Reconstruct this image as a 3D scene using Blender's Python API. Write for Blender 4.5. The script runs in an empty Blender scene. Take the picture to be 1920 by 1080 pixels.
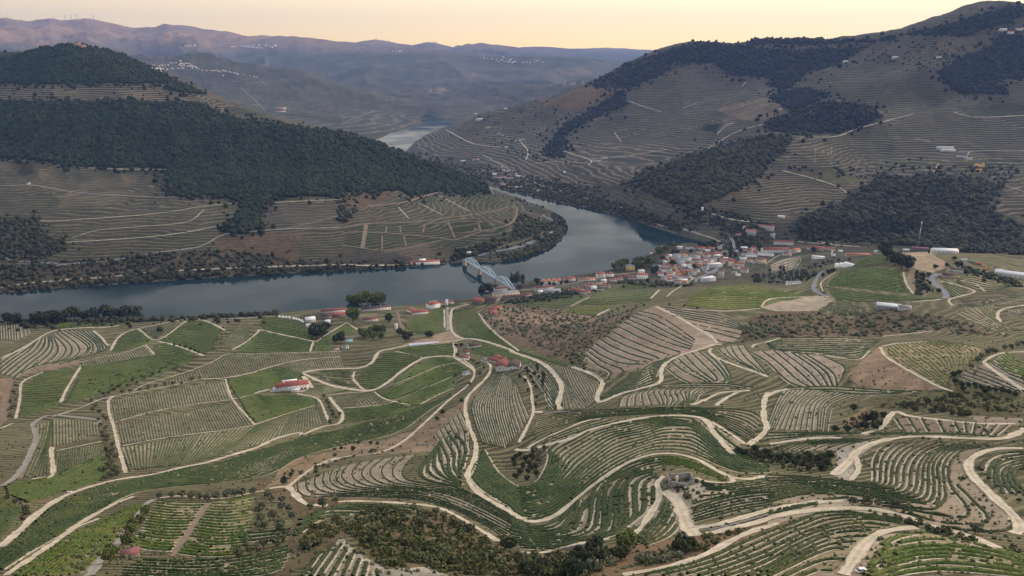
import bpy, math, random
import numpy as np
random.seed(7); RNG = np.random.default_rng(7)
C = bpy.context.scene.collection
HC = 520.0; F = 1371.0; TH = math.radians(17.6)
CT, ST = math.cos(TH), math.sin(TH)

# ---------------------------------------------------------------- pixel helpers (photograph 1920x1080)
TILES = {'A':(0,560,4),'B':(480,560,4),'C':(960,560,4),'D':(1440,560,4),'E':(0,810,4),'F':(480,810,4),'G':(960,810,4),'H':(1440,810,4),
         'a':(0,0,3),'b':(640,0,3),'c':(1280,0,3),'d':(0,300,3),'e':(640,300,3),'f':(1280,300,3),
         'k':(900,490,8),'l':(1120,430,8),'m':(1340,410,8),'n':(500,540,8),'o':(720,540,8),'p':(1560,430,5.333),'q':(800,450,8),
         'r':(820,260,8),'s':(840,620,8),'t':(1220,840,12),'u':(480,680,12),'v':(200,70,6),'w':(1200,390,8),'x':(80,0,6),'z':(0,0,1)}
def L(s):
    t = (0,0,1); out = []
    for w in s.split():
        if w in TILES: t = TILES[w]; continue
        a, b = w.split(','); out.append((t[0]+float(a)/t[2], t[1]+float(b)/t[2]))
    return np.array(out)
def raydir(px, py):
    X = (np.asarray(px, float)-960)/F; Y = (540-np.asarray(py, float))/F
    return X, CT+Y*ST, -ST+Y*CT
def pix_z(px, py, z):                         # point where the ray meets height z
    dx, dy, dz = raydir(px, py); t = (z-HC)/dz
    return dx*t, dy*t
def project(x, y, z):
    h = z-HC; fw = y*CT-h*ST; up = y*ST+h*CT
    fw = np.where(fw < 1, 1, fw)
    return 960+F*x/fw, 540-F*up/fw

# ---------------------------------------------------------------- noise
def _h(i, j, s):
    v = np.sin(i*127.1+j*311.7+s*74.7)*43758.5453
    return v-np.floor(v)
def vnoise(x, y, s=0):
    i = np.floor(x); j = np.floor(y); u = x-i; v = y-j
    u = u*u*u*(u*(u*6-15)+10); v = v*v*v*(v*(v*6-15)+10)
    a = _h(i,j,s)*(1-u)+_h(i+1,j,s)*u; b = _h(i,j+1,s)*(1-u)+_h(i+1,j+1,s)*u
    return a*(1-v)+b*v
def fbm(x, y, o=4, s=0):
    r = 0; a = .5; n = 0
    for k in range(o):
        r = r+a*vnoise(x, y, s+k); n += a; a *= .5; x, y = x*1.9+y*.6+13.1, y*1.9-x*.6+7.7
    return r/n
def ridged(x, y, o=4, s=0):
    r = 0; a = .5; n = 0
    for k in range(o):
        r = r+a*(1-np.abs(2*vnoise(x, y, s+k)-1)); n += a; a *= .5; x, y = x*1.9+y*.6+3.1, y*1.9-x*.6+5.7
    return r/n

# ---------------------------------------------------------------- terrain control points: px,py,height
ZC = """
0,600,4 0,625,12 130,600,4 260,600,4 400,595,5 500,598,8 600,582,8 700,576,8 790,572,8 850,562,8 930,552,8 1000,542,8
50,640,28 200,650,35 100,690,60 360,610,14 380,640,30 500,630,22 600,620,20 300,690,55 450,670,45 620,660,35 640,640,28 750,650,36
150,740,85 300,770,98 450,740,70 543,722,60 450,790,105 620,740,72 700,690,50 700,760,92 600,800,120 770,700,68 830,640,38 840,600,16
900,660,70 870,690,92 800,740,98 0,700,70 0,780,112 100,800,120 200,850,160 0,880,190 350,870,172 100,930,228 250,930,228 400,900,202
250,1000,282 100,1020,292 0,1000,282 0,1080,328 200,1080,332 400,960,256 400,1040,308 500,900,207 520,840,152 650,840,160 700,810,140
550,930,234 600,900,216 700,880,205 700,940,243 800,940,246 800,900,226 820,840,172 760,830,160
918,690,102 890,740,127 875,790,157 885,850,192 870,890,214 900,930,234 950,960,249 1000,975,253 1060,960,256 1130,905,259 1200,860,262
1270,852,266 1340,870,272 1400,895,280 968,840,193 990,870,203 1050,820,203 1150,790,213 1290,780,219 1340,800,227 1390,840,238 1450,870,246
1410,830,234 1430,780,216 1450,735,200 1000,765,152 960,700,112 1050,700,130 1050,770,158 1120,750,164 1110,720,154 1120,690,148 1240,700,168
1240,670,160 1340,645,154 1350,740,190 1480,720,200 1220,580,140 1100,680,140 1150,620,134 1300,600,146 1400,600,140 1000,610,72 1050,640,98
930,590,34 960,650,85 1120,600,98 1380,545,132 1450,580,134 1500,600,142 1600,610,150 1640,510,156 1690,475,150 1560,560,142 1700,560,160
1800,560,166 1850,510,152 1920,520,148 1700,620,168 1900,600,194 1780,640,194 1500,650,172 1660,650,196 1600,700,212 1750,700,226 1800,740,232
1920,700,246 1920,750,248 1600,770,226 1690,770,238 1700,800,252 1900,800,272 1580,880,272 1500,860,254 1600,830,256 1750,820,268 1850,850,287
1800,900,297 1890,990,318 1750,930,307 1600,920,301 1500,910,287 1400,950,300 1290,990,303 1270,900,284 1450,980,313 1600,955,313 1750,980,322
1900,1020,332 1580,1080,346 1750,1060,345 1920,1080,355 1300,1070,345 1400,1020,326 1200,1060,329 1170,1000,291 1100,1010,287 1000,1030,289
900,1000,272 780,1000,292 645,1005,316 750,1060,335 550,1050,326 850,1060,326 600,960,264 1000,1080,326
1060,540,12 1150,525,10 1200,520,12 1170,500,4 1240,500,6 1300,500,12 1240,472,4 1350,480,10 1420,480,14 1340,520,30 1450,470,14 1500,480,18
1560,476,20 1420,510,30 1180,550,46 1100,560,50 1000,575,42 1240,545,62 1500,530,92 1560,500,106 1600,490,126
0,550,0 250,530,1 400,520,1 640,508,1 870,490,1 940,490,1 1000,475,1 1060,430,1 1050,410,1 1000,382,1 930,357,1 930,350,1 1040,376,1 1160,402,1 1240,430,1
712,258,1 785,216,1 850,230,1 780,272,4 1370,455,6
-350,600,6 -350,700,70 -350,800,130 -350,900,210 -350,1000,290 -350,1080,335 2270,520,160 2270,600,210 2270,700,260 2270,800,285 2270,900,312 2270,1000,335 2270,1080,360
300,1400,388 960,1400,388 1600,1400,395 -900,1400,388 2900,1400,395 300,3500,408 1600,3500,408 -350,550,0
"""
# px,py,forward distance
YC = """
0,460,1850 200,460,1850 400,460,1850 0,380,2150 250,380,2150 0,300,2500 300,300,2500 0,190,2900 300,190,2900 0,155,3050 250,155,3050
140,81,3300 115,86,3310 170,86,3310 60,93,3360 0,98,3400 -350,97,3500 -350,190,2950 -350,300,2500 -350,460,1850 200,95,3300 255,118,3270 310,143,3250 345,160,3230 400,186,3200 450,203,3180 500,216,3150 570,232,3100
640,247,3050 710,266,3000 760,284,2950 810,304,2930 850,322,2910 880,340,2890 900,351,2800 950,400,2400 1000,440,2080 950,470,1920 850,440,2040 800,380,2350 700,480,1850
600,440,1950 650,370,2250 500,380,2180 440,420,2000 500,300,2500 650,300,2550 750,330,2600
1600,470,1935 1560,450,2000 1700,450,2000 1850,450,2000 1600,430,2080 1750,430,2080 1500,390,2220 1640,345,2420 1760,335,2430 1850,350,2400 1920,370,2330
1400,420,2120 1350,420,2180 1400,400,2180 1480,350,2400 1600,300,2700 1750,300,2700 1920,300,2700 1600,250,2950 1800,250,2950 1920,250,2950 1750,200,3150 1920,200,3150
1850,150,3350 1920,150,3350 1740,145,3350 1850,100,3500 1920,100,3480 1920,10,3650 1850,36,3620 1800,51,3650 1760,63,3700 1700,68,3850 1620,71,4000 1560,75,4150 1520,73,4250 1430,70,4350 1370,76,4400 1330,75,4400 1280,86,4400
1240,96,4400 1160,131,4450 1100,162,4500 1050,180,4550 1000,196,4600 900,218,4650 850,246,4650 820,258,4650 2270,0,3600 2270,100,3450 2270,200,3100 2270,300,2700 2270,450,1950
1310,285,2700 1440,240,2880 1560,185,3080 1200,350,2550 1250,320,2620 1300,380,2250 1180,370,2560 1100,340,2850 1100,300,3250 1200,250,3700 1200,200,4000 1200,150,4200 1300,150,4150 1300,200,3900 1400,150,4000 1400,200,3600 1330,250,3500 1220,300,3200
900,300,3800 950,320,3450 1000,300,3500 950,260,4100 1000,240,4250 1500,120,3950 1600,120,3800 1700,110,3700 1550,160,3600
500,200,6000 450,180,6500 640,235,5400 600,200,6200 560,160,7000 400,130,7300 330,90,8000 250,88,8000 190,91,8000 480,103,8200 540,108,8200 600,132,8000 640,152,7700 700,176,7400 760,206,7000
830,208,6900 900,180,7600 960,150,8000 1010,135,8500 1090,127,8800 1160,123,9000 1250,118,9200 0,120,8300 -350,120,8300
"""
# px (azimuth), forward distance, height; outermost right points: unseen high ground added for shade
WC = """
0,4200,150 200,4200,120 400,4200,90 560,4000,60 640,4000,20 700,4000,0 800,3500,-4 870,3250,-4 760,3800,-4 -350,4200,180 0,5500,140 200,5500,120 -350,5500,200 740,4600,-4
850,5500,-2 900,5600,0 950,5900,10 1000,5700,70 1100,5500,120 1200,5500,200 1300,5600,250 1400,5600,300 1500,5500,350 1700,5500,500 1920,5200,620 2270,5200,600
1400,1700,22 1500,1750,24 1640,1720,60 1700,1800,36 1800,1850,36 1920,1900,40 2270,1850,60 1440,3150,190 1560,3350,260 1310,2950,130 1700,3300,330
1300,4900,400 1450,4800,420 1600,4700,430 1700,4500,460 1800,4300,540 1900,4200,640 3330,800,420 3330,1500,560 3330,2500,800 3330,4000,850 3330,7000,800 2700,3600,760 2700,2200,420 2700,1300,330
1640,1560,90 1800,1600,100 1300,9800,300 960,9800,200 600,9800,300 200,9800,400 -350,9800,400 1900,9800,500 1100,7000,60 1000,6600,20 1250,7500,200 1600,8000,350
"""
def _nums(s): return np.array([[float(q) for q in w.split(',')] for w in s.split()])
_z = _nums(ZC); _x, _y = pix_z(_z[:,0], _z[:,1], _z[:,2])
P = [np.stack([_x, _y, _z[:,2]], 1)]
_q = _nums(YC); dx, dy, dz = raydir(_q[:,0], _q[:,1]); t = _q[:,2]/dy
P.append(np.stack([dx*t, _q[:,2], HC+dz*t], 1))
_w = _nums(WC); P.append(np.stack([(_w[:,0]-960)/F*_w[:,1]*1.03, _w[:,1], _w[:,2]], 1))
P = np.concatenate(P)
def uv(x, y): return np.arctan2(x, y), np.log(np.hypot(x, y))
_u, _v = uv(P[:,0], P[:,1])
def _K(u, v):
    d2 = (u[:,None]-_u[None])**2+(v[:,None]-_v[None])**2
    return d2*np.log(d2+1e-12)
_n = len(P); A = np.zeros((_n+3, _n+3)); A[:_n,:_n] = _K(_u, _v)+np.eye(_n)*2e-4
_Pm = np.stack([np.ones(_n), _u, _v], 1); A[:_n,_n:] = _Pm; A[_n:,:_n] = _Pm.T
_wt = np.linalg.solve(A, np.concatenate([P[:,2], np.zeros(3)]))
def tps(u, v):
    out = np.empty(u.shape)
    for a in range(0, len(u), 20000):
        s = slice(a, a+20000); out[s] = _K(u[s], v[s])@_wt[:_n]+_wt[_n]+_wt[_n+1]*u[s]+_wt[_n+2]*v[s]
    return out

# ---------------------------------------------------------------- polygons
def inpoly(px, py, poly):
    r = np.zeros(px.shape, bool); m = (px > poly[:,0].min())&(px < poly[:,0].max())&(py > poly[:,1].min())&(py < poly[:,1].max())
    idx = np.nonzero(m)[0]
    if len(idx) == 0: return r
    X = px[idx]; Y = py[idx]; c = np.zeros(len(idx), bool); n = len(poly); j = n-1
    for i in range(n):
        xi, yi = poly[i]; xj, yj = poly[j]
        if yi != yj: c ^= ((yi > Y) != (yj > Y))&(X < (xj-xi)*(Y-yi)/(yj-yi)+xi)
        j = i
    r[idx] = c; return r
def sdist(x, y, poly):                        # distance to a closed polygon's edge
    d = np.full(x.shape, 1e9); n = len(poly)
    for i in range(n):
        a = poly[i]; b = poly[(i+1) % n]; e = b-a; l2 = max((e**2).sum(), 1e-9)
        t = np.clip(((x-a[0])*e[0]+(y-a[1])*e[1])/l2, 0, 1)
        d = np.minimum(d, np.hypot(x-a[0]-t*e[0], y-a[1]-t*e[1]))
    return d
def smooth(pts, n=4):
    p = np.asarray(pts, float)
    if len(p) < 3: return p
    q = np.concatenate([[2*p[0]-p[1]], p, [2*p[-1]-p[-2]]]); out = []
    for i in range(1, len(q)-2):
        for k in range(n):
            t = k/n; a, b, c, d = q[i-1], q[i], q[i+1], q[i+2]
            out.append(.5*(2*b+(c-a)*t+(2*a-5*b+4*c-d)*t*t+(3*b-a-3*c+d)*t**3))
    out.append(p[-1]); return np.array(out)
def resample(p, n):
    d = np.concatenate([[0], np.cumsum(np.hypot(*np.diff(p[:,:2], axis=0).T))]); t = np.linspace(0, d[-1], n)
    return np.stack([np.interp(t, d, p[:,k]) for k in range(p.shape[1])], 1)

_riv = np.concatenate([L("-700,560 -350,556 0,550 100,541 250,531 400,521 520,514 640,508 760,501 872,491 940,491 1000,477 1040,458 1062,432 1060,415 1040,398 1000,382 960,368 930,357")])
_riv2 = L("935,352 970,361 1040,378 1100,390 1160,404 1220,424 1270,440 1330,456 1380,468")
_riv3 = L("1330,464 1290,455 1262,462 1235,470 1205,482 1180,494 1140,506 1060,520 1000,526 960,540 925,548 900,556 860,562 790,570 700,576 600,580 500,590 400,593 260,600 0,604 -350,608 -700,612")
_far1 = L("785,262 768,276 712,260 735,249 770,240 792,232 786,219 800,214")
_far2 = L("826,222 852,229 835,240 800,253")
def _g(p): return np.stack(pix_z(p[:,0], p[:,1], 0.0), 1)
RIVER = np.concatenate([smooth(_g(_riv), 3), [[-335,3060],[-560,3600],[-760,4150],[-900,4600]], _g(_far1[2:]),
                        _g(_far2), _g(L('780,264 768,276')), [[-605,4130],[-440,3680],[-225,3170]], smooth(_g(_riv2), 3), [[830,2080],[1200,2150],[1200,2100],[830,2020]], smooth(_g(_riv3), 3)])

FARL = [ # silhouette px, forward distance, front slope
 ("-500,62 0,100 80,97 160,98 300,104 430,108 560,102 640,98 760,98 830,99 900,104 1000,103 1100,107 1180,119 1300,125 2400,130", 11500, .14, 45),
 ("-500,30 -100,38 0,33 25,34 50,39 70,40 104,35 125,38 145,38 170,35 185,37 215,43 255,50 290,50 320,43 345,45 370,49 400,55 430,58 470,66 500,65 560,68 620,75 680,79 900,100 1000,112 2400,115", 14500, .17, 70),
 ("300,95 560,85 640,78 670,77 705,73 725,76 745,79 775,84 800,77 815,77 835,84 850,86 870,82 895,80 930,82 965,86 985,90 1040,97 1100,100 1200,103 2400,105", 16800, .16, 70),
 ("800,100 980,88 1030,88 1060,89 1090,92 1115,95 1150,94 1180,95 1220,99 2400,100 ", 19500, .12, 60),
 ("900,100 1040,92 1100,90 1140,89 1180,91 1230,94 1400,96 2400,96 ", 22300, .1, 60)]
def hfun(x, y):
    u, v = uv(x, y); r = np.exp(v); z = tps(u, v)
    k = np.clip((r-1300)/1500, 0, 1); k2 = np.clip((r-5000)/3000, 0, 1)
    hill = np.clip((z-20)/120, 0, 1)
    z = z+hill*k*((ridged(x/420, y/420, 4, 3)-.68)*50+(fbm(x/60, y/60, 3, 9)-.5)*9)
    z = z+hill*k2*(ridged(x/1300, y/1300, 5, 31)-.68)*300
    z = z+(fbm(x/70, y/70, 3, 5)-.5)*4*np.clip((z-8)/60, 0, 1)*(1-k)
    Y = np.maximum(y, 1)
    if r.max() > 6000:
        px = 960+F*x/(Y*1.0)*.97
        zf = np.full(z.shape, -500.0)
        for i, (s, d0, sl, na) in enumerate(FARL):
            sp = L(s); _, ddy, ddz = raydir(sp[:,0], sp[:,1])
            # rows use exact pixel column of the ridge
            pxr = 960+F*x/(np.maximum(y, 1)*CT+HC*.0)*1.0
            tan = np.interp(pxr, sp[:,0], ddz/ddy); zr = HC+d0*tan
            D = Y-d0*(1+.08*(fbm(pxr/160, 0*pxr, 2, 50+i)-.5))
            nz = (ridged(x/2300, y/2900, 5, 60+i*7)-.74)*na*20+(ridged(x/800, y/1000, 3, 66+i*7)-.7)*na*6
            q = np.abs(D)
            zl = zr-sl*q*(1-.25*np.clip(q/9000, 0, 1))+nz*np.clip(q/2200, 0, 1)*.6-np.clip(q/900,0,1)*30+(fbm(x/300, y/300, 3, 80+i)-.5)*12
            zf = np.maximum(zf, zl)
        w = np.clip((Y-7600)/1400, 0, 1); w = w*w*(3-2*w)
        z = z*(1-w)+np.maximum(zf, 60)*w
    m = (r < 8200)
    if m.any():
        ins = inpoly(x, y, RIVER); near = m.copy()
        d = np.full(x.shape, 1e9); bm = near&(z < 160)|ins; ii = np.nonzero(bm)[0]
        d[ii] = sdist(x[ii], y[ii], RIVER); 
        out = ~ins; s = np.clip(d/45, 0, 1); s = s*s*(3-2*s)
        zb = 1.2+np.minimum(d*.12, 4)
        zo = zb*(1-s)+np.maximum(z, 4.5)*s
        z = np.where(ins, np.minimum(-.8-d*.2, -.8), np.where(m, zo, z)); z = np.maximum(z, -9)
    return z
# ---------------------------------------------------------------- terrain grid (polar, finer near the camera)
NA, NR = 1500, 1250
AZ = np.concatenate([np.linspace(-math.radians(43), math.radians(41), NA-120), math.radians(41)+np.linspace(.002, math.radians(22), 120)])  # coarse right-hand span: unseen high ground added to block the sun
_t = np.linspace(0, 1, NR)
LR0, LR1 = math.log(45.0), math.log(28000.0)
_k = np.array([[0,LR0],[.10,math.log(190)],[.62,math.log(1500)],[.86,math.log(5000)],[1,LR1]])
LRR = np.interp(_t, _k[:,0], _k[:,1])
_ker = np.ones(61)/61; _pad = np.concatenate([LRR[0]-(LRR[1]-LRR[0])*np.arange(30,0,-1), LRR, LRR[-1]+(LRR[-1]-LRR[-2])*np.arange(1,31)]); LRR = np.convolve(_pad, _ker, 'valid')
GA, GR = np.meshgrid(AZ, np.exp(LRR)); GX = (GR*np.sin(GA)).ravel(); GY = (GR*np.cos(GA)).ravel()
# coarse evaluation of the smooth part is inside hfun; evaluate in slabs
GZ = np.empty(GX.shape)
for a in range(0, len(GX), NA*50): GZ[a:a+NA*50] = hfun(GX[a:a+NA*50], GY[a:a+NA*50])
GZ2 = GZ.reshape(NR, NA)
def height(x, y):
    u, v = uv(np.asarray(x, float), np.asarray(y, float))
    fa = np.clip(np.interp(u, AZ, np.arange(NA)), 0, NA-1.001); fr = np.clip(np.interp(v, LRR, np.arange(NR)), 0, NR-1.001)
    i = fa.astype(int); j = fr.astype(int); a = fa-i; b = fr-j
    return (GZ2[j,i]*(1-a)+GZ2[j,i+1]*a)*(1-b)+(GZ2[j+1,i]*(1-a)+GZ2[j+1,i+1]*a)*b
RR = np.exp(LRR)
def drop(px, py):                             # first terrain point the pixel ray meets
    px = np.atleast_1d(np.asarray(px, float)); py = np.atleast_1d(np.asarray(py, float))
    dx, dy, dz = raydir(px, py); h = np.hypot(dx, dy); sl = dz/h; az = np.arctan2(dx, dy); out = np.zeros((len(px), 3))
    for s in range(0, len(px), 4000):
        e = slice(s, s+4000); fa = np.clip(np.interp(az[e], AZ, np.arange(NA)), 0, NA-1.001); i = fa.astype(int); a = (fa-i)[:,None]
        prof = GZ2[:,i].T*(1-a)+GZ2[:,i+1].T*a
        ray = HC+sl[e][:,None]*RR[None]; g = prof-ray; hit = g >= 0
        hit[:,0] = False; j = hit.argmax(1); none = ~hit.any(1); j = np.where(none, NR-1, j); n = np.arange(len(j))
        g0 = g[n,j-1]; g1 = g[n,j]; t = np.where(none, 1, np.clip(-g0/(g1-g0+1e-9), 0, 1)); r = RR[j-1]*(1-t)+RR[j]*t
        out[e,0] = r*np.sin(az[e]); out[e,1] = r*np.cos(az[e]); out[e,2] = HC+sl[e]*r
        out[e,2][none] = -999
    return out
# ================================================================ materials
MATS = {}
def rgb(c): return (c[0], c[1], c[2], 1)
class NT:
    def __init__(s, name, rough=.9, spec=.2):
        s.m = bpy.data.materials.new(name); s.m.use_nodes = True; s.t = s.m.node_tree; s.b = s.t.nodes['Principled BSDF']
        s.b.inputs['Roughness'].default_value = rough; s.b.inputs['Specular IOR Level'].default_value = spec
    def n(s, t, **k):
        x = s.t.nodes.new(t)
        for a, v in k.items():
            if a in x.bl_rna.properties: setattr(x, a, v)
            else: x.inputs[a].default_value = v
        return x
    def l(s, a, b): s.t.links.new(a, b)
    def pos(s): return s.n('ShaderNodeNewGeometry').outputs['Position']
    def noise(s, scale, detail=4, rough=.6, vec=None):
        x = s.n('ShaderNodeTexNoise'); x.inputs['Scale'].default_value = scale; x.inputs['Detail'].default_value = detail; x.inputs['Roughness'].default_value = rough
        s.l(vec or s.pos(), x.inputs['Vector']); return x.outputs['Fac']
    def math(s, op, a, b=None, c=None, clamp=False):
        x = s.n('ShaderNodeMath'); x.operation = op; x.use_clamp = clamp
        for i, v in enumerate((a, b, c)):
            if v is None: continue
            if isinstance(v, (int, float)): x.inputs[i].default_value = v
            else: s.l(v, x.inputs[i])
        return x.outputs[0]
    def mr(s, v, a, b, c=0., d=1.):
        x = s.n('ShaderNodeMapRange'); s.l(v, x.inputs[0])
        for i, q in enumerate((a, b, c, d)): x.inputs[i+1].default_value = q
        return x.outputs[0]
    def mix(s, f, a, b, mode='MIX'):
        x = s.n('ShaderNodeMix'); x.data_type = 'RGBA'; x.blend_type = mode
        for i, v in ((0, f), (6, a), (7, b)):
            if isinstance(v, (int, float)): x.inputs[i].default_value = v
            elif isinstance(v, tuple): x.inputs[i].default_value = rgb(v)
            else: s.l(v, x.inputs[i])
        return x.outputs[2]
    def attr(s, name): return s.n('ShaderNodeAttribute', attribute_name=name)
    def bump(s, h, dist=.3, strength=.6):
        x = s.n('ShaderNodeBump'); x.inputs['Distance'].default_value = dist; x.inputs['Strength'].default_value = strength
        s.l(h, x.inputs['Height']); s.l(x.outputs[0], s.b.inputs['Normal'])
    def col(s, c): 
        if isinstance(c, tuple): s.b.inputs['Base Color'].default_value = rgb(c)
        else: s.l(c, s.b.inputs['Base Color'])
def plain(name, c, rough=.85, var=.25, scale=.5, spec=.2):
    if name in MATS: return MATS[name]
    t = NT(name, rough, spec); f = t.mr(t.noise(scale, 5), .3, .7)
    t.col(t.mix(f, tuple(v*(1-var) for v in c), tuple(min(v*(1+var), .95) for v in c))); MATS[name] = t.m; return t.m

def terrain_mat():
    t = NT('ground', .95, .1); p = t.pos(); tint = t.attr('tint').outputs['Color']; rows = t.attr('rows').outputs['Fac']; step = t.attr('step').outputs['Fac']; bush = t.attr('bush').outputs['Fac']
    xyz = t.n('ShaderNodeSeparateXYZ'); t.l(p, xyz.inputs[0])
    n1 = t.noise(.004, 5, .6); n2 = t.noise(.05, 5, .65); n3 = t.noise(.45, 4, .7)
    v = t.math('ADD', t.mr(n1, .3, .7, -.3, .3), t.mr(n2, .3, .7, -.3, .3)); v = t.math('ADD', v, t.mr(n3, .3, .7, -.28, .28)); v = t.math('ADD', v, 1.)
    c = t.mix(1., tint, t.n('ShaderNodeCombineColor').outputs[0], 'MULTIPLY') if 0 else tint
    sc = t.n('ShaderNodeVectorMath'); sc.operation = 'SCALE'; t.l(tint, sc.inputs[0]); t.l(v, sc.inputs['Scale']); c = sc.outputs[0]
    wp = t.n('ShaderNodeVectorMath'); wp.operation = 'ADD'; ns = t.n('ShaderNodeTexNoise'); ns.inputs['Scale'].default_value = .012; t.l(p, ns.inputs['Vector']); sc2 = t.n('ShaderNodeVectorMath'); sc2.operation = 'SCALE'; sc2.inputs['Scale'].default_value = 70; t.l(ns.outputs['Color'], sc2.inputs[0]); t.l(p, wp.inputs[0]); t.l(sc2.outputs[0], wp.inputs[1])
    vp = t.n('ShaderNodeTexVoronoi'); vp.inputs['Scale'].default_value = .0075; t.l(wp.outputs[0], vp.inputs['Vector']); sp_ = t.n('ShaderNodeSeparateColor'); t.l(vp.outputs['Color'], sp_.inputs[0])
    c = t.mix(t.math('MULTIPLY', sp_.outputs[0], .35), c, t.mix(sp_.outputs[1], (.03,.032,.018), (.17,.14,.09)))
    # dry / green blotches
    c = t.mix(t.math('MULTIPLY', t.mr(t.noise(.013, 6, .7), .5, .68, 0, 1), .35), c, (.13, .085, .05))
    # contour terraces: a dark vine line and a pale bank per terrace
    wob = t.mr(t.noise(.006, 3, .5), 0, 1, -7, 7); w2 = t.mr(t.noise(.03, 2, .5), 0, 1, -1.2, 1.2)
    zz = t.math('ADD', t.math('ADD', xyz.outputs['Z'], wob), w2)
    ph = t.math('FRACT', t.math('DIVIDE', zz, t.math('MAXIMUM', step, .5)))
    tri = t.math('ABSOLUTE', t.math('SUBTRACT', ph, .5)); line = t.mr(tri, .12, .34, 1, 0)
    gap = t.math('MULTIPLY', t.mr(t.noise(.02, 3, .6), .38, .5, .25, 1), t.mr(sp_.outputs[2], 0, 1, .35, 1.15))
    f = t.math('MULTIPLY', t.math('MULTIPLY', line, rows), gap)
    pale = t.math('MULTIPLY', t.math('MULTIPLY', t.mr(tri, .34, .46, 0, 1), rows), .42)
    c = t.mix(pale, c, (.3, .24, .18)); c = t.mix(t.math('MULTIPLY', f, .92, clamp=True), c, (.02, .026, .012))
    # scattered bushes
    vo = t.n('ShaderNodeTexVoronoi'); vo.inputs['Scale'].default_value = .085; t.l(p, vo.inputs['Vector'])
    bf = t.math('MULTIPLY', t.mr(vo.outputs['Distance'], .25, .42, 1, 0), t.math('MULTIPLY', bush, t.mr(t.noise(.02, 3), .42, .52)))
    c = t.mix(bf, c, (.028, .034, .016)); t.col(c)
    t.bump(t.math('ADD', t.math('ADD', n3, t.math('MULTIPLY', bf, 2.)), t.math('MULTIPLY', f, 1.6)), 1.0, .6); return t.m

def add_mesh(name, V, Fq, mat, parent=None, mats=None, midx=None, attrs=None, smooth_=False):
    """V (n,3); Fq (m,k) array or list of such arrays"""
    me = bpy.data.meshes.new(name); fs = Fq if isinstance(Fq, list) else [Fq]; fs = [np.asarray(f) for f in fs if len(f)]
    V = np.asarray(V, np.float32); me.vertices.add(len(V)); me.vertices.foreach_set('co', V.ravel())
    tot = np.concatenate([np.full(len(f), f.shape[1], np.int32) for f in fs]); idx = np.concatenate([f.ravel() for f in fs]).astype(np.int32)
    me.loops.add(len(idx)); me.loops.foreach_set('vertex_index', idx); me.polygons.add(len(tot))
    me.polygons.foreach_set('loop_start', np.concatenate([[0], np.cumsum(tot)[:-1]]).astype(np.int32)); me.polygons.foreach_set('loop_total', tot)
    if midx is not None: me.polygons.foreach_set('material_index', np.asarray(midx, np.int32))
    for m in (mats or [mat]): me.materials.append(m)
    if smooth_: me.polygons.foreach_set('use_smooth', np.ones(len(tot), bool))
    me.update(calc_edges=True)
    for k, (typ, a) in (attrs or {}).items():
        at = me.attributes.new(k, typ, 'POINT'); at.data.foreach_set('color' if typ == 'FLOAT_COLOR' else 'value', np.asarray(a, np.float32).ravel())
    o = bpy.data.objects.new(name, me); C.objects.link(o); o.parent = parent; return o
def tag(o, label=None, cat=None, group=None, kind=None):
    if label: o['label'] = label
    if cat: o['category'] = cat
    if group: o['group'] = group
    if kind: o['kind'] = kind
    return o
def empty(name, loc, rz=0):
    o = bpy.data.objects.new(name, None); C.objects.link(o); o.location = loc; o.rotation_euler = (0, 0, rz); o.empty_display_size = 1; return o
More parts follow.
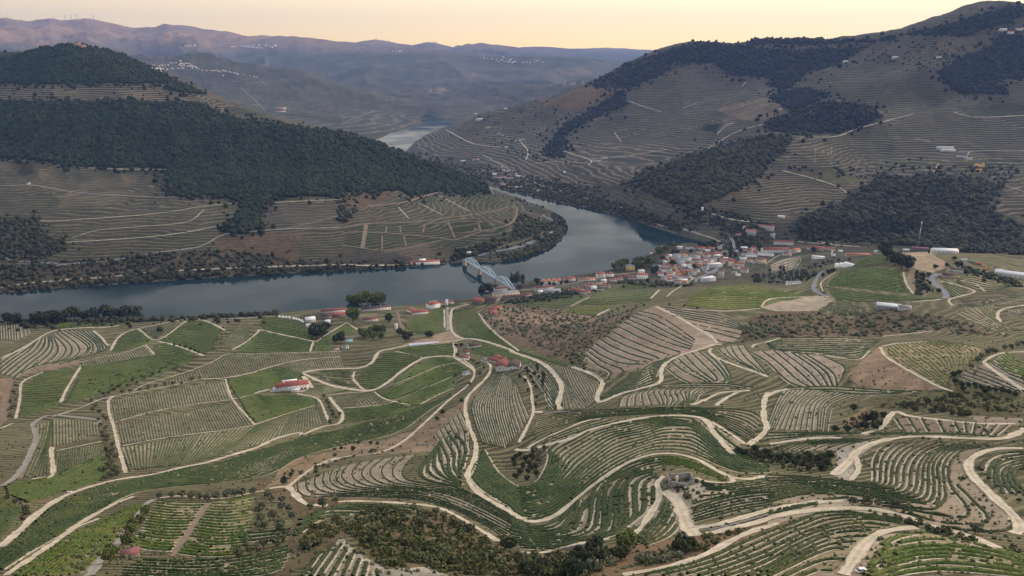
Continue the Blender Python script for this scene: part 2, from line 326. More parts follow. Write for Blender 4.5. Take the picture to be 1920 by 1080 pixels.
# ================================================================ zones painted on the hills: polygon | albedo | terrace strength | terrace step | bushes | max distance band
DRK=(.018,.024,.012); FST=(.02,.028,.014); VG=(.088,.082,.048); VB=(.095,.082,.062); VG2=(.06,.072,.028); BRN=(.13,.085,.055); RED=(.15,.095,.058); SOIL=(.24,.18,.12); PALE=(.3,.24,.17); GRN=(.045,.056,.022); SCR=(.055,.05,.03)
ZONES = [
 ("z -400,90 420,90 560,200 920,345 1075,420 1060,500 760,520 -400,560", VG, .5, 5, .4, 1400, 3600),
 ("a -900,340 300,250 430,240 560,262 760,340 960,440 1165,530 1040,520 935,495 960,465 -900,465", FST, 0, 5, 1, 1400, 3700),
 ("a -900,466 960,466 930,500 1170,535 1350,605 1270,640 1120,575 600,575 -900,572", (.13,.105,.07), .85, 9, 0, 1400, 3700),
 ("a -900,572 600,577 1130,580 1240,640 1400,680 1600,705 1920,745 1920,1100 940,1100 940,945 450,938 250,905 -900,885", FST, 0, 5, 1, 1400, 3700),
 ("z 640,238 760,276 880,333 925,352 880,366 760,325 640,270", FST, 0, 5, 1, 1400, 3700),
 ("e -20,0 0,-55 200,5 420,80 600,130 760,140 560,180 380,205 330,170 0,180", FST, 0, 5, 1, 1400, 3700),
 ("d 940,40 1920,40 1920,175 1560,190 1500,240 1450,390 1300,420 1260,400 1380,230 1200,200 1050,200 960,110", FST, 0, 5, 1, 1400, 3700),
 ("a 1290,640 1370,612 1500,650 1640,700 1450,670", GRN, .3, 4, 0, 1400, 3700), ("a 1500,680 1640,705 1920,745 1600,715", (.09,.12,.03), .3, 4, 0, 1400, 3700),
 ("d 0,330 200,320 250,420 400,480 250,560 0,560", SCR, .25, 4, 1, 1400, 3000), ("d 120,20 230,50 220,110 150,110", DRK, 0, 4, 1, 1400, 3000),
 ("d 1240,430 1680,400 1700,470 1660,560 1240,580", RED, .2, 5, .6, 1400, 3000), ("d 0,610 1260,500 1650,560 1920,590 1920,620 1300,640 500,700 0,740", (.12,.09,.055), .1, 5, 1, 1400, 3000),
 ("e 0,180 100,180 250,190 350,200 150,260 60,320 40,350 0,350", RED, 0, 5, .7, 1400, 3000),
 ("d 1470,240 1920,230 1920,330 1500,400 1440,390", VB, .3, 5, .1, 1400, 3000),
 ("e 160,260 440,215 770,140 860,190 930,240 900,270 700,300 540,320 360,345 150,340", GRN, .5, 4, 0, 1400, 3000),
 ("e 0,380 450,350 600,350 880,300 960,265 1090,310 1040,350 950,440 620,500 480,450 360,490 110,510 0,490", GRN, .5, 4, 0, 1400, 3000),
 ("e 1000,300 1120,310 1210,380 1050,430 950,440", SCR, .4, 5, 1, 1400, 3000),
 ("e 0,500 250,510 600,490 640,510 700,540 400,560 0,600", VB, .2, 4, .8, 1400, 3000),
 # right hill, back
 ("b 480,720 1100,560 1380,480 1500,380 1920,240 c 200,200 1900,0 1990,300 1990,1100 1000,1100 0,1080 b 1240,1080 800,1000 400,830", VB, .75, 9, .15, 2000, 5600),
 ("b 1380,478 1560,380 1920,255 c 110,212 210,218 280,250 600,290 800,280 1050,260 900,350 720,400 600,500 560,510 470,430 280,425 170,360 0,345 b 1830,400 1620,505 1450,490", (.022,.022,.018), 0, 9, 1, 2000, 5600),
 ("b 1120,580 1380,482 1590,500 1400,630 1130,605", (.2,.12,.065), .3, 8, .3, 2000, 5600),
 ("b 1590,500 1600,590 1480,640 1350,700 1250,760 1280,850 1200,890 1110,870 1250,700 1400,620", DRK, 0, 9, 1, 2000, 5600),
 ("c 0,350 160,355 280,430 440,545 290,575 150,620 0,600", (.12,.1,.09), .85, 8, 0, 2000, 5600), ("c 300,430 470,425 550,500 450,545", (.13,.11,.1), .6, 6, 0, 2000, 5600),
 ("c 190,620 290,580 440,560 560,590 590,625 480,680 300,670", (.27,.19,.13), .7, 6, 0, 2000, 5600), ("c 120,710 200,705 190,760 120,745", DRK, 0, 5, 1, 2000, 5600),
 ("c 680,500 850,360 1100,340 1250,360 1000,520 830,560", (.085,.08,.055), .8, 8, .2, 2000, 5600),
 ("c 470,540 700,495 830,540 620,620 560,590", DRK, 0, 9, 1, 2000, 5600), ("c 210,218 700,220 1050,240 800,270 400,270", (.1,.075,.035), .2, 8, .7, 2000, 5600),
 ("c 1200,200 1500,140 1990,-40 1990,90 1600,200", (.07,.065,.03), 0, 9, 1, 2000, 5600), ("c 1500,200 1750,230 1650,290 1400,330 1400,250", (.17,.13,.09), .3, 7, .4, 2000, 5600),
 ("c 1430,400 1700,280 1780,210 1990,200 1990,440 1700,450 1830,510 1800,530 1560,525 1480,460", DRK, 0, 9, 1, 2000, 5600),
 ("c 790,570 960,520 1430,415 1580,530 1990,440 1990,1050 1500,980 1100,960 850,940 470,930 530,760 900,730 1100,660", VG, .75, 8, .2, 1900, 5600),
 ("c 460,690 800,575 1060,600 1120,660 900,740 600,765 500,745", (.035,.034,.024), 0, 9, 1, 1900, 5600),
 ("c 80,870 400,730 480,740 300,790 120,860", (.16,.12,.08), .9, 7, .2, 1900, 5600), ("c 0,900 200,810 500,760 620,770 560,860 470,930 420,1000 300,1100 0,1100", (.032,.034,.022), 0, 9, 1, 1900, 5600),
 ("e 1200,0 b 1560,1080 1700,1000 c 0,870 f 470,60 400,120 280,180 130,240 60,270 e 1860,240 1600,130 1500,180", (.04,.038,.024), .15, 6, 1, 1500, 5600),
 ("f 480,40 860,60 1090,100 1010,160 830,270 600,300 480,370 300,330 120,270 280,180 450,80", (.11,.092,.058), .7, 6, .1, 1700, 5600),
 ("f 560,60 750,60 1080,95 1000,150 900,140", (.1,.1,.045), .5, 5, 0, 1700, 5600), ("c 1540,610 1990,600 1990,660 1650,660", GRN, .4, 6, 0, 1700, 5600),
 ("f 1020,160 1100,90 1400,80 1600,100 1800,160 1700,270 1990,380 1990,620 1800,610 1500,560 1300,480 640,470 680,330 840,260", (.04,.037,.025), .1, 6, 1, 1500, 5600),
 ("f 640,340 860,280 1000,400 1100,480 620,460", (.06,.052,.036), .5, 5, .6, 1500, 5600), ("f 1720,270 1850,180 1990,190 1990,330 1850,320", (.09,.08,.05), .8, 7, 0, 1500, 5600),
 ("b 400,830 600,1000 800,1010 1000,1000 1240,1080 e 1600,130 1500,190 900,60 600,20", (.05,.05,.035), .4, 6, .8, 2000, 5600),
 # middle distance
 ("z 100,80 600,100 830,215 700,262 400,200 200,100", (.075,.078,.05), .5, 14, .8, 4300, 9500), ("z 1160,120 830,210 760,260 1000,200", (.07,.07,.045), .4, 14, .8, 4300, 9500),
 ("a 560,270 1100,280 1400,300 1700,350 1500,370 900,330", (.07,.07,.03), 0, 14, 1, 4300, 9500), ("a 820,280 950,270 1010,300 900,335", (.2,.11,.06), 0, 14, .3, 4300, 9500), ("a 1620,600 1900,640 1920,700 1700,660", GRN, 0, 8, .3, 4300, 9500),
 ("b 510,510 570,490 600,520 560,530", PALE, 0, 9, 0, 4300, 12000), ("b 620,430 760,415 800,440 640,450", (.22,.15,.1), 0, 9, .3, 4300, 12000), ("b 1200,400 1400,390 1400,430 1250,420", (.24,.19,.13), 0, 9, .3, 4300, 12000), ("b 1250,460 1350,465 1310,480 1270,478", PALE, 0, 9, 0, 4300, 12000),
 # near side: beyond the vineyard plots
 ("e 790,860 1000,800 1200,850 1540,880 1700,800 1560,940 1370,1080 C 560,520 400,470 100,360 B 1740,260", (.15,.105,.075), 0, 4, .9, 700, 1700),
 ("C 0,60 200,120 420,100 700,160 380,200 0,180 B 1750,150", (.25,.17,.12), 0, 4, .6, 700, 1700),
 ("D 0,100 330,90 620,150 840,70 1080,100 1300,130 1560,200 1700,280 1300,240 800,290 0,290 C 1700,340 1760,180 1780,130", (.11,.075,.045), 0, 3, 1, 500, 1700),
 ("C 950,100 1080,50 1600,120 1790,230 1560,345 1450,360 1200,440 1000,500 800,560 600,530 480,470 700,280", (.25,.19,.14), 0, 3, 0, 400, 1700),
 ("f 700,620 860,600 970,560 1130,530 1240,500 1400,540 1500,570 1480,640 1300,600 900,600 660,640 500,690 300,700 -100,720 -100,650 300,650", (.06,.055,.03), 0, 3, 1, 900, 1700),
 ("p 640,240 900,210 1150,300 1180,370 1020,430 950,420 860,400 780,300", (.36,.28,.19), 0, 3, 0, 700, 1800), ("p 780,420 950,430 1000,640 820,650 740,520", (.22,.16,.1), 0, 3, .6, 700, 1800),
 ("D 590,570 820,365 880,400 1000,500 1350,680 1150,690 900,690 690,670", (.24,.165,.11), .3, 4, .3, 300, 1200),
 ("f 440,830 500,780 740,768 860,780 760,850 520,850", (.32,.26,.19), 0, 3, .2, 500, 1500),
 ("D 700,790 950,700 1400,680 1920,740 1920,900 1600,880 1350,830 900,830", (.09,.085,.035), 0, 3, .8, 300, 1200), ("D 560,920 740,810 760,880 600,990", (.24,.16,.09), 0, 3, .4, 300, 1200), ("D 1500,880 1920,900 1880,950 1600,930", (.3,.24,.18), 0, 3, .2, 300, 1200),
 ("F 1400,600 700,740 600,700 400,720 640,620 900,560 1300,590 1500,640 1700,780 1920,880 G 200,960 300,1080 F 1000,1080 900,960 700,780 500,900 250,1080 0,1080 0,870 240,850 280,600 230,500 0,450 -40,300 150,260", (.11,.082,.045), 0, 3, 1, 150, 500),
 ("G 0,900 100,960 700,840 900,840 1300,790 1920,680 H 500,600 200,680 G 1920,740 1500,930 1300,990 900,1080 0,1080", (.17,.105,.06), .2, 3, .8, 150, 600),
 ("F 200,210 540,150 640,170 500,260 250,400 150,400 60,430 150,330", (.25,.17,.105), .1, 3, .5, 150, 700), ("F 640,90 1000,60 1060,20 1200,-20 B 1600,750 1640,640 1740,640 1600,800 F 1500,0 1350,140 1050,160 700,170 F 500,200", (.2,.15,.1), 0, 3, .4, 150, 900),
 ("G 1160,340 1400,360 1600,440 1330,560 1300,700 1180,470", (.3,.25,.2), 0, 3, .1, 150, 700), ("G 1000,600 1290,560 1400,780 1330,790", (.33,.27,.2), 0, 3, .1, 150, 700),
 ("F 640,780 760,900 980,1030 1300,1010 1450,1080 700,1080 560,900", (.33,.3,.25), 0, 3, 0, 150, 450), ("H 500,60 850,70 680,180 620,380 500,330 520,200", (.3,.27,.23), 0, 3, .2, 150, 700),
 ("H 0,1080 H 500,1040 700,830 850,760 1000,760 800,900 700,1080", (.32,.25,.18), 0, 3, .1, 100, 500), ("H 0,560 600,500 700,560 1050,640 900,720 700,640 300,620 0,700", (.3,.25,.18), 0, 3, .3, 100, 500),
 ("B 1300,290 1460,240 1560,300 1400,340 1100,350", (.28,.2,.14), 0, 3, .1, 500, 1700), ("A 0,600 90,600 60,900 0,960", (.24,.17,.11), 0, 3, .3, 500, 1700), ("A 620,440 450,480 200,520 100,600 250,560 450,520 590,490", (.2,.15,.11), 0, 3, .2, 500, 1700),
 ("C 1150,350 C 1400,250 C 1300,100 C 1090,55 1250,140 1480,270 1530,340", (.3,.24,.18), 0, 3, 0, 500, 1500),
]
# ================================================================ terrain
def build_terrain():
    n = len(GX); tint = np.empty((n, 3), np.float32); near = GY < 1500
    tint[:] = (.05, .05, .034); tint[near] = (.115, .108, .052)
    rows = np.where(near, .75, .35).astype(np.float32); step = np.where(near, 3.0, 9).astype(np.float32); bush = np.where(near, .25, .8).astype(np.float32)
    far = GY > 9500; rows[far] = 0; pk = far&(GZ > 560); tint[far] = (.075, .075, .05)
    f = np.clip((GZ-520)/350, 0, 1)*far; tint += f[:,None]*np.array([.22, .11, .06])*(.5+fbm(GX/700, GY/900, 3, 91))[:,None]  # far summits coloured warmer: low sunlight painted into the tint
    px, py = project(GX, GY, GZ)
    vis = (px > -420)&(px < 2340)&(py > 0)&(py < 1200)
    jk = np.clip((GY-900)/900, .15, 1); jx = ((fbm(GX/40, GY/40, 3, 40)-.5)*10+(fbm(GX/160, GY/160, 3, 41)-.5)*34)*jk; jy = ((fbm(GX/40, GY/40, 3, 44)-.5)*6+(fbm(GX/160, GY/160, 3, 45)-.5)*16)*jk
    for (s, col, ra, st, bu, y0, y1) in ZONES:
        poly = L(s); m = vis&(GY > y0)&(GY < y1); i = np.nonzero(m)[0]
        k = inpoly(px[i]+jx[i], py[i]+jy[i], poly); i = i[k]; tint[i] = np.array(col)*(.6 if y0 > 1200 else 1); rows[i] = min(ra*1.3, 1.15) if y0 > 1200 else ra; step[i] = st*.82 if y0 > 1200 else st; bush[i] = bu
    for (poly, col, bu) in PLOTPOLY:
        m = vis&(GY < 2000)&(px > poly[:,0].min())&(px < poly[:,0].max()); i = np.nonzero(m)[0]
        k = inpoly(px[i], py[i], poly); i = i[k]; tint[i] = col; rows[i] = 0; bush[i] = bu
    ii = np.arange(NR-1)[:,None]*NA+np.arange(NA-1)[None]; ii = ii.ravel(); Q = np.stack([ii, ii+1, ii+1+NA, ii+NA], 1)
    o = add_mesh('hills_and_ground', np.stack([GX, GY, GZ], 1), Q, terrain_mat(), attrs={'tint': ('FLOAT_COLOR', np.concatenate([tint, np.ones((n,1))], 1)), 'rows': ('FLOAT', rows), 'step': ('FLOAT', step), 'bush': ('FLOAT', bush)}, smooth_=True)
    tag(o, kind='structure')
    # plain ground under and behind the camera
    a = np.linspace(0, 2*math.pi, 65)[:-1]; V = [(0, 0, 396)]+[(44*math.sin(q), 44*math.cos(q), float(height(44*math.sin(max(min(q if q < math.pi else q-2*math.pi, .7), -.7)), 44*math.cos(max(min(q if q < math.pi else q-2*math.pi, .7), -.7))))-.5) for q in a]
    R2 = [(6000*math.sin(q), 6000*math.cos(q), 396) for q in a]
    V += R2; Fn = [(0, 1+(i+1) % 64, 1+i) for i in range(64)]; Q4 = [(1+i, 1+(i+1) % 64, 65+(i+1) % 64, 65+i) for i in range(64) if not (-.86 < (a[i] if a[i] < math.pi else a[i]-2*math.pi) < 1.06)]
    tag(add_mesh('upland_ground', V, [np.array(Fn), np.array(Q4)], plain('dry_ground', (.13, .105, .062))), kind='structure')
def build_water():
    t = NT('river_water', .1, .12); t.col((.012, .026, .03)); t.b.inputs['IOR'].default_value = 1.33
    n1 = t.noise(.25, 4, .6); n2 = t.noise(.02, 3, .5); rr = t.mr(t.noise(.006, 3, .5), .4, .65, .03, .12); t.l(rr, t.b.inputs['Roughness']); t.bump(t.math('ADD', n1, n2), .05, .3)
    g = t.n('ShaderNodeBsdfGlossy'); g.inputs['Color'].default_value = (.62, .68, .72, 1); d = t.n('ShaderNodeBsdfDiffuse'); d.inputs['Color'].default_value = (.01, .022, .026, 1); fr = t.n('ShaderNodeFresnel'); fr.inputs['IOR'].default_value = 1.33; mx = t.n('ShaderNodeMixShader'); t.l(rr, g.inputs['Roughness'])
    bn = [x for x in t.t.nodes if x.bl_idname == 'ShaderNodeBump'][0]; t.l(bn.outputs[0], g.inputs['Normal']); t.l(t.math('MULTIPLY', t.math('MULTIPLY', t.math('POWER', fr.outputs[0], 1.4), 1.35, clamp=True), t.mr(t.noise(.004, 3, .5), .4, .6, .6, .95)), mx.inputs[0]); t.l(d.outputs[0], mx.inputs[1]); t.l(g.outputs[0], mx.inputs[2]); t.l(mx.outputs[0], t.t.nodes['Material Output'].inputs['Surface'])
    x0, x1, y0, y1 = -3500, 1800, 1000, 8400; V = [(x0, y0, 0), (x1, y0, 0), (x1, y1, 0), (x0, y1, 0)]
    tag(add_mesh('river', V, np.array([[0, 1, 2, 3]]), t.m), kind='structure')
# ================================================================ camera, sky, sun, haze
SUN_AZ, SUN_EL = math.radians(68), math.radians(16)
def build_world():
    sc = bpy.context.scene
    cam = bpy.data.cameras.new('camera'); co = bpy.data.objects.new('camera', cam); C.objects.link(co); co.location = (0, 0, HC); co.rotation_euler = (math.pi/2-TH, 0, 0)
    cam.sensor_width = 36; cam.lens = F/1920*36; cam.clip_start = 1; cam.clip_end = 90000; sc.camera = co
    w = bpy.data.worlds.new('World'); sc.world = w; w.use_nodes = True; nt = w.node_tree; nt.nodes.clear()
    out = nt.nodes.new('ShaderNodeOutputWorld'); bg = nt.nodes.new('ShaderNodeBackground'); bg2 = nt.nodes.new('ShaderNodeBackground'); add = nt.nodes.new('ShaderNodeAddShader')
    sky = nt.nodes.new('ShaderNodeTexSky'); sky.sky_type = 'NISHITA'; sky.sun_disc = False; sky.sun_elevation = SUN_EL; sky.sun_rotation = SUN_AZ; sky.altitude = 500
    nt.links.new(sky.outputs[0], bg.inputs[0]); bg.inputs[1].default_value = .03
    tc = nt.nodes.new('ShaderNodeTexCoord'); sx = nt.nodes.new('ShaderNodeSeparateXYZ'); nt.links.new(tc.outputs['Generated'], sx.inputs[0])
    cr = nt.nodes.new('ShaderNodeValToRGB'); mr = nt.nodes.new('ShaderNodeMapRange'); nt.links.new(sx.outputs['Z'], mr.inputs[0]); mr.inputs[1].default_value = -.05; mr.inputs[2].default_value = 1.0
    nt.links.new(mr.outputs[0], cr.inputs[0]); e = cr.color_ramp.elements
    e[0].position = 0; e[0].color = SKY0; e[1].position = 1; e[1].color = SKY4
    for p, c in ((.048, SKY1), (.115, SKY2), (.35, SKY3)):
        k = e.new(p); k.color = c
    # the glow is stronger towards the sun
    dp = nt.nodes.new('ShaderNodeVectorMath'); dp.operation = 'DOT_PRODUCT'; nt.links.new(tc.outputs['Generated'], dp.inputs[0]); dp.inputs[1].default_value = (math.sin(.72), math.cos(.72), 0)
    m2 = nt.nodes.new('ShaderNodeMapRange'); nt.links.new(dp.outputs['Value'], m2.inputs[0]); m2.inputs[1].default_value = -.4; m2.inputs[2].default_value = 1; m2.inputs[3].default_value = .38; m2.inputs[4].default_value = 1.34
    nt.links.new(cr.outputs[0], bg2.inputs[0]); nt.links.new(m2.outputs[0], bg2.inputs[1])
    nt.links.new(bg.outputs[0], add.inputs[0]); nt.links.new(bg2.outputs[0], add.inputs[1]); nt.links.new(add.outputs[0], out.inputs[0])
    s = bpy.data.lights.new('sun', 'SUN'); s.energy = 1.8; s.angle = math.radians(7); s.color = (1, .66, .45); so = bpy.data.objects.new('sun', s); C.objects.link(so)
    so.rotation_euler = (math.pi/2-SUN_EL, 0, math.pi-SUN_AZ) ; so.location = (0, 0, 3000)
    vs = sc.view_settings; vs.view_transform = 'Standard'; vs.look = 'None'; vs.gamma = 1; vs.use_curve_mapping = False; vs.exposure = EXPO
    m = bpy.data.materials.new('valley_haze'); m.use_nodes = True; t = m.node_tree; t.nodes.clear(); o = t.nodes.new('ShaderNodeOutputMaterial'); v = t.nodes.new('ShaderNodeVolumePrincipled')
    v.inputs['Color'].default_value = HAZEC; v.inputs['Density'].default_value = HAZED; v.inputs['Anisotropy'].default_value = .1; t.links.new(v.outputs[0], o.inputs['Volume'])
    x, y0, y1, z0, z1 = 26000, -7000, 23500, -11, 1700
    V = [(a, b, c) for c in (z0, z1) for a, b in ((-x, y0), (x, y0), (x, y1), (-x, y1))]
    Q = np.array([[3,2,1,0],[4,5,6,7],[0,1,5,4],[1,2,6,5],[2,3,7,6],[3,0,4,7]])
    tag(add_mesh('haze', V, Q, m), kind='stuff')
    sc.cycles.volume_bounces = 1; sc.cycles.max_bounces = 5; sc.cycles.diffuse_bounces = 2; sc.cycles.glossy_bounces = 2
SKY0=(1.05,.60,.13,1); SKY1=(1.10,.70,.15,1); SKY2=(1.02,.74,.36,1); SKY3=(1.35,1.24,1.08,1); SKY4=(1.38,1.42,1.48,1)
EXPO=0.38; HAZEC=(.25,.43,.95,1); HAZED=3.0e-5
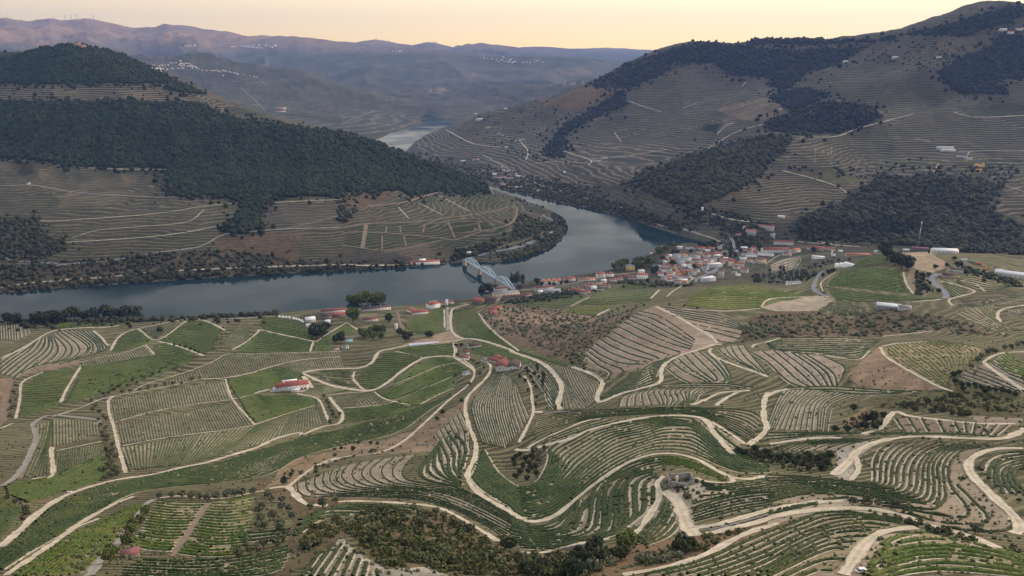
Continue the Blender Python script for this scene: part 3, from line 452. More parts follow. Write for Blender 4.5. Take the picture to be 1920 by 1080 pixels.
# ================================================================ vineyard plots: label | style | guide lines | rows between successive guides
# styles: L lush closed canopy, R straight rows, T terraces, D dry thin rows, Y yellowing terraces
PLOTS = [
("curved brown terraces with scattered vine rows below the riverside trees at the far left", 'T', ["A 0,460 110,390 200,340 290,300","A 0,560 110,470 220,390 270,330 300,290","A 110,590 250,470 330,410 370,350 360,290","A 260,500 420,470 490,400 480,350 400,270","A 450,490 600,430 660,370 600,310 480,240","A 640,440 730,400 720,340 650,280 580,235","A 760,400 800,370 760,320 690,250"], [3,3,3,3,3,3]),
("small striped plot at the left edge beside the river trees", 'T', ["A 0,200 5,300","A 120,195 130,310","A 210,205 240,255"], [6,4]),
("narrow bright green strip between the river trees and the curved terraces", 'L', ["A 400,225 650,220 900,190","A 420,200 560,175 740,165 900,180"], [5]),
("small wedge of striped vines pointing down to the track crossing", 'R', ["A 1060,220 1170,295","A 1180,190 1240,260","A 1300,170 1330,205","A 1385,158 1395,165"], [7,6,4]),
("round green field between two tracks on the river slope", 'L', ["A 1430,165 1600,195 1660,230","A 1310,235 1480,240 1620,290","A 1210,310 1400,330 1600,370","A 1300,330 1430,380 1540,410"], [7,7,4]),
("smooth green field inside the bend of the curving track", 'L', ["A 1010,232 1130,295","A 900,290 1100,325","A 840,395 960,385 1110,330"], [6,8]),
("thin band of short upright rows above the long green field", 'R', ["A 610,470 625,510","A 860,410 900,480","A 1080,345 1150,425"], [13,13]),
("green patch under the track lined with small trees", 'L', ["A 1150,350 1250,340 1380,370 1450,425","A 1170,420 1300,420 1450,430"], [6]),
("long sloping green field crossed by no track", 'L', ["A 625,515 850,480 1150,430 1480,430","A 570,640 800,600 1000,560 1400,490","A 500,780 680,730 850,690 950,640"], [9,10]),
("dark green field left of the long straight path", 'L', ["A 330,555 590,515","A 180,650 530,620","A 160,770 450,760","A 140,890 290,855 440,790"], [6,7,6]),
("upper striped field with a pale stone edge, rows leaning left", 'R', ["A 1270,612 1275,640","A 1500,520 1530,592","A 1710,420 1800,583","B 0,415 20,535","B 300,405 330,464","B 635,395 650,433"], [11,13,10,16,16]),
("upright rows in the topmost of the three tan fields", 'R', ["A 820,765 850,925","A 1200,690 1230,838","A 1680,612 1735,750"], [20,24]),
("lush field directly behind the white house with the red roof", 'L', ["A 1700,610 1920,560 B 150,515 330,555 420,600","A 1740,680 1920,640 B 200,590 340,612","A 1790,748 1920,705 B 60,680 150,645"], [8,7]),
("striped rows right of the lush field, ending at the farm track", 'R', ["B 110,520 160,545","B 300,470 345,558","B 640,439 665,515"], [12,19]),
("upright rows in the middle of the three tan fields", 'R', ["A 865,940 898,1098","A 1300,860 1330,1032","A 1760,775 1885,948"], [20,26]),
("lush field in front of the white house with the red roof", 'L', ["A 1800,760 1920,722 B 90,735 250,722 440,758","A 1850,850 B 0,820 200,790 450,780","A 1915,938 B 0,925 240,860 450,798"], [8,9]),
("slanting rows in the lowest of the three tan fields", 'R', ["E 912,115 975,290","E 1170,75 1140,270","E 1500,20 1350,250","B 0,955 E 1640,185","B 260,866 180,1035","B 460,812 500,935"], [8,13,12,12,14]),
("small block of upright rows beside the hedge of olives", 'R', ["A 400,905 E 400,105","A 560,905 570,1070","A 740,935 745,1000"], [7,8]),
("narrow strip of rows beside the pale bending track", 'R', ["A 275,955 270,1060 E 200,200 120,345","A 380,915 E 350,60 240,345","A 395,915 E 362,120 350,320"], [4,4]),
("brown block of fanning rows below the small upright block", 'R', ["E 425,155 418,320","E 600,115 590,255","E 765,85 740,185"], [10,8]),
("deep green curved wedge between the pale track and the olive hedge", 'L', ["E 40,400 250,365 400,348 600,250 790,175","E 60,470 300,430 500,350 780,250","E 200,525 350,480 600,410 790,330"], [5,5]),
("short slanting rows at the left edge below a dry bank", 'R', ["E -60,620 0,495","E -40,830 150,575"], [8]),
("long dark terraces sweeping between the two great curved tracks", 'Y2', ["E 15,900 200,725 420,550 560,480 800,400 1050,355 1300,295 1500,255 1700,220 1920,150 F 200,90 400,30 B 600,995 830,930 1100,860 1300,790 1470,712","E 0,960 250,760 500,620 750,520 1000,440 1300,370 1600,310 1920,230 F 250,130 500,60 B 820,990 1000,955 1200,880 1400,770 1470,735","E 0,1035 250,878 480,748 650,640 860,520 1030,450 1300,410 1600,385 1920,340 F 150,290 300,200 450,150 600,110 850,60 B 1100,980 1250,870 1350,800"], [10,11]),
("yellowing terraces inside the lower left curve", 'Y', ["E 70,1085 220,985 500,805 700,705 900,595 1080,535","E 200,1085 420,935 650,785 850,655 1050,565","E 400,1085 620,925 800,785 960,685 1060,585","E 640,1060 760,940 900,800 940,735"], [5,5,4]),
("square field of level rows left of the straight brown path", 'Y', ["E 1190,515 1350,532 1555,532","E 1110,670 1300,690 1470,690","E 1000,850 1150,880 1320,890"], [8,9]),
("square field of level rows right of the straight brown path", 'Y', ["E 1600,520 1750,518 1900,490","E 1490,700 1700,720 1880,700","E 1330,905 1550,930 1800,920"], [9,10]),
("dark level rows along the bottom edge below the pink-roofed shed", 'Y2', ["E 1080,965 1400,975 1700,955 1920,920 F 240,860","E 930,1020 1200,1035 1500,1045 1920,1000 F 250,930","E 920,1085 1300,1095 1920,1075 F 180,1030"], [4,4]),
("short dark rows in the olive grove at the bottom left", 'Y2', ["F -120,760 0,760 250,735","F -100,850 0,840 240,800"], [4]),
("leaf-shaped lush field inside the looping farm tracks", 'L', ["B 985,408 1100,415 1230,440","B 860,500 1000,500 1130,500","B 755,600 900,590 1020,580","B 800,655 880,668 940,650"], [6,6,4]),
("flat green triangle beside the long grey polytunnel", 'L', ["B 1050,385 1300,355 1475,340","B 1170,418 1280,430 1472,415"], [6]),
("slim curved green field above the dotted terrace edge", 'L', ["B 1060,612 1180,520 1290,460 1400,445 1475,455","B 1045,632 1200,568 1330,503 1485,478"], [5]),
("broad green band sweeping up to the small grey hut", 'L', ["B 910,700 1080,650 1250,565 1350,515 1500,492 1590,520","B 935,730 1100,695 1300,605 1480,545 1590,530","B 1000,762 1150,702 1300,642 1480,582"], [6,6]),
("narrow bright green field below the grey hut", 'L', ["B 1055,772 1200,705 1350,645 1490,597","B 1105,788 1300,732 1420,690 1500,630","B 1180,800 1230,793 1400,708 1470,670"], [5,4]),
("fan of short striped rows under the curved farm track", 'R', ["B 575,750 640,815","B 720,712 800,816","B 880,702 1000,765"], [8,8]),
("green lens of rows below the fan of short rows", 'L', ["B 650,832 900,815 1030,782 1170,802","B 662,880 900,852 1150,822","B 645,940 900,893 1100,850 1200,815"], [5,5]),
("dark triangle of rows beside the parked cars", 'R', ["B 480,548 705,545","B 535,600 725,592","B 605,640 765,662"], [5,5]),
("small tan plot of upright rows in front of the parked cars", 'R', ["B 430,662 325,708","B 540,660 480,738","B 690,690 605,708"], [8,7]),
("green slope below the blue swimming pool", 'L', ["B 450,325 560,262 680,190","B 435,395 550,378 600,300 755,232"], [9]),
("broad green slope left of the fork in the tracks", 'L', ["B 0,258 60,245 425,328","A 1785,398 B 0,330 415,370","A 1725,412 B 0,405 390,398"], [7,5]),
("steep striped slope between the stream trees and the fork", 'R', ["A 1800,180 1675,335","A 1905,185 1760,385"], [10]),
("green slope under the white sheds by the river", 'L', ["B 50,142 200,152 340,172","B 30,192 250,222 400,252","B 75,235 250,270 425,308"], [5,5]),
("green slope falling from the big red-roofed villa", 'L', ["B 1418,70 1300,112 1120,190","B 1412,160 1300,190 1130,222","B 1405,240 1330,262 1200,260"], [7,6]),
("long green slope right of the straight farm road", 'L', ["B 1640,80 1690,185 1730,210 1830,282 1915,340 C 100,405 250,445 400,490","B 1490,100 1555,180 1650,258 1800,318 1920,370 C 200,442 400,505","B 1490,190 1535,268 1640,303 1780,330 1900,375"], [8,4]),
("green slope above the dark-roofed farm buildings", 'L', ["B 1640,315 1800,355 1920,402 C 150,462","B 1620,402 1780,432 1920,468 C 100,490"], [6]),
("tall terraces of wavy upright rows on the central spur", 'T', ["B 1790,540 1725,640 1630,770 1625,860 1690,1060 F 1715,90","B 1850,560 1800,700 1790,850 1850,1080 F 1860,120","C 0,600 -20,750 10,900 50,1020","C 30,620 70,740 130,880"], [9,7,4]),
("terraces of hooked rows curling down the middle spur", 'T', ["F 310,390 320,450 400,490 600,487 900,492 1200,510 1450,575 1700,690 1850,790","F 510,310 500,380 560,430 700,455 1000,463 1300,492 1600,600 1920,765","F 700,240 640,320 680,380 800,420 1100,443 1400,463 1650,555 1920,695 G 60,735","F 960,200 860,280 880,350 1000,400 1300,432 1500,452 1750,560 1920,655 G 60,700","F 1200,170 1100,280 1130,360 1300,395 1500,418 1700,505 1920,625"], [3,3,3,3]),
("short terrace rows beside the pale track on the middle spur", 'T', ["F 1335,140 1240,280 1270,350 1400,388 1540,410","F 1380,70 1440,200 1450,300 1530,375","F 1500,10 1570,110 1560,200 1530,290"], [4,3]),
("upper end of the middle spur terraces where the tracks meet", 'T', ["B 1350,1010 F 1400,90","B 1540,850 1600,1000 F 1600,120"], [6]),
("terraces of S-shaped rows left of the ruined stone house", 'T', ["G 0,635 100,690 200,712 300,685 390,625","G 0,690 200,760 400,740 470,640 490,520","G 0,740 200,790 450,772 570,700 600,500 640,400 750,330 900,240 1100,190","G 0,790 250,820 550,790 680,720 690,500 720,400 830,320 1000,250 1160,215","G 30,830 300,850 600,800 760,740 775,500 800,390 900,320 1060,280","G 60,872 330,875 620,810 800,750 860,650 850,450 900,350 1050,300","G 885,740 980,680 1050,540 1060,400 1085,340"], [3,3,2,2,2,3]),
("small wedge of rows between the two tracks below the ruin", 'T', ["G 915,800 1010,750 1110,620 1165,480","G 950,830 1080,760 1170,640 1210,515","G 1000,850 1150,790 1235,700 1250,590"], [2,2]),
("great sweeping amphitheatre of vine rows above the central track", 'Y2', ["F 1625,345 1730,450 1920,560 G 60,640 160,655 300,612 400,540 600,380 800,250 950,170 1100,135 1300,142 1430,190 1600,265 1720,300 1920,300","F 1650,290 1750,400 1920,470 G 50,520 200,500 350,400 500,260 650,140 800,50 C 1000,1010 1150,960 1350,960 1430,1000 G 1600,150 1750,230 1920,262","F 1700,140 1790,290 1880,375 G 40,418 170,392 240,320 290,200 290,120 440,45 C 600,965 800,928 1000,900 1200,890 1380,915 1480,1050 G 1600,110"], [9,9]),
("upper band of dark rows above the track on the central spur", 'Y2', ["C 220,865 450,842 800,830 1200,818 1600,828 1800,852 1870,900","C 170,940 400,890 800,862 1100,848 1450,860 1700,920 1830,1000","C 120,1030 350,960 650,893 1000,868 1300,865 1500,910 1650,990 1790,1070"], [5,6]),
("slim strip of rows between two converging pale tracks", 'Y2', ["C 260,1050 500,962 700,902","C 330,1058 560,978 800,920"], [3]),
("narrow wedge of rows running down beside the split track", 'Y2', ["C 1500,935 1600,1005 1730,1085","C 1495,965 1560,1060 G 1640,145"], [3]),
("fan of dark rows left of the winding valley track", 'T', ["C 300,500 370,620 390,750 395,825","C 380,510 430,640 520,780 560,820","C 500,540 580,670 630,765","C 590,590 655,640 640,700"], [5,6,4]),
("short rows between the farm garden and the winding track", 'T', ["C 20,400 150,468 240,530 300,610 350,700 335,760","C 0,440 120,500 240,610 300,720 325,800","C 255,680 265,760 320,830"], [4,3]),
("dark hedge lines crossing the steep bare terraced hill", 'H', ["C 960,95 1100,130 1230,210 1300,260 1370,310","C 830,170 950,230 1050,280 1200,340 1340,380","C 700,275 800,330 950,390 1060,430 1100,450","C 590,370 700,440 850,490 960,490","C 550,420 650,500 740,550 720,600"], [4,3,3,2]),
("dark band of curling rows at the foot of the bare terraced hill", 'T', ["C 1480,360 1340,395 1180,445 1050,490 950,560 850,640 750,690 670,745","C 1170,440 1040,520 1060,620 1000,650 880,690 740,748"], [7]),
("sparse hedge lines right of the diagonal path on the terraced hill", 'H', ["C 1110,62 1300,90 1600,140 1770,230","C 1200,130 1400,170 1600,210 1740,240","C 1400,230 1500,250 1650,290 1700,300","C 1450,262 1560,320 1640,330"], [4,2,1]),
("sinuous terraces between the two valley tracks", 'T', ["C 1160,520 1250,590 1330,630","C 1200,480 1300,550 1450,620","C 1290,420 1400,530 1520,620","C 1400,395 1500,480 1600,600 1540,630","C 1500,420 1570,470 1640,580 1620,640"], [1,2,2,2]),
("row of small crescent terraces under the valley track", 'T', ["C 900,705 830,740 800,810","C 1100,672 1060,700 1110,790","C 1300,672 1260,700 1290,760 1240,800","C 1500,672 1400,720 1380,760 1340,795"], [5,5,5]),
("thin dark band of vines along the crest of the crescent terraces", 'Y2', ["C 1000,662 1300,640 1600,640 1810,668","C 1100,674 1400,668 1700,680"], [3]),
("diagonal terraces right of the track fork", 'T', ["C 1550,380 1620,440 1790,525","C 1640,352 1700,450 1850,548","C 1740,352 1800,430 1920,570"], [2,2]),
("bold dark hedges on grey terraces at the centre right", 'H', ["D -130,400 0,480 150,620 260,665","D 40,388 200,520 350,655","D 170,400 370,540 450,655","D 280,415 480,550 520,650","D 420,435 570,510 560,570"], [2,2,2,1]),
("green field capping the grey terraces", 'Y2', ["D 0,332 150,298 500,295 850,312","D 10,378 300,392 550,402 760,380","D 130,400 400,422 655,452 740,392"], [8,4]),
("pale ribbed slope of thin rows at the right", 'DY', ["D 850,380 940,470 1100,580 1250,650","D 960,340 1100,450 1250,560 1340,640","D 1150,320 1350,400 1400,500 1350,600","D 1250,310 1550,360 1590,420 1480,500 1400,570"], [5,7,7]),
("S-shaped terraces with pale tracks left of the wooded hollow", 'T', ["D 120,680 60,780 -10,960","D 250,682 150,780 50,980","D 400,692 260,790 200,985","D 560,702 400,790 370,990","D 720,722 500,800 460,880 440,1000"], [4,4,4,4]),
("dark crest of rows above the S-shaped terraces", 'Y2', ["D 140,668 500,662 900,690 1150,692","D 400,692 700,718 1000,712"], [3]),
("dark terraces above the thick hedge at the right edge", 'H', ["D 1670,480 1800,560 1920,612","D 1510,530 1700,600 1920,698","D 1440,592 1700,680 1830,700"], [3,3]),
("green curved rows above the looping track at the right edge", 'Y', ["D 1700,475 1800,538 1920,578","D 1790,412 1860,465 1940,500"], [5]),
("small pale terraces divided by short dark hedges", 'T', ["D 960,900 1030,1000","D 1150,892 1210,1000","D 1400,925 1440,1000","D 1800,948 1700,1028"], [2,2,5]),
("tan terraces climbing to the upper right edge", 'D', ["D 1400,115 1600,200 1780,280","D 1560,52 1650,130 1800,232","D 1700,32 1690,120 1760,190 1940,250"], [5,5]),
("small rows inside the track loop at the upper right", 'T', ["D 1940,62 1810,92 1865,128 1940,150","D 1940,88 1880,105 1940,122"], [3]),
("neat striped plot of short slanting rows below the round field", 'R', ["D 378,82 618,134","D 545,14 738,92"], [11]),
("round bright green field on the hilltop by the big trees", 'L', ["f 900,625 1060,607 1235,630","f 835,675 1000,665 1255,690","f 822,705 1000,720 1275,748"], [7,7]),
("lower green strip of the round hilltop field", 'L', ["f 805,715 1000,745 1280,770 1420,772","f 860,775 1000,795 1200,790 1420,780"], [5]),
("small green field behind the white tent roofs", 'L', ["f 1000,560 1130,535","f 965,595 1130,580"], [5]),
("yellow green dome of vines facing the town", 'LY', ["f 180,712 350,702 560,742 730,766","f 60,762 300,762 600,788","f 10,812 200,838 430,828 500,792"], [8,7]),
("green hillside field above the river road", 'L', ["e 1370,788 1520,742 1760,718","e 1335,815 1550,808 1745,788"], [6]),
("bright green wedge above the scrub slope", 'LY', ["e 1240,846 1540,814","e 1320,868 1440,866"], [4]),
("green plot right of the riverside wine lodges", 'L', ["e 960,802 1150,768 1370,765","e 1010,812 1200,830 1290,820"], [5]),
("narrow green field just below the town houses", 'L', ["e 1450,738 1600,702 1760,692","e 1400,772 1520,738 1740,712"], [4]),
("small curved brown terraces behind the substation", 'T', ["f 490,590 560,560 660,540","f 505,635 600,630 660,570"], [5]),
("green terraces right of the grey curving road", 'R', ["f 1545,662 1650,642 1860,710","f 1540,690 1700,738 1850,725"], [7]),
("narrow terraces left of the grey curving road's loop", 'R', ["f 1445,665 1600,738","f 1500,745 1530,780"], [5]),
("ribbed terraces along the ridge at the far right", 'T', ["f 1555,790 1700,788 1940,742","f 1545,828 1700,822 1940,775"], [5]),
("dark terraces in the lower right corner above the forked track", 'Y2', ["G 1000,1075 1300,1005 1500,940 1700,850 1920,755 H 200,685 380,615 600,605 800,632 1030,652","G 1400,1085 1600,1015 1920,890 H 250,765 500,685 750,655 980,688","G 1700,1085 1920,1010 H 250,865 500,765 770,742","H 0,1085 250,965 450,885 660,862","H 200,1105 350,1045 480,1045"], [4,4,4,3]),
("green and gold terraces filling the bottom right corner", 'Y', ["H 860,850 950,795 1100,765 1300,755 1500,785 1700,862 1940,935","H 780,970 900,912 1100,862 1400,862 1700,902 1940,972","H 720,1070 900,1000 1200,942 1500,952 1940,1032","H 800,1105 1100,1045 1400,1035 1940,1082"], [2,3,2]),
("large S-curved terraces on the right-hand spur", 'T', ["H 0,325 300,342 550,370 760,388 800,350 800,220 850,130 920,95","H 0,420 300,390 600,400 850,430 960,400 970,280 1040,160 1200,75","H 0,480 300,430 600,440 900,480 1050,470 1110,420 1130,260 1220,150 1400,90","H 0,530 250,470 600,470 900,520 1100,530 1260,540 1290,400 1270,260 1360,150 1560,102","H 700,535 1000,575 1250,620 1480,640 1490,560 1370,400 1360,260 1440,150 1600,112","H 1050,612 1300,680 1600,690 1650,640 1580,560 1420,400","H 1300,712 1500,740 1780,740 1830,620 1700,480 1530,320"], [4,3,4,2,1,1]),
("small curved terraces inside the far right track loop", 'T', ["H 1940,150 1720,170 1620,230 1600,290","H 1940,200 1750,260 1720,330 1770,470","H 1940,270 1840,300 1870,400 1940,450"], [3,3]),
("short rows on the bank above the dark hollow", 'T', ["H 100,130 250,85 600,52","H 250,142 400,92 750,60","H 520,135 620,92 800,52"], [4,3]),
("thin dark rows above the broad pale track at the right", 'Y2', ["H 0,58 400,25 900,12 1400,20 1700,38","D 0,1010 500,1010 900,1020 1400,1018"], [2]),
("pair of rows on the narrow bank between two tracks", 'T', ["H 0,590 200,548 400,515 600,495","H 0,620 200,575 380,535"], [2]),
("terraces right of the ruined stone house", 'T', ["G 1385,355 1480,392 1650,392 1920,352 H 200,345","G 1450,428 1600,440 1940,402","G 1320,590 1500,525 1700,478 1940,452","G 1330,685 1500,640 1700,588 1940,548"], [3,3,5]),
("golden vines right behind the ruined stone house", 'Y', ["G 1110,190 1200,190 1380,238 1500,295 1620,352","G 1060,240 1200,245 1350,275 1480,330 1590,372"], [5]),
("dark rows curving above the wild olive hollow", 'Y2', ["F 575,565 700,545 900,550 1100,565 1290,595","F 335,662 500,592 700,585 900,600","F 295,780 400,690 500,650 600,640"], [4,4]),
("fan of steep rows below the pale pointed track at the bottom", 'T', ["F 480,900 345,1085","F 640,840 470,1085","F 720,920 650,1085","F 830,985 800,1085","F 905,1040 915,1085"], [2,2,2,1]),
("level dark rows at the bottom left of the pale pointed track", 'Y2', ["F -20,930 240,885","F -40,1060 200,1010"], [4]),
]
SOILS = {'L': (.085,.105,.035), 'LY': (.15,.14,.05), 'R': (.25,.215,.135), 'T': (.27,.22,.16), 'D': (.3,.24,.15), 'DY': (.28,.23,.12), 'Y': (.24,.205,.11), 'Y2': (.25,.21,.13), 'H': (.27,.21,.16)}
WFR = {'L': .6, 'LY': .55, 'R': .3, 'T': .25, 'D': .26, 'DY': .28, 'Y': .32, 'Y2': .3, 'H': .2}
LEAF = {'L': (.05,.076,.012), 'LY': (.09,.122,.017), 'R': (.04,.06,.013), 'T': (.024,.040,.009), 'D': (.085,.09,.028), 'DY': (.085,.088,.027), 'Y': (.058,.09,.011), 'Y2': (.024,.044,.008), 'H': (.016,.025,.008)}
PLOTPOLY = []; PLOTROWS = []; ROADCELL = set()
def plan_plots():
    for (lab, st, gs, cn) in PLOTS:
        G = [resample(smooth(L(g), 5), 48) for g in gs]; lines = []
        DF = {'Y2': .82, 'Y': 1.05, 'T': 1.0}.get(st, 1.0)
        for i, c in enumerate(cn):
            c = max(int(round(c*DF)), 1)
            for k in range(c+(i == len(cn)-1)): t = k/c; lines.append(G[i]*(1-t)+G[i+1]*t)
        left = np.array([g[0] for g in G]); right = np.array([g[-1] for g in G])
        poly = np.concatenate([G[0], right[1:-1], G[-1][::-1], left[1:-1][::-1]])
        j = .88+.24*random.random(); PLOTPOLY.append((poly, tuple(v*j for v in SOILS[st]), .0)); PLOTROWS.append(lines)
def leaf_mat(st):
    k = 'vine_leaves_'+{'L':'green','LY':'yellow_green','R':'row','T':'dark','D':'dry','DY':'pale','Y':'golden','Y2':'deep','H':'hedge'}[st]
    if k in MATS: return MATS[k]
    c = LEAF[st]; t = NT(k, .75, .25); a = t.mix(t.mr(t.noise(.9, 4, .7), .35, .65), tuple(v*.55 for v in c), tuple(v*1.6 for v in c))
    yel = .55 if st in ('Y','LY','DY') else .28
    a = t.mix(t.math('MULTIPLY', t.mr(t.noise(.035, 4, .7), .48, .68), yel), a, (.16,.15,.035)); a = t.mix(t.math('MULTIPLY', t.mr(t.noise(.3, 3, .7), .62, .72), .35), a, (.2,.13,.04))
    t.col(a); MATS[k] = t.m; return t.m
def mark_road(p, w):
    q = resample(p, max(int(np.hypot(*np.diff(p[:,:2], axis=0).T).sum()/1.0), 2))
    for dx in np.arange(-w/2, w/2+.1, 1.0):
        for dy in np.arange(-w/2, w/2+.1, 1.0):
            if dx*dx+dy*dy <= w*w/4+.1: ROADCELL.update(zip(((q[:,0]+dx)//1.5).astype(int).tolist(), ((q[:,1]+dy)//1.5).astype(int).tolist()))
def split_jumps(p, lim):
    d = np.hypot(*np.diff(p[:,:2], axis=0).T); cut = np.nonzero(d > lim)[0]+1
    return [s for s in np.split(p, cut) if len(s) > 1]
def build_plots():
    for (lab, st, gs, cn), lines in zip(PLOTS, PLOTROWS):
        Ls = [drop(l[:,0], l[:,1]) for l in lines]
        mids = np.array([l[24,:2] for l in Ls]); sp = float(np.median(np.hypot(*np.diff(mids, axis=0).T))) if len(mids) > 1 else 6
        dist = float(np.median(np.hypot(mids[:,0], mids[:,1]))); ds = 1.1 if dist < 450 else (1.5 if dist < 800 else 2.4)
        w = min(max(sp*WFR[st], .95), 4.2 if st in ('L','LY') else 3.0); h = 1.2 if st in ('L','LY') else min(.7+.3*w, 1.2)
        if st in ('D','DY'): h = 1.0
        V = []; Q = []; M = []; nv = 0
        for li, l in enumerate(Ls):
            for seg in split_jumps(l, 60):
                n = int(np.hypot(*np.diff(seg[:,:2], axis=0).T).sum()/ds)
                if n < 3: continue
                p = resample(seg[:,:2], n); tg = np.gradient(p, axis=0); tg /= np.hypot(tg[:,0], tg[:,1])[:,None]+1e-9; nr = np.stack([-tg[:,1], tg[:,0]], 1)
                keep = np.array([(a, b) not in ROADCELL for a, b in zip((p[:,0]//1.5).astype(int).tolist(), (p[:,1]//1.5).astype(int).tolist())])
                gapf = .12 if st in ('D','DY') else .012
                lowf = fbm(p[:,0]/22, p[:,1]/22, 2, li % 5) 
                keep &= ~((RNG.random(n) < gapf)|((lowf < .36)&(RNG.random(n) < (.3 if st in ('D','DY','Y') else .04))))
                ww = w*(.82+.3*RNG.random(n))*(.75+.5*lowf); hh = h*(.75+.45*RNG.random(n))*(.75+.5*lowf)
                p = p+nr*((RNG.random(n)-.5)*.16*w)[:,None]
                offs = np.array([-.5, -.46, 0, .46, .5]); hs = np.array([-.3, .62, 1, .62, -.3])
                P3 = np.empty((n, 5, 3))
                for k in range(5):
                    o = ww*offs[k]*(1 if k in (0,4) else (.8+.4*RNG.random(n))); xy = p+nr*o[:,None]; P3[:,k,:2] = xy
                    P3[:,k,2] = height(xy[:,0], xy[:,1])+hh*hs[k]*(1 if k in (0,4) else (.75+.5*RNG.random(n)))
                if dist < 620:
                    kk = np.nonzero(keep)[0]; kk = np.repeat(kk, 3); m_ = len(kk)
                    cp = np.empty((m_, 3)); cp[:,:2] = p[kk]+nr[kk]*((RNG.random(m_)-.5)*ww[kk]*.8)[:,None]+tg[kk]*((RNG.random(m_)-.5)*ds)[:,None]; cp[:,2] = height(cp[:,0], cp[:,1])+hh[kk]*(.55+.6*RNG.random(m_))
                    e1 = RNG.normal(size=(m_, 3)); e2 = RNG.normal(size=(m_, 3)); e1 /= np.linalg.norm(e1, axis=1)[:,None]; e2 /= np.linalg.norm(e2, axis=1)[:,None]; s_ = (.2+.22*RNG.random(m_))[:,None]
                    LV = np.stack([cp-e1*s_, cp-e2*s_*.8, cp+e1*s_, cp+e2*s_*.9], 1).reshape(-1, 3); V.append(LV); q = (np.arange(m_)*4)[:,None]+np.arange(4)[None]+nv; Q.append(q); M.append(np.zeros(m_, np.int32)); nv += m_*4
                V.append(P3.reshape(-1, 3)); i = np.nonzero(keep[:-1]&keep[1:])[0]
                q = np.concatenate([np.stack([i*5+k, i*5+k+1, (i+1)*5+k+1, (i+1)*5+k], 1) for k in range(4)])+nv; Q.append(q); M.append(np.zeros(len(q), np.int32)); nv += n*5
                if st in ('T','H') and sp > 3.2 or st in ('Y','Y2') and sp > 3.4:
                    o1 = w*.55+.1; o2 = o1+min(sp*.17, 1.4); B = np.empty((n, 2, 3)); sgn = 1 if (nr[n//2] @ p[n//2]) < 0 else -1
                    for k, o in enumerate((o1, o2)):
                        xy = p+nr*sgn*(o*(1+.12*(RNG.random(n)-.5)))[:,None]; B[:,k,:2] = xy; B[:,k,2] = height(xy[:,0], xy[:,1])+.14
                    V.append(B.reshape(-1, 3)); i = np.nonzero((lowf[:-1] > .22))[0]; q = np.stack([i*2, i*2+1, i*2+3, i*2+2], 1)+nv; Q.append(q); M.append(np.ones(len(q), np.int32)); nv += n*2
        if not Q: print('EMPTY', lab); continue
        o = add_mesh('vineyard_rows', np.concatenate(V), np.concatenate(Q), None, mats=[leaf_mat(st), plain('terrace_earth', (.4,.34,.25), var=.3, scale=.2)], midx=np.concatenate(M))
        tag(o, lab, 'vineyard', kind='stuff')
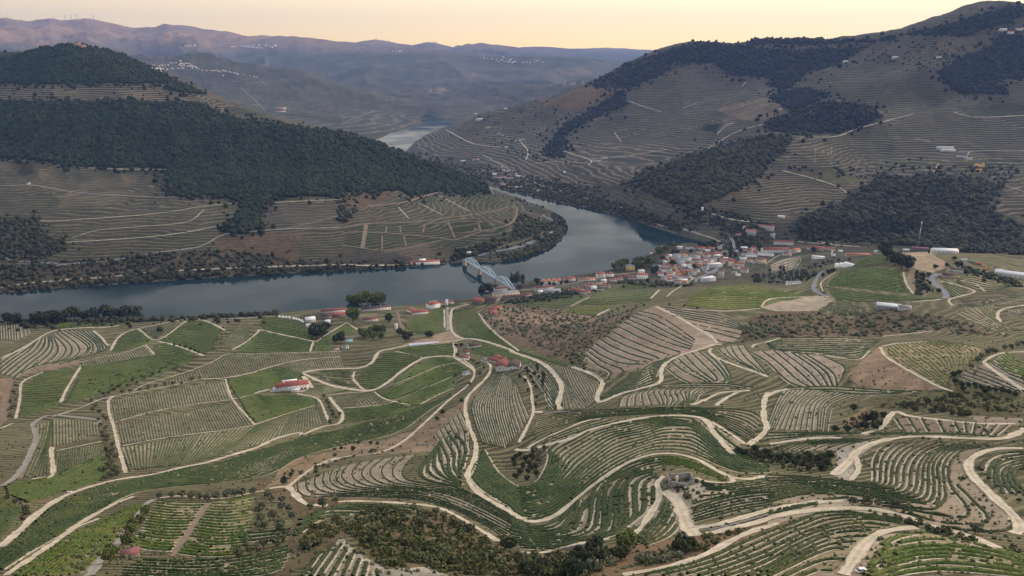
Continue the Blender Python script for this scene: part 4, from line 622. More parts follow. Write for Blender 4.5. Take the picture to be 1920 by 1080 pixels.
# ================================================================ roads: width in metres | kind | pixel line
ROADS = [
(5,'d',"B 1690,460 1760,500 1740,580 1650,670 1580,750 1570,850 1600,960 1640,1060 F 1650,100 1640,200 1590,300 1600,380 1700,480 1920,610 G 60,650 160,680 270,660 370,600 460,520 600,410 800,270 950,200 1100,165 1250,170 1400,210 1500,270 1640,340 1750,360 1920,330"),
(3.5,'d',"G 1640,345 1660,370 1600,385 1450,370 1380,345"),
(5,'d',"G 1160,325 1100,355 1085,400 1110,480 1060,580 1010,660 950,740 890,790"),
(4,'d',"F 1820,825 1640,710 1400,580 1200,545 900,525 700,520 600,530"),(4,'d',"G 760,800 600,820 450,855 250,910 120,910 30,900"),
(6,'d',"F 560,555 400,550 320,500 260,430 220,410 80,430"),(4,'d',"F 240,415 330,340 480,240 650,190 850,170 1000,130 1120,60 1190,0 B 1300,900 1450,760 1600,640 1640,550 1600,490 1490,435"),
(9,'d',"G 1120,440 1200,480 1260,560 1290,650 1320,720 1390,790"),(5,'d',"G 1320,720 1500,710 1920,590 H 300,530 600,525"),(6,'d',"G 1390,785 1600,740 1920,660 H 0,650 250,600 500,580 800,580 1050,640 1200,700 1400,750 1600,810 1720,880"),
(6,'d',"H 1150,720 900,740 750,820 650,950 560,1085"),(5,'d',"G 800,1085 1100,1030 1300,980 1500,900 1700,790 1920,710 H 100,680"),
(6,'d',"E 0,870 150,740 300,600 450,500 560,450 750,390 900,355 1150,320 1350,270 1550,230 1750,170 1920,120 F 150,50 350,0 B 330,1030 500,960 620,940 650,870 580,780 550,735"),
(4,'d',"E 30,1085 220,960 450,800 600,690 860,540 1020,480"),(3,'d',"E 480,765 600,705 760,645"),(5,'g',"E 670,1085 780,935 900,820 950,730 1060,600 1100,540 1170,500"),
(3,'d',"E 1170,500 1350,480 1600,505 1750,490 1920,450 F 80,440"),(3,'b',"E 1290,940 1400,780 1570,530"),(6,'g',"E 0,410 90,360 180,260 230,150 270,50 A 245,950 260,930 330,885 420,875 700,905 750,920 735,940"),
(5,'d',"E 370,350 400,300 385,150 395,110"),(3,'d',"E 240,355 350,335"),(3,'d',"E 410,145 770,70"),(4,'d',"A 810,760 820,860 850,950 880,1080 E 900,150 945,310"),
(3,'w',"A 850,930 1100,860 1400,800 1740,755 1920,710 B 0,700 100,680"),(3,'w',"E 905,108 1200,50 1500,10 A 1700,985 1900,950 B 0,942 240,862 450,798"),
(4,'w',"A 800,780 850,735 1000,705 1300,650 1500,605 1690,595 1920,550 B 0,545 300,465 640,435"),(3,'w',"A 850,735 1000,690 1100,640 1400,550 1600,470 1715,415 1920,418 B 0,412 300,405 640,395"),
(3,'d',"A 1690,600 1745,755 1910,945"),(5,'d',"A 455,780 500,680 605,510"),(3,'w',"A 590,480 800,430 950,400 1110,340"),(4,'d',"A 1090,345 1160,420"),
(6,'d',"A 0,450 180,370 300,290 410,240 600,220 800,215 900,200"),(5,'d',"A 700,240 770,300 800,345 840,350"),(5,'d',"A 830,390 880,300 950,250 1040,225 1200,190 1400,155 1500,155 1620,200 1690,240"),
(4,'d',"A 1040,230 1180,310 1400,165"),(6,'d',"A 1180,320 1300,345 1430,390 1530,430"),(4,'d',"A 120,900 150,750 160,640 230,590 330,550"),(7,'b',"A 0,600 80,610 40,750 20,900"),
(3,'d',"A 380,890 600,820 740,760 860,730"),(4,'d',"A 0,975 100,935"),(5,'g',"A 0,325 100,330"),(8,'g',"A 1380,152 1920,145 B 0,135 150,130"),
(5,'d',"B 0,235 60,240 430,320 470,310 560,250 680,180"),(4,'d',"B 680,180 780,245"),(5,'d',"B 430,320 405,398"),(4,'d',"A 1740,385 1840,330 1920,265 B 30,232"),
(7,'d',"B 340,560 450,535 650,525 780,520 870,480 920,400 1000,380 1150,350 1300,330 1480,320 1600,300 1750,330 1920,390 C 0,400 150,450 250,500 320,570 370,650 365,720 345,790 365,835"),
(8,'d',"B 350,560 480,620 600,660 800,690 900,680 1000,620 1100,540 1250,450 1400,430 1490,430 1490,330"),(4,'d',"B 740,545 730,600 780,660 820,690"),(6,'d',"B 1480,435 1600,510 1640,545"),
(9,'d',"B 350,580 400,640 420,670"),(6,'d',"B 95,695 220,690 330,700 430,660"),(7,'g',"B 1435,60 1440,240"),(6,'d',"B 1600,42 1500,65 1465,100 1465,230 1520,290 1590,305"),(4,'d',"B 1412,80 1415,220"),
(5,'b',"B 1062,95 1080,180 1105,235"),(4,'d',"B 300,712 460,750 520,860 545,925"),(3,'d',"B 450,748 560,722 900,690"),(3,'w',"B 640,823 900,800 1030,775 1200,700 1480,582"),(3,'d',"B 1230,795 1400,705 1490,670"),
(3,'d',"B 1040,392 1250,442"),(3,'w',"B 1040,640 1250,560 1370,508 1500,482"),(3,'d',"B 890,698 960,750 1170,802"),(4,'d',"B 0,708 110,680"),
(4,'d',"C 90,575 140,660 150,760 160,850 120,950 50,1085"),(7,'d',"C 150,852 230,850"),(6,'d',"G 10,130 110,140 250,100 C 450,1050 600,980 900,910 1150,880 1350,885 1450,910 1530,1030 1590,1080 G 1560,70 1660,170"),
(4,'d',"G 110,130 200,70 C 380,990 550,920 680,900"),(4,'d',"C 1490,920 1600,990 1720,1070 G 1750,100"),(6,'d',"C 1920,700 1890,780 1890,900 1910,980 1810,1080 G 1830,50 1770,105"),(7,'d',"D -30,740 60,700 150,680"),
(6,'d',"C 440,510 560,550 640,590 680,640 640,730 660,780 800,720 980,670 1110,630 1120,540 1150,490 1250,430 1380,390 1530,340 1570,350"),(6,'d',"C 1540,335 1480,270 1400,230 1250,140 1080,60"),
(5,'d',"C 1500,370 1480,400 1550,450 1700,510 1850,560 1920,590"),(4,'d',"C 1800,370 1820,345 1900,330 D 100,295"),(6,'d',"C 1350,800 1450,760 1550,710 1620,700 1800,690"),(6,'d',"C 1530,805 1600,750 1700,700"),
(3,'d',"D 130,400 350,410 660,460 760,395"),(4,'d',"D 840,362 870,420 950,480 1200,620 1300,670 1400,700"),(4,'d',"D 850,360 950,340 1200,322"),(5,'d',"D 1940,400 1750,410 1640,460 1640,500 1920,690"),
(5,'d',"D 1940,45 1760,80 1720,130 1750,180"),(4,'d',"D 1250,242 1000,270 850,285"),(6,'d',"D 700,1020 850,970 900,900 960,845 1050,880 1300,910 1600,940 1880,940"),(7,'d',"H 490,330 600,230 680,140 850,70 1100,35 1400,45 1750,55 1850,20 1940,-30"),
(4,'d',"H 620,370 680,280 650,170"),(6,'d',"H 1940,125 1700,130 1540,190 1500,260 1550,350 1700,500 1850,640 1900,720 1840,770"),(6,'d',"H 0,95 250,58 470,42 560,50"),(3,'d',"H 1900,680 1800,560"),
(7,'a',"f 810,770 745,735 740,700 770,640 800,620"),(9,'a',"f 1480,780 1480,745 1420,700 1400,665 1440,640"),(3,'d',"f 790,740 780,690 860,630"),(4,'d',"f 1240,630 1260,700 1300,755"),
(4,'d',"f 1450,680 1600,720 1640,745 1500,785 1520,820"),(3,'d',"f 1520,670 1640,695 1700,740"),(5,'d',"f 440,830 500,780 740,770 830,770"),(4,'d',"f -10,838 250,850 440,835"),(4,'d',"f 1280,800 1460,785"),(5,'d',"e 1740,780 1790,730"),(5,'d',"e 1440,875 1510,840"),(4,'d',"e 1290,822 1400,770"),(4,'d',"e 1830,770 1870,735 1930,700 1990,660"),
(4,'d',"C 640,120 720,80"),(4,'d',"e 770,860 850,960 1000,1075"),
# far bank
(7,'g',"d 0,660 100,640 350,590 600,570 900,520 1120,490 1260,420 1450,400 1600,390 1920,380"),(7,'d',"d 0,720 200,690 600,660 900,630 1300,610 1600,600 1920,590 e 120,595 350,590 560,570"),
(5,'d',"d 205,320 260,345 600,325 900,300 1150,260 1380,240"),(4,'d',"d 400,440 560,395 800,375 1050,350 1150,280"),(5,'d',"d 340,465 700,445 1000,415 1240,370"),(6,'g',"d 0,145 200,145 450,185 900,210 1200,200 1380,220"),
(5,'d',"d 330,30 600,50 940,55"),(7,'a',"d 30,550 80,570 180,575 380,590"),(5,'d',"d 1500,242 1920,222"),(4,'g',"d 1600,390 1870,325 1960,300"),
(9,'b',"e 150,262 350,240 450,210 600,170 780,140 860,190"),(5,'b',"e 0,380 150,360 400,350 650,320 850,290 960,260 990,280 950,360 800,400 640,450 560,440 300,415 100,405 0,415"),(4,'b',"e 0,480 250,510 450,480 570,450"),(4,'b',"e 640,500 900,460 1030,430"),
(4,'b',"e 480,360 620,350 900,345"),(9,'a',"e 700,560 850,520 1000,490 1080,460 1130,440 1210,390 1200,350 1130,310"),(11,'b',"e 140,362 118,500"),(4,'d',"e 320,265 380,330"),(4,'d',"e 430,240 570,310"),(4,'d',"e 550,200 720,290"),(4,'b',"e 470,360 460,410"),(4,'b',"e 0,385 110,365"),
(4,'b',"e 230,425 230,505"),(4,'b',"e 350,425 365,485"),(4,'b',"e 600,350 640,440"),(4,'b',"e 770,355 785,400"),(4,'b',"e 255,370 250,410"),(4,'b',"e 330,370 335,410"),(4,'b',"e 950,360 1060,330"),
(7,'d',"b 590,730 660,770 750,810 900,830"),(9,'g',"b 790,870 920,940 1010,990 1120,1040 1240,1075 e 1420,230 1580,270"),(6,'d',"b 870,750 940,770"),(7,'d',"b 1040,900 1050,850 1010,800"),(7,'d',"b 1250,850 1400,900 1390,930"),(5,'d',"b 1060,925 1200,910 1390,918"),
(6,'d',"b 1400,888 1500,890 1650,870 1840,840"),(5,'d',"b 1480,635 1590,570 1700,600 1800,630"),(5,'d',"b 1535,745 1575,800"),(5,'d',"c 0,610 90,575"),(5,'d',"c 335,485 355,460"),
(7,'d',"c 80,870 200,800 310,740 450,700"),(7,'d',"c 190,760 240,710 290,690"),(5,'d',"c 520,580 560,602 545,620"),(5,'d',"c 600,765 850,770 1000,720 1300,640"),(7,'d',"c 1520,630 1650,660 1940,650"),(5,'d',"c 1310,780 1400,800"),
(5,'d',"c 1600,870 1650,850 1940,850"),(5,'d',"c 1410,970 1440,920"),(2,'b',"c 740,920 750,820"),(2,'b',"c 830,930 840,820"),(2,'b',"c 970,950 1020,870"),(6,'d',"f 100,280 250,330 380,350"),(4,'d',"f 640,460 1000,490"),(5,'d',"f 560,60 750,110 870,150 930,190"),(5,'d',"f 1740,120 1940,185"),
(5,'d',"b 10,690 120,650 190,620"),(5,'d',"b 60,710 280,680"),(4,'d',"a 1350,490 1430,560 1490,620"),(4,'d',"a 1465,450 1490,475"),(4,'d',"b 740,570 850,545 1000,585"),
(8,'g',"w 200,230 340,275 640,325 940,410 1120,470 1230,525"),(7,'a',"w 900,900 1080,990 1250,820 1400,780"),(7,'a',"l 1480,800 1500,740 1700,650 1920,500"),(5,'g',"m 760,690 900,590 1050,520"),(8,'g',"k 600,440 1100,385 1700,280 1900,240"),(7,'g',"l 100,700 600,650"),(5,'d',"m 1340,240 1550,340 1780,390"),
]
RC = {'d': (.5,.43,.325), 'g': (.27,.25,.225), 'b': (.2,.145,.105), 'w': (.46,.4,.3), 'a': (.16,.17,.185)}
RN = {'d': 'dirt_track', 'g': 'gravel_road', 'b': 'earth_path', 'w': 'stone_terrace_edge', 'a': 'asphalt_road'}
def build_roads():
    for (w, k, s) in ROADS:
        l = resample(smooth(L(s), 5), 90); p = drop(l[:,0], l[:,1]); p = p[p[:,2] > -900]
        for seg in split_jumps(p, 90 if p[:,1].mean() < 1400 else 260):
            ln = np.hypot(*np.diff(seg[:,:2], axis=0).T).sum()
            if ln < 8: continue
            w_ = w*.8 if k in 'dg' else (w*.65 if k == "w" else w)
            q = resample(seg[:,:2], max(int(ln/3), 4)); n = len(q); ker = np.ones(5)/5
            if n > 12: q = np.stack([np.convolve(np.concatenate([[q[0,i]]*2, q[:,i], [q[-1,i]]*2]), ker, 'valid') for i in (0, 1)], 1)
            mark_road(q, w_*.9+1.2) if q[:,1].mean() < 1500 else None
            tg = np.gradient(q, axis=0); tg /= np.hypot(tg[:,0], tg[:,1])[:,None]+1e-9; nr = np.stack([-tg[:,1], tg[:,0]], 1); V = np.empty((n, 5, 3)); j = 1+.5*(fbm(q[:,0]/11, q[:,1]/11, 3, 4)-.5)*2
            lift = .22 if q[:,1].mean() < 1500 else .8
            zc = height(q[:,0], q[:,1])
            for c, o in enumerate((-.5, -.25, 0, .25, .5)):
                e = (RNG.random(n)-.5)*(.6 if c in (0, 4) else 0); xy = q+nr*(w_*o*j+e)[:,None]; V[:,c,:2] = xy; V[:,c,2] = np.maximum(height(xy[:,0], xy[:,1]), zc*.5+height(xy[:,0], xy[:,1])*.5)+lift
            i = np.arange(n-1); Q = np.concatenate([np.stack([i*5+c, (i+1)*5+c, (i+1)*5+c+1, i*5+c+1], 1) for c in range(4)])
            tag(add_mesh(RN[k], V.reshape(-1, 3), Q, road_mat(k), attrs={'mid': ('FLOAT', np.tile([1, 0, .9, 0, 1], n))}), kind='structure')
def road_mat(k):
    if ('road', k) in MATS: return MATS[('road', k)]
    t = NT(RN[k], .9 if k != 'a' else .7, .2); c = RC[k]; a = t.mix(t.mr(t.noise(.12, 5, .65), .3, .7), tuple(v*.72 for v in c), tuple(v*1.18 for v in c))
    a = t.mix(t.math('MULTIPLY', t.mr(t.noise(1.2, 3, .7), .55, .7), .35), a, tuple(v*.45 for v in c)); md = t.math('MULTIPLY', t.attr('mid').outputs['Fac'], t.mr(t.noise(.25, 4, .7), .35, .6, 0, .6 if k in 'dg' else .2)); a = t.mix(md, a, (.15,.135,.075) if k != 'a' else (.1,.1,.1)); t.col(a); MATS[('road', k)] = t.m; return t.m
# ================================================================ trees
def leaf_tree_mat(name, c, yel=.2):
    if name in MATS: return MATS[name]
    t = NT(name, .8, .2); oi = t.n('ShaderNodeObjectInfo'); a = t.mix(t.mr(t.noise(.8, 4, .7), .3, .7), tuple(v*.5 for v in c), tuple(v*1.7 for v in c))
    a = t.mix(t.math('MULTIPLY', t.mr(t.noise(.12, 2, .6), .45, .65), yel), a, (.14,.13,.035)); a = t.mix(t.math('MULTIPLY', oi.outputs['Random'], .4), a, tuple(v*1.35 for v in (c[0]*1.2, c[1], c[2]*.8)))
    t.col(a); MATS[name] = t.m; return t.m
TK = { # crown colour, half-size x, half-height, centre height, clumps, leaf size, trunk radius (per metre of crown diameter)
 'olive': ((.085,.095,.06), .5, .36, .62, 330, .062, .05), 'oak': ((.024,.034,.015), .5, .42, .58, 420, .062, .05), 'bush': ((.05,.06,.025), .5, .36, .36, 260, .07, .03),
 'green': ((.07,.092,.026), .5, .46, .62, 420, .06, .045), 'poplar': ((.045,.06,.024), .26, .62, .72, 330, .05, .03), 'cypress': ((.014,.022,.012), .17, .62, .66, 260, .05, .03), 'greyshrub': ((.11,.12,.075), .5, .34, .34, 220, .07, .03), 'purple': ((.09,.035,.13), .5, .36, .4, 240, .07, .03)}
_pro = {}
def crown_geo(kind, seed, n=None, leaf=None):
    c, hx, hh, zc, cn, ls, tr = TK[kind]; cn = n or cn; ls = leaf or ls; r = np.random.default_rng(seed)
    nl = 9; cen = r.normal(size=(nl, 3)); cen /= np.linalg.norm(cen, axis=1)[:,None]; cen *= (.32+.3*r.random(nl))[:,None]; rad = .38+.22*r.random(nl); cen[0] = 0; rad[0] = .62
    k = r.integers(0, nl, cn); d = r.normal(size=(cn, 3)); d /= np.linalg.norm(d, axis=1)[:,None]; p = cen[k]+d*(rad[k]*(.78+.28*r.random(cn)))[:,None]
    m = np.linalg.norm(p, axis=1) > .38; p = p[m]; d = d[m]; p = p/max(np.abs(p).max(), 1e-3)*np.array([hx*1.05, hx*1.05, hh*1.05]); p[:,2] += zc
    n = len(p); nrm = d+r.normal(size=(n, 3))*.45; nrm /= np.linalg.norm(nrm, axis=1)[:,None]; a = np.cross(nrm, r.normal(size=(n, 3))); a /= np.linalg.norm(a, axis=1)[:,None]; b = np.cross(nrm, a); s = ls*(.7+.8*r.random(n))[:,None]
    V = np.stack([p-a*s*1.1, p-b*s*.9, p+a*s*1.05, p+b*s], 1)+r.normal(size=(n, 4, 3))*ls*.18
    return V.reshape(-1, 3), (np.arange(n)*4)[:,None]+np.arange(4)[None]
def tube(path, rads, sides=6):
    path = np.asarray(path, float); n = len(path); V = []; Q = []
    for i in range(n):
        t = path[min(i+1, n-1)]-path[max(i-1, 0)]; t = t/(np.linalg.norm(t)+1e-9); u = np.cross(t, [0.3, 1, .1]); u /= np.linalg.norm(u)+1e-9; w = np.cross(t, u)
        for k in range(sides): q = 2*math.pi*k/sides; V.append(path[i]+(u*math.cos(q)+w*math.sin(q))*rads[i])
    for i in range(n-1):
        for k in range(sides): Q.append((i*sides+k, i*sides+(k+1) % sides, (i+1)*sides+(k+1) % sides, (i+1)*sides+k))
    return np.array(V), np.array(Q)
def join(parts):
    V = []; Q = []; n = 0
    for v, q in parts: V.append(v); Q.append(np.asarray(q)+n); n += len(v)
    return np.concatenate(V), np.concatenate(Q)
def tree_meshes(kind, v):
    if (kind, v) in _pro: return _pro[(kind, v)]
    c, hx, hh, zc, cn, ls, tr = TK[kind]; V, Q = crown_geo(kind, 17*v+3)
    a = add_mesh('crown', V, Q, leaf_tree_mat('foliage_'+kind, c)); top = zc+hh*.35; r = np.random.default_rng(v)
    ps = [tube([(0,0,-.12), (.01,.0,zc*.35), (.02,.01,zc*.7), (0,.02,top)], [tr, tr*.75, tr*.55, tr*.2])]
    for k in range(3):
        q = k*2.1+r.random(); ps.append(tube([(0,0,zc*.4), (math.cos(q)*hx*.35, math.sin(q)*hx*.35, zc*.75), (math.cos(q)*hx*.65, math.sin(q)*hx*.65, zc+hh*.2)], [tr*.5, tr*.35, tr*.12], 4))
    tv, tq = join(ps); b = add_mesh('trunk', tv, tq, plain('bark', (.1,.08,.06), scale=3))
    me = (a.data, b.data); bpy.data.objects.remove(a); bpy.data.objects.remove(b); _pro[(kind, v)] = me; return me
TNAME = {'olive':'olive_tree','oak':'dark_tree','bush':'shrub','green':'leafy_tree','poplar':'poplar_tree','cypress':'cypress_tree','greyshrub':'grey_shrub','purple':'flowering_tree'}
TCAT = {'olive':'olive tree','oak':'tree','bush':'shrub','green':'tree','poplar':'poplar','cypress':'cypress','greyshrub':'shrub','purple':'tree'}
TREEBASE = []
def tree(kind, x, y, size, label, group=None, z=None):
    v = random.randrange(4); me = tree_meshes(kind, v); z = float(height(np.array([x]), np.array([y]))[0]) if z is None else z
    o = empty(TNAME[kind], (x, y, z-.1), random.random()*6.28); s = size*(.88+.24*random.random()); o.scale = (s*(.92+.16*random.random()), s*(.92+.16*random.random()), s*(.9+.2*random.random()))
    tag(o, label, TCAT[kind], group)
    for nm, m in (('crown', me[0]), ('trunk', me[1])):
        c = bpy.data.objects.new(nm, m); C.objects.link(c); c.parent = o
    return o
TREES = [ # kind, crown size m, label, points of the trunk bases
('olive',6.5,"grey green olive tree in the row above the two square fields","E 1200,500 1290,495 1370,490 1440,505 1500,510 1560,520 1620,512 1700,500 1760,488 1820,482 1900,472"),
('green',6.5,"round green tree beside the gravel lane above the pink-roofed shed","E 1100,620 1060,680 1000,725 980,780 950,840 850,935 825,990"),
('olive',5.5,"olive tree in the scattered grove at the bottom left","F 90,500 120,530 200,530 50,580 20,610 195,590 250,600 130,660 40,680 60,735 10,720 180,740 210,820 150,855 60,870 10,900 390,880 270,650 E 1880,920 1800,950"),
('olive',9,"large round olive tree standing alone on the bend of the pale track","F 505,570"),('olive',4,"small olive beside the big olive tree at the track bend","F 600,530 410,575"),
('oak',8,"dark round tree beside the track junction above the hooked terraces","F 210,390"),('oak',5,"small dark tree right behind the dark round junction tree","F 262,340"),
('oak',5,"clipped dark bush on the orange bank","F 730,145"),('bush',4.5,"low dark bush on the orange bank above the curving track","F 590,135 640,125 590,180 770,85 860,92 910,92"),
('olive',5.5,"olive tree along the lower side of the central track","F 1180,605 1350,620 1410,655 1480,690 1530,715 1610,750"),
('olive',6,"olive tree in the dense dark hedge beside the three tan fields","A 690,775 720,815 700,850 750,865 780,895 740,915 800,915 760,955 795,985 770,1020 810,1050 E 780,45 800,80 845,110 800,140 850,155 820,195 870,205 830,265 790,300 870,310 830,345 790,362"),
('olive',6.5,"grey olive tree in the line between the long green field and the tan fields","A 1500,605 1440,620 1365,645 1300,650 1240,655 1170,668 1115,680 1050,690 980,705 920,712 960,665 900,668 1000,625 1090,605 1150,575 1200,558 1310,535 820,722 780,732 1030,640 860,690"),
('oak',3.5,"small dark tree planted along the pale track on the river slope","A 1310,352 1350,362 1390,368 1430,383 1465,398 1490,412"),
('olive',6,"olive tree in the clump between two tracks below the white house","B 510,745 530,775 545,800 555,830 570,855 580,885 600,905 560,945 630,880"),
('oak',8,"dark tree at the crossing beside the long white barn","B 1500,365 1540,362"),('green',7,"pale green bushy tree at the track corner","B 1512,440"),('oak',4,"small dark tree left of the grey hut","B 1495,578"),
('olive',6,"olive tree between the two tracks below the farm","B 1630,480 1670,500 1710,530 1600,650 1680,580 1650,500 1610,470"),('oak',6,"dark tree beside the central track","B 1540,775 1400,870 1360,915"),
('oak',5.5,"dark shrub filling the hollow beside the great amphitheatre of vines","G 30,195 60,185 100,215 20,260 80,270 130,250 180,280 60,320 120,310 180,330 30,350 110,360 150,210 10,225 150,280"),('olive',7,"grey tree in the hollow beside the amphitheatre","G 200,235 165,170 205,190"),('bush',4.5,"round bush at the track corner above the dark hollow","G 240,120"),
('green',12,"largest dark green tree beside the end of the ruin track","G 850,900"),('oak',7,"dark tree in the wood at the bottom centre","G 640,885 580,905 500,950 460,1010 560,1010 690,990 420,1055 540,1080 780,965 820,960 610,960 480,1070"),('greyshrub',6.5,"grey green tree in the wood at the bottom centre","G 720,960 600,1035 690,930 740,1000 640,1040"),
('oak',9,"big dark tree at the end of the pale track, bottom centre","F 1890,880"),('oak',8,"tall dark tree beside the track junction below the ruin","G 1280,860"),('oak',6,"dark shrub around the tall tree below the ruin","G 1340,880 1230,880 1300,910 1250,900"),
('greyshrub',5,"grey shrub on the red bank below the junction","G 1200,940 1260,950 1130,975 950,975 1000,975 1050,985 1160,965"),('bush',3,"small green bush at the track junction below the ruin","G 1440,790"),
('oak',6,"dark tree in the wooded scrub at the bottom","G 230,1020 300,1050 180,1060 380,1075 90,1070"),('green',7.5,"bright green tree in the scrub hill at the bottom","F 1200,880"),
('oak',5.8,"dark tree in the long hollow right of the central vineyard","G 1700,160 1740,175 1820,150 1830,195 1900,170 H 20,200 80,215 150,210 200,250 260,270 320,215 380,225 440,260 300,290 390,290 465,190 120,235 230,215"),
('oak',11,"largest dark tree in the hollow left of the pale terraces","D 780,930"),('oak',7,"dark tree in the hollow left of the pale terraces","D 740,930 860,900 720,985 800,985 500,1000 590,1005 830,960 640,845"),
('bush',6.5,"bush on the green ground above the pale terraces","D 1010,820 1070,805 1190,785 1310,850 1380,870 1490,875 1440,880 1230,855 1370,735 1430,735 1100,840"),
('olive',6.5,"olive tree in the line above the right edge loop","D 1640,425 1680,410 1705,412 1770,385 1820,375 1870,365 1910,352 1570,482 1520,525 1600,450"),
('oak',6,"dark bush in the thick hedge at the right edge","D 1390,590 1430,570 1400,640 1450,660 1500,660 1550,670 1600,685 1650,690 1700,700 1750,710 1800,720 1850,730 1460,690 1620,710"),
('oak',6,"dark tree in the garden beside the farm","C 110,535 120,560 170,580 160,640 180,670 100,620 60,600 200,600 140,600"),('poplar',10,"tall narrow dark tree beside the farm garden","C 190,545 232,600 240,620 228,670"),
('oak',4.5,"round dark bush beside the narrow farm track","C 120,695 185,748 178,800"),('oak',5,"lone dark tree at the foot of the scrub slope","C 450,485 540,535"),
('bush',5,"bush along the crest path above the bare terraced hill","C 750,100 990,52 1290,58 1390,78 1180,48 790,80 840,68 600,335"),
('olive',5.5,"bush beside the broad pale track at the lower right","H 635,545 730,535 820,560 940,572 1020,605 1550,765"),
('poplar',26,"tall poplar by the river beside the bridge","k 480,365 520,372 560,370 640,375"),('oak',11,"round dark tree on the town riverbank","k 850,345"),('oak',7,"small dark tree in front of the zigzag-roofed lodge","k 930,362 1040,362 1110,362 1220,352 1300,340"),
('oak',12,"dark riverside tree at the near end of the bridge","k 60,470 130,455 20,480 q 870,790"),('purple',9,"purple flowering tree beside the bridge end","k 590,410"),
('green',17,"big round tree in the riverside park of the town","l 420,560 340,600 270,620 l 600,560 660,560 720,550 780,560 640,600 560,590"),('oak',12,"dark tree in the town behind the white hotel","l 840,670 880,660"),
('green',12,"tree beside the moored river boat","l 900,370 960,370 1040,330 1130,275 1000,350 930,340"),('oak',10,"dark tree between the town houses","l 1140,400 1200,390 1450,590 1130,560 980,470 1400,370 m 230,590 m 300,590 m 1000,800 m 1480,500"),
('oak',11,"dark tree on the bank of the side river","l 1540,260 1600,255 1660,262 1720,270 w 1100,560 w 1040,570"),
('green',20,"tall bright willow on the near riverbank","n 1310,270 1420,280 1520,275 1620,270 1720,265"),('green',22,"tallest green tree, beside the long riverside lodge","n 1300,520"),
('oak',14,"dark tree among the white riverside sheds","n 700,680 780,690 850,680 760,760 690,740 900,640 830,740"),('oak',13,"dark round tree left of the narrow track to the river","n 1840,520"),
('green',11,"leafy tree in the garden above the swimming pool","n 1550,720 1640,700 1740,700 1480,760 1720,770 1430,740 1600,780"),('oak',10,"dark tree left of the swimming pool","n 1130,760 1070,790 1030,830 1120,820"),('oak',9,"dark tree in the garden below the red-roofed villa","o 230,700 300,730 380,760 650,730 700,740 330,800"),
('oak',19,"huge dark tree on the near riverbank at the left","A 60,185 120,185 280,185 340,190 400,180 470,180 560,165 640,160 720,160 800,150 880,150 960,150 1020,140"),
('oak',17,"big dark tree on the hilltop beside the bare field","f 1150,560 1190,595 1230,610 1262,625 1130,535 1215,590"),('cypress',13,"dark cypress in front of the long warehouse","m 960,510 1045,490"),('cypress',15,"dark cypress beside the red-roofed villa across the side river","m 625,300"),
('oak',11,"dark tree at the river bend of the far peninsula","e 1235,370 1090,450 1130,470 1180,440"),('bush',10,"leafy tree on the far riverbank","d 1520,650 d 1560,645 d 1480,650"),('oak',10,"tree at the far end of the bridge","q 480,290 540,260 430,270 380,290"),
('oak',7,"dark bush beside the white tent roofs","m 1620,880 1700,830 1760,810"),('oak',6,"bush on the bank beside the grey curving road","p 900,480 960,470 1030,400 1145,380 1060,640 1220,310"),
]
def build_trees():
    for kind, size, lab, s in TREES:
        p = L(s); q = drop(p[:,0], p[:,1]); g = None
        if len(p) > 1: g = lab.replace('tree', 'trees', 1) if 'tree' in lab else lab+' (several)'
        sc_ = 1.55 if float(np.median(q[:,1])) > 1150 and 'poplar' not in kind and kind != 'cypress' else 1.0
        size = size*sc_
        for (x, y, z) in q:
            if z < -900: continue
            tree(kind, x, y, size, lab, g); TREEBASE.append((x, y))
# ---------------------------------------------------------------- woods and scrub (far too many to count)
def ico():
    t = (1+5**.5)/2; v = np.array([(-1,t,0),(1,t,0),(-1,-t,0),(1,-t,0),(0,-1,t),(0,1,t),(0,-1,-t),(0,1,-t),(t,0,-1),(t,0,1),(-t,0,-1),(-t,0,1)], float)/1.9
    f = np.array([(0,11,5),(0,5,1),(0,1,7),(0,7,10),(0,10,11),(1,5,9),(5,11,4),(11,10,2),(10,7,6),(7,1,8),(3,9,4),(3,4,2),(3,2,6),(3,6,8),(3,8,9),(4,9,5),(2,4,11),(6,2,10),(8,6,7),(9,8,1)]); return v, f
def sample_poly(poly, n):
    lo = poly.min(0); hi = poly.max(0); out = []
    while sum(map(len, out)) < n:
        p = lo+(hi-lo)*RNG.random((n*2, 2)); out.append(p[inpoly(p[:,0], p[:,1], poly)])
    return np.concatenate(out)[:n]
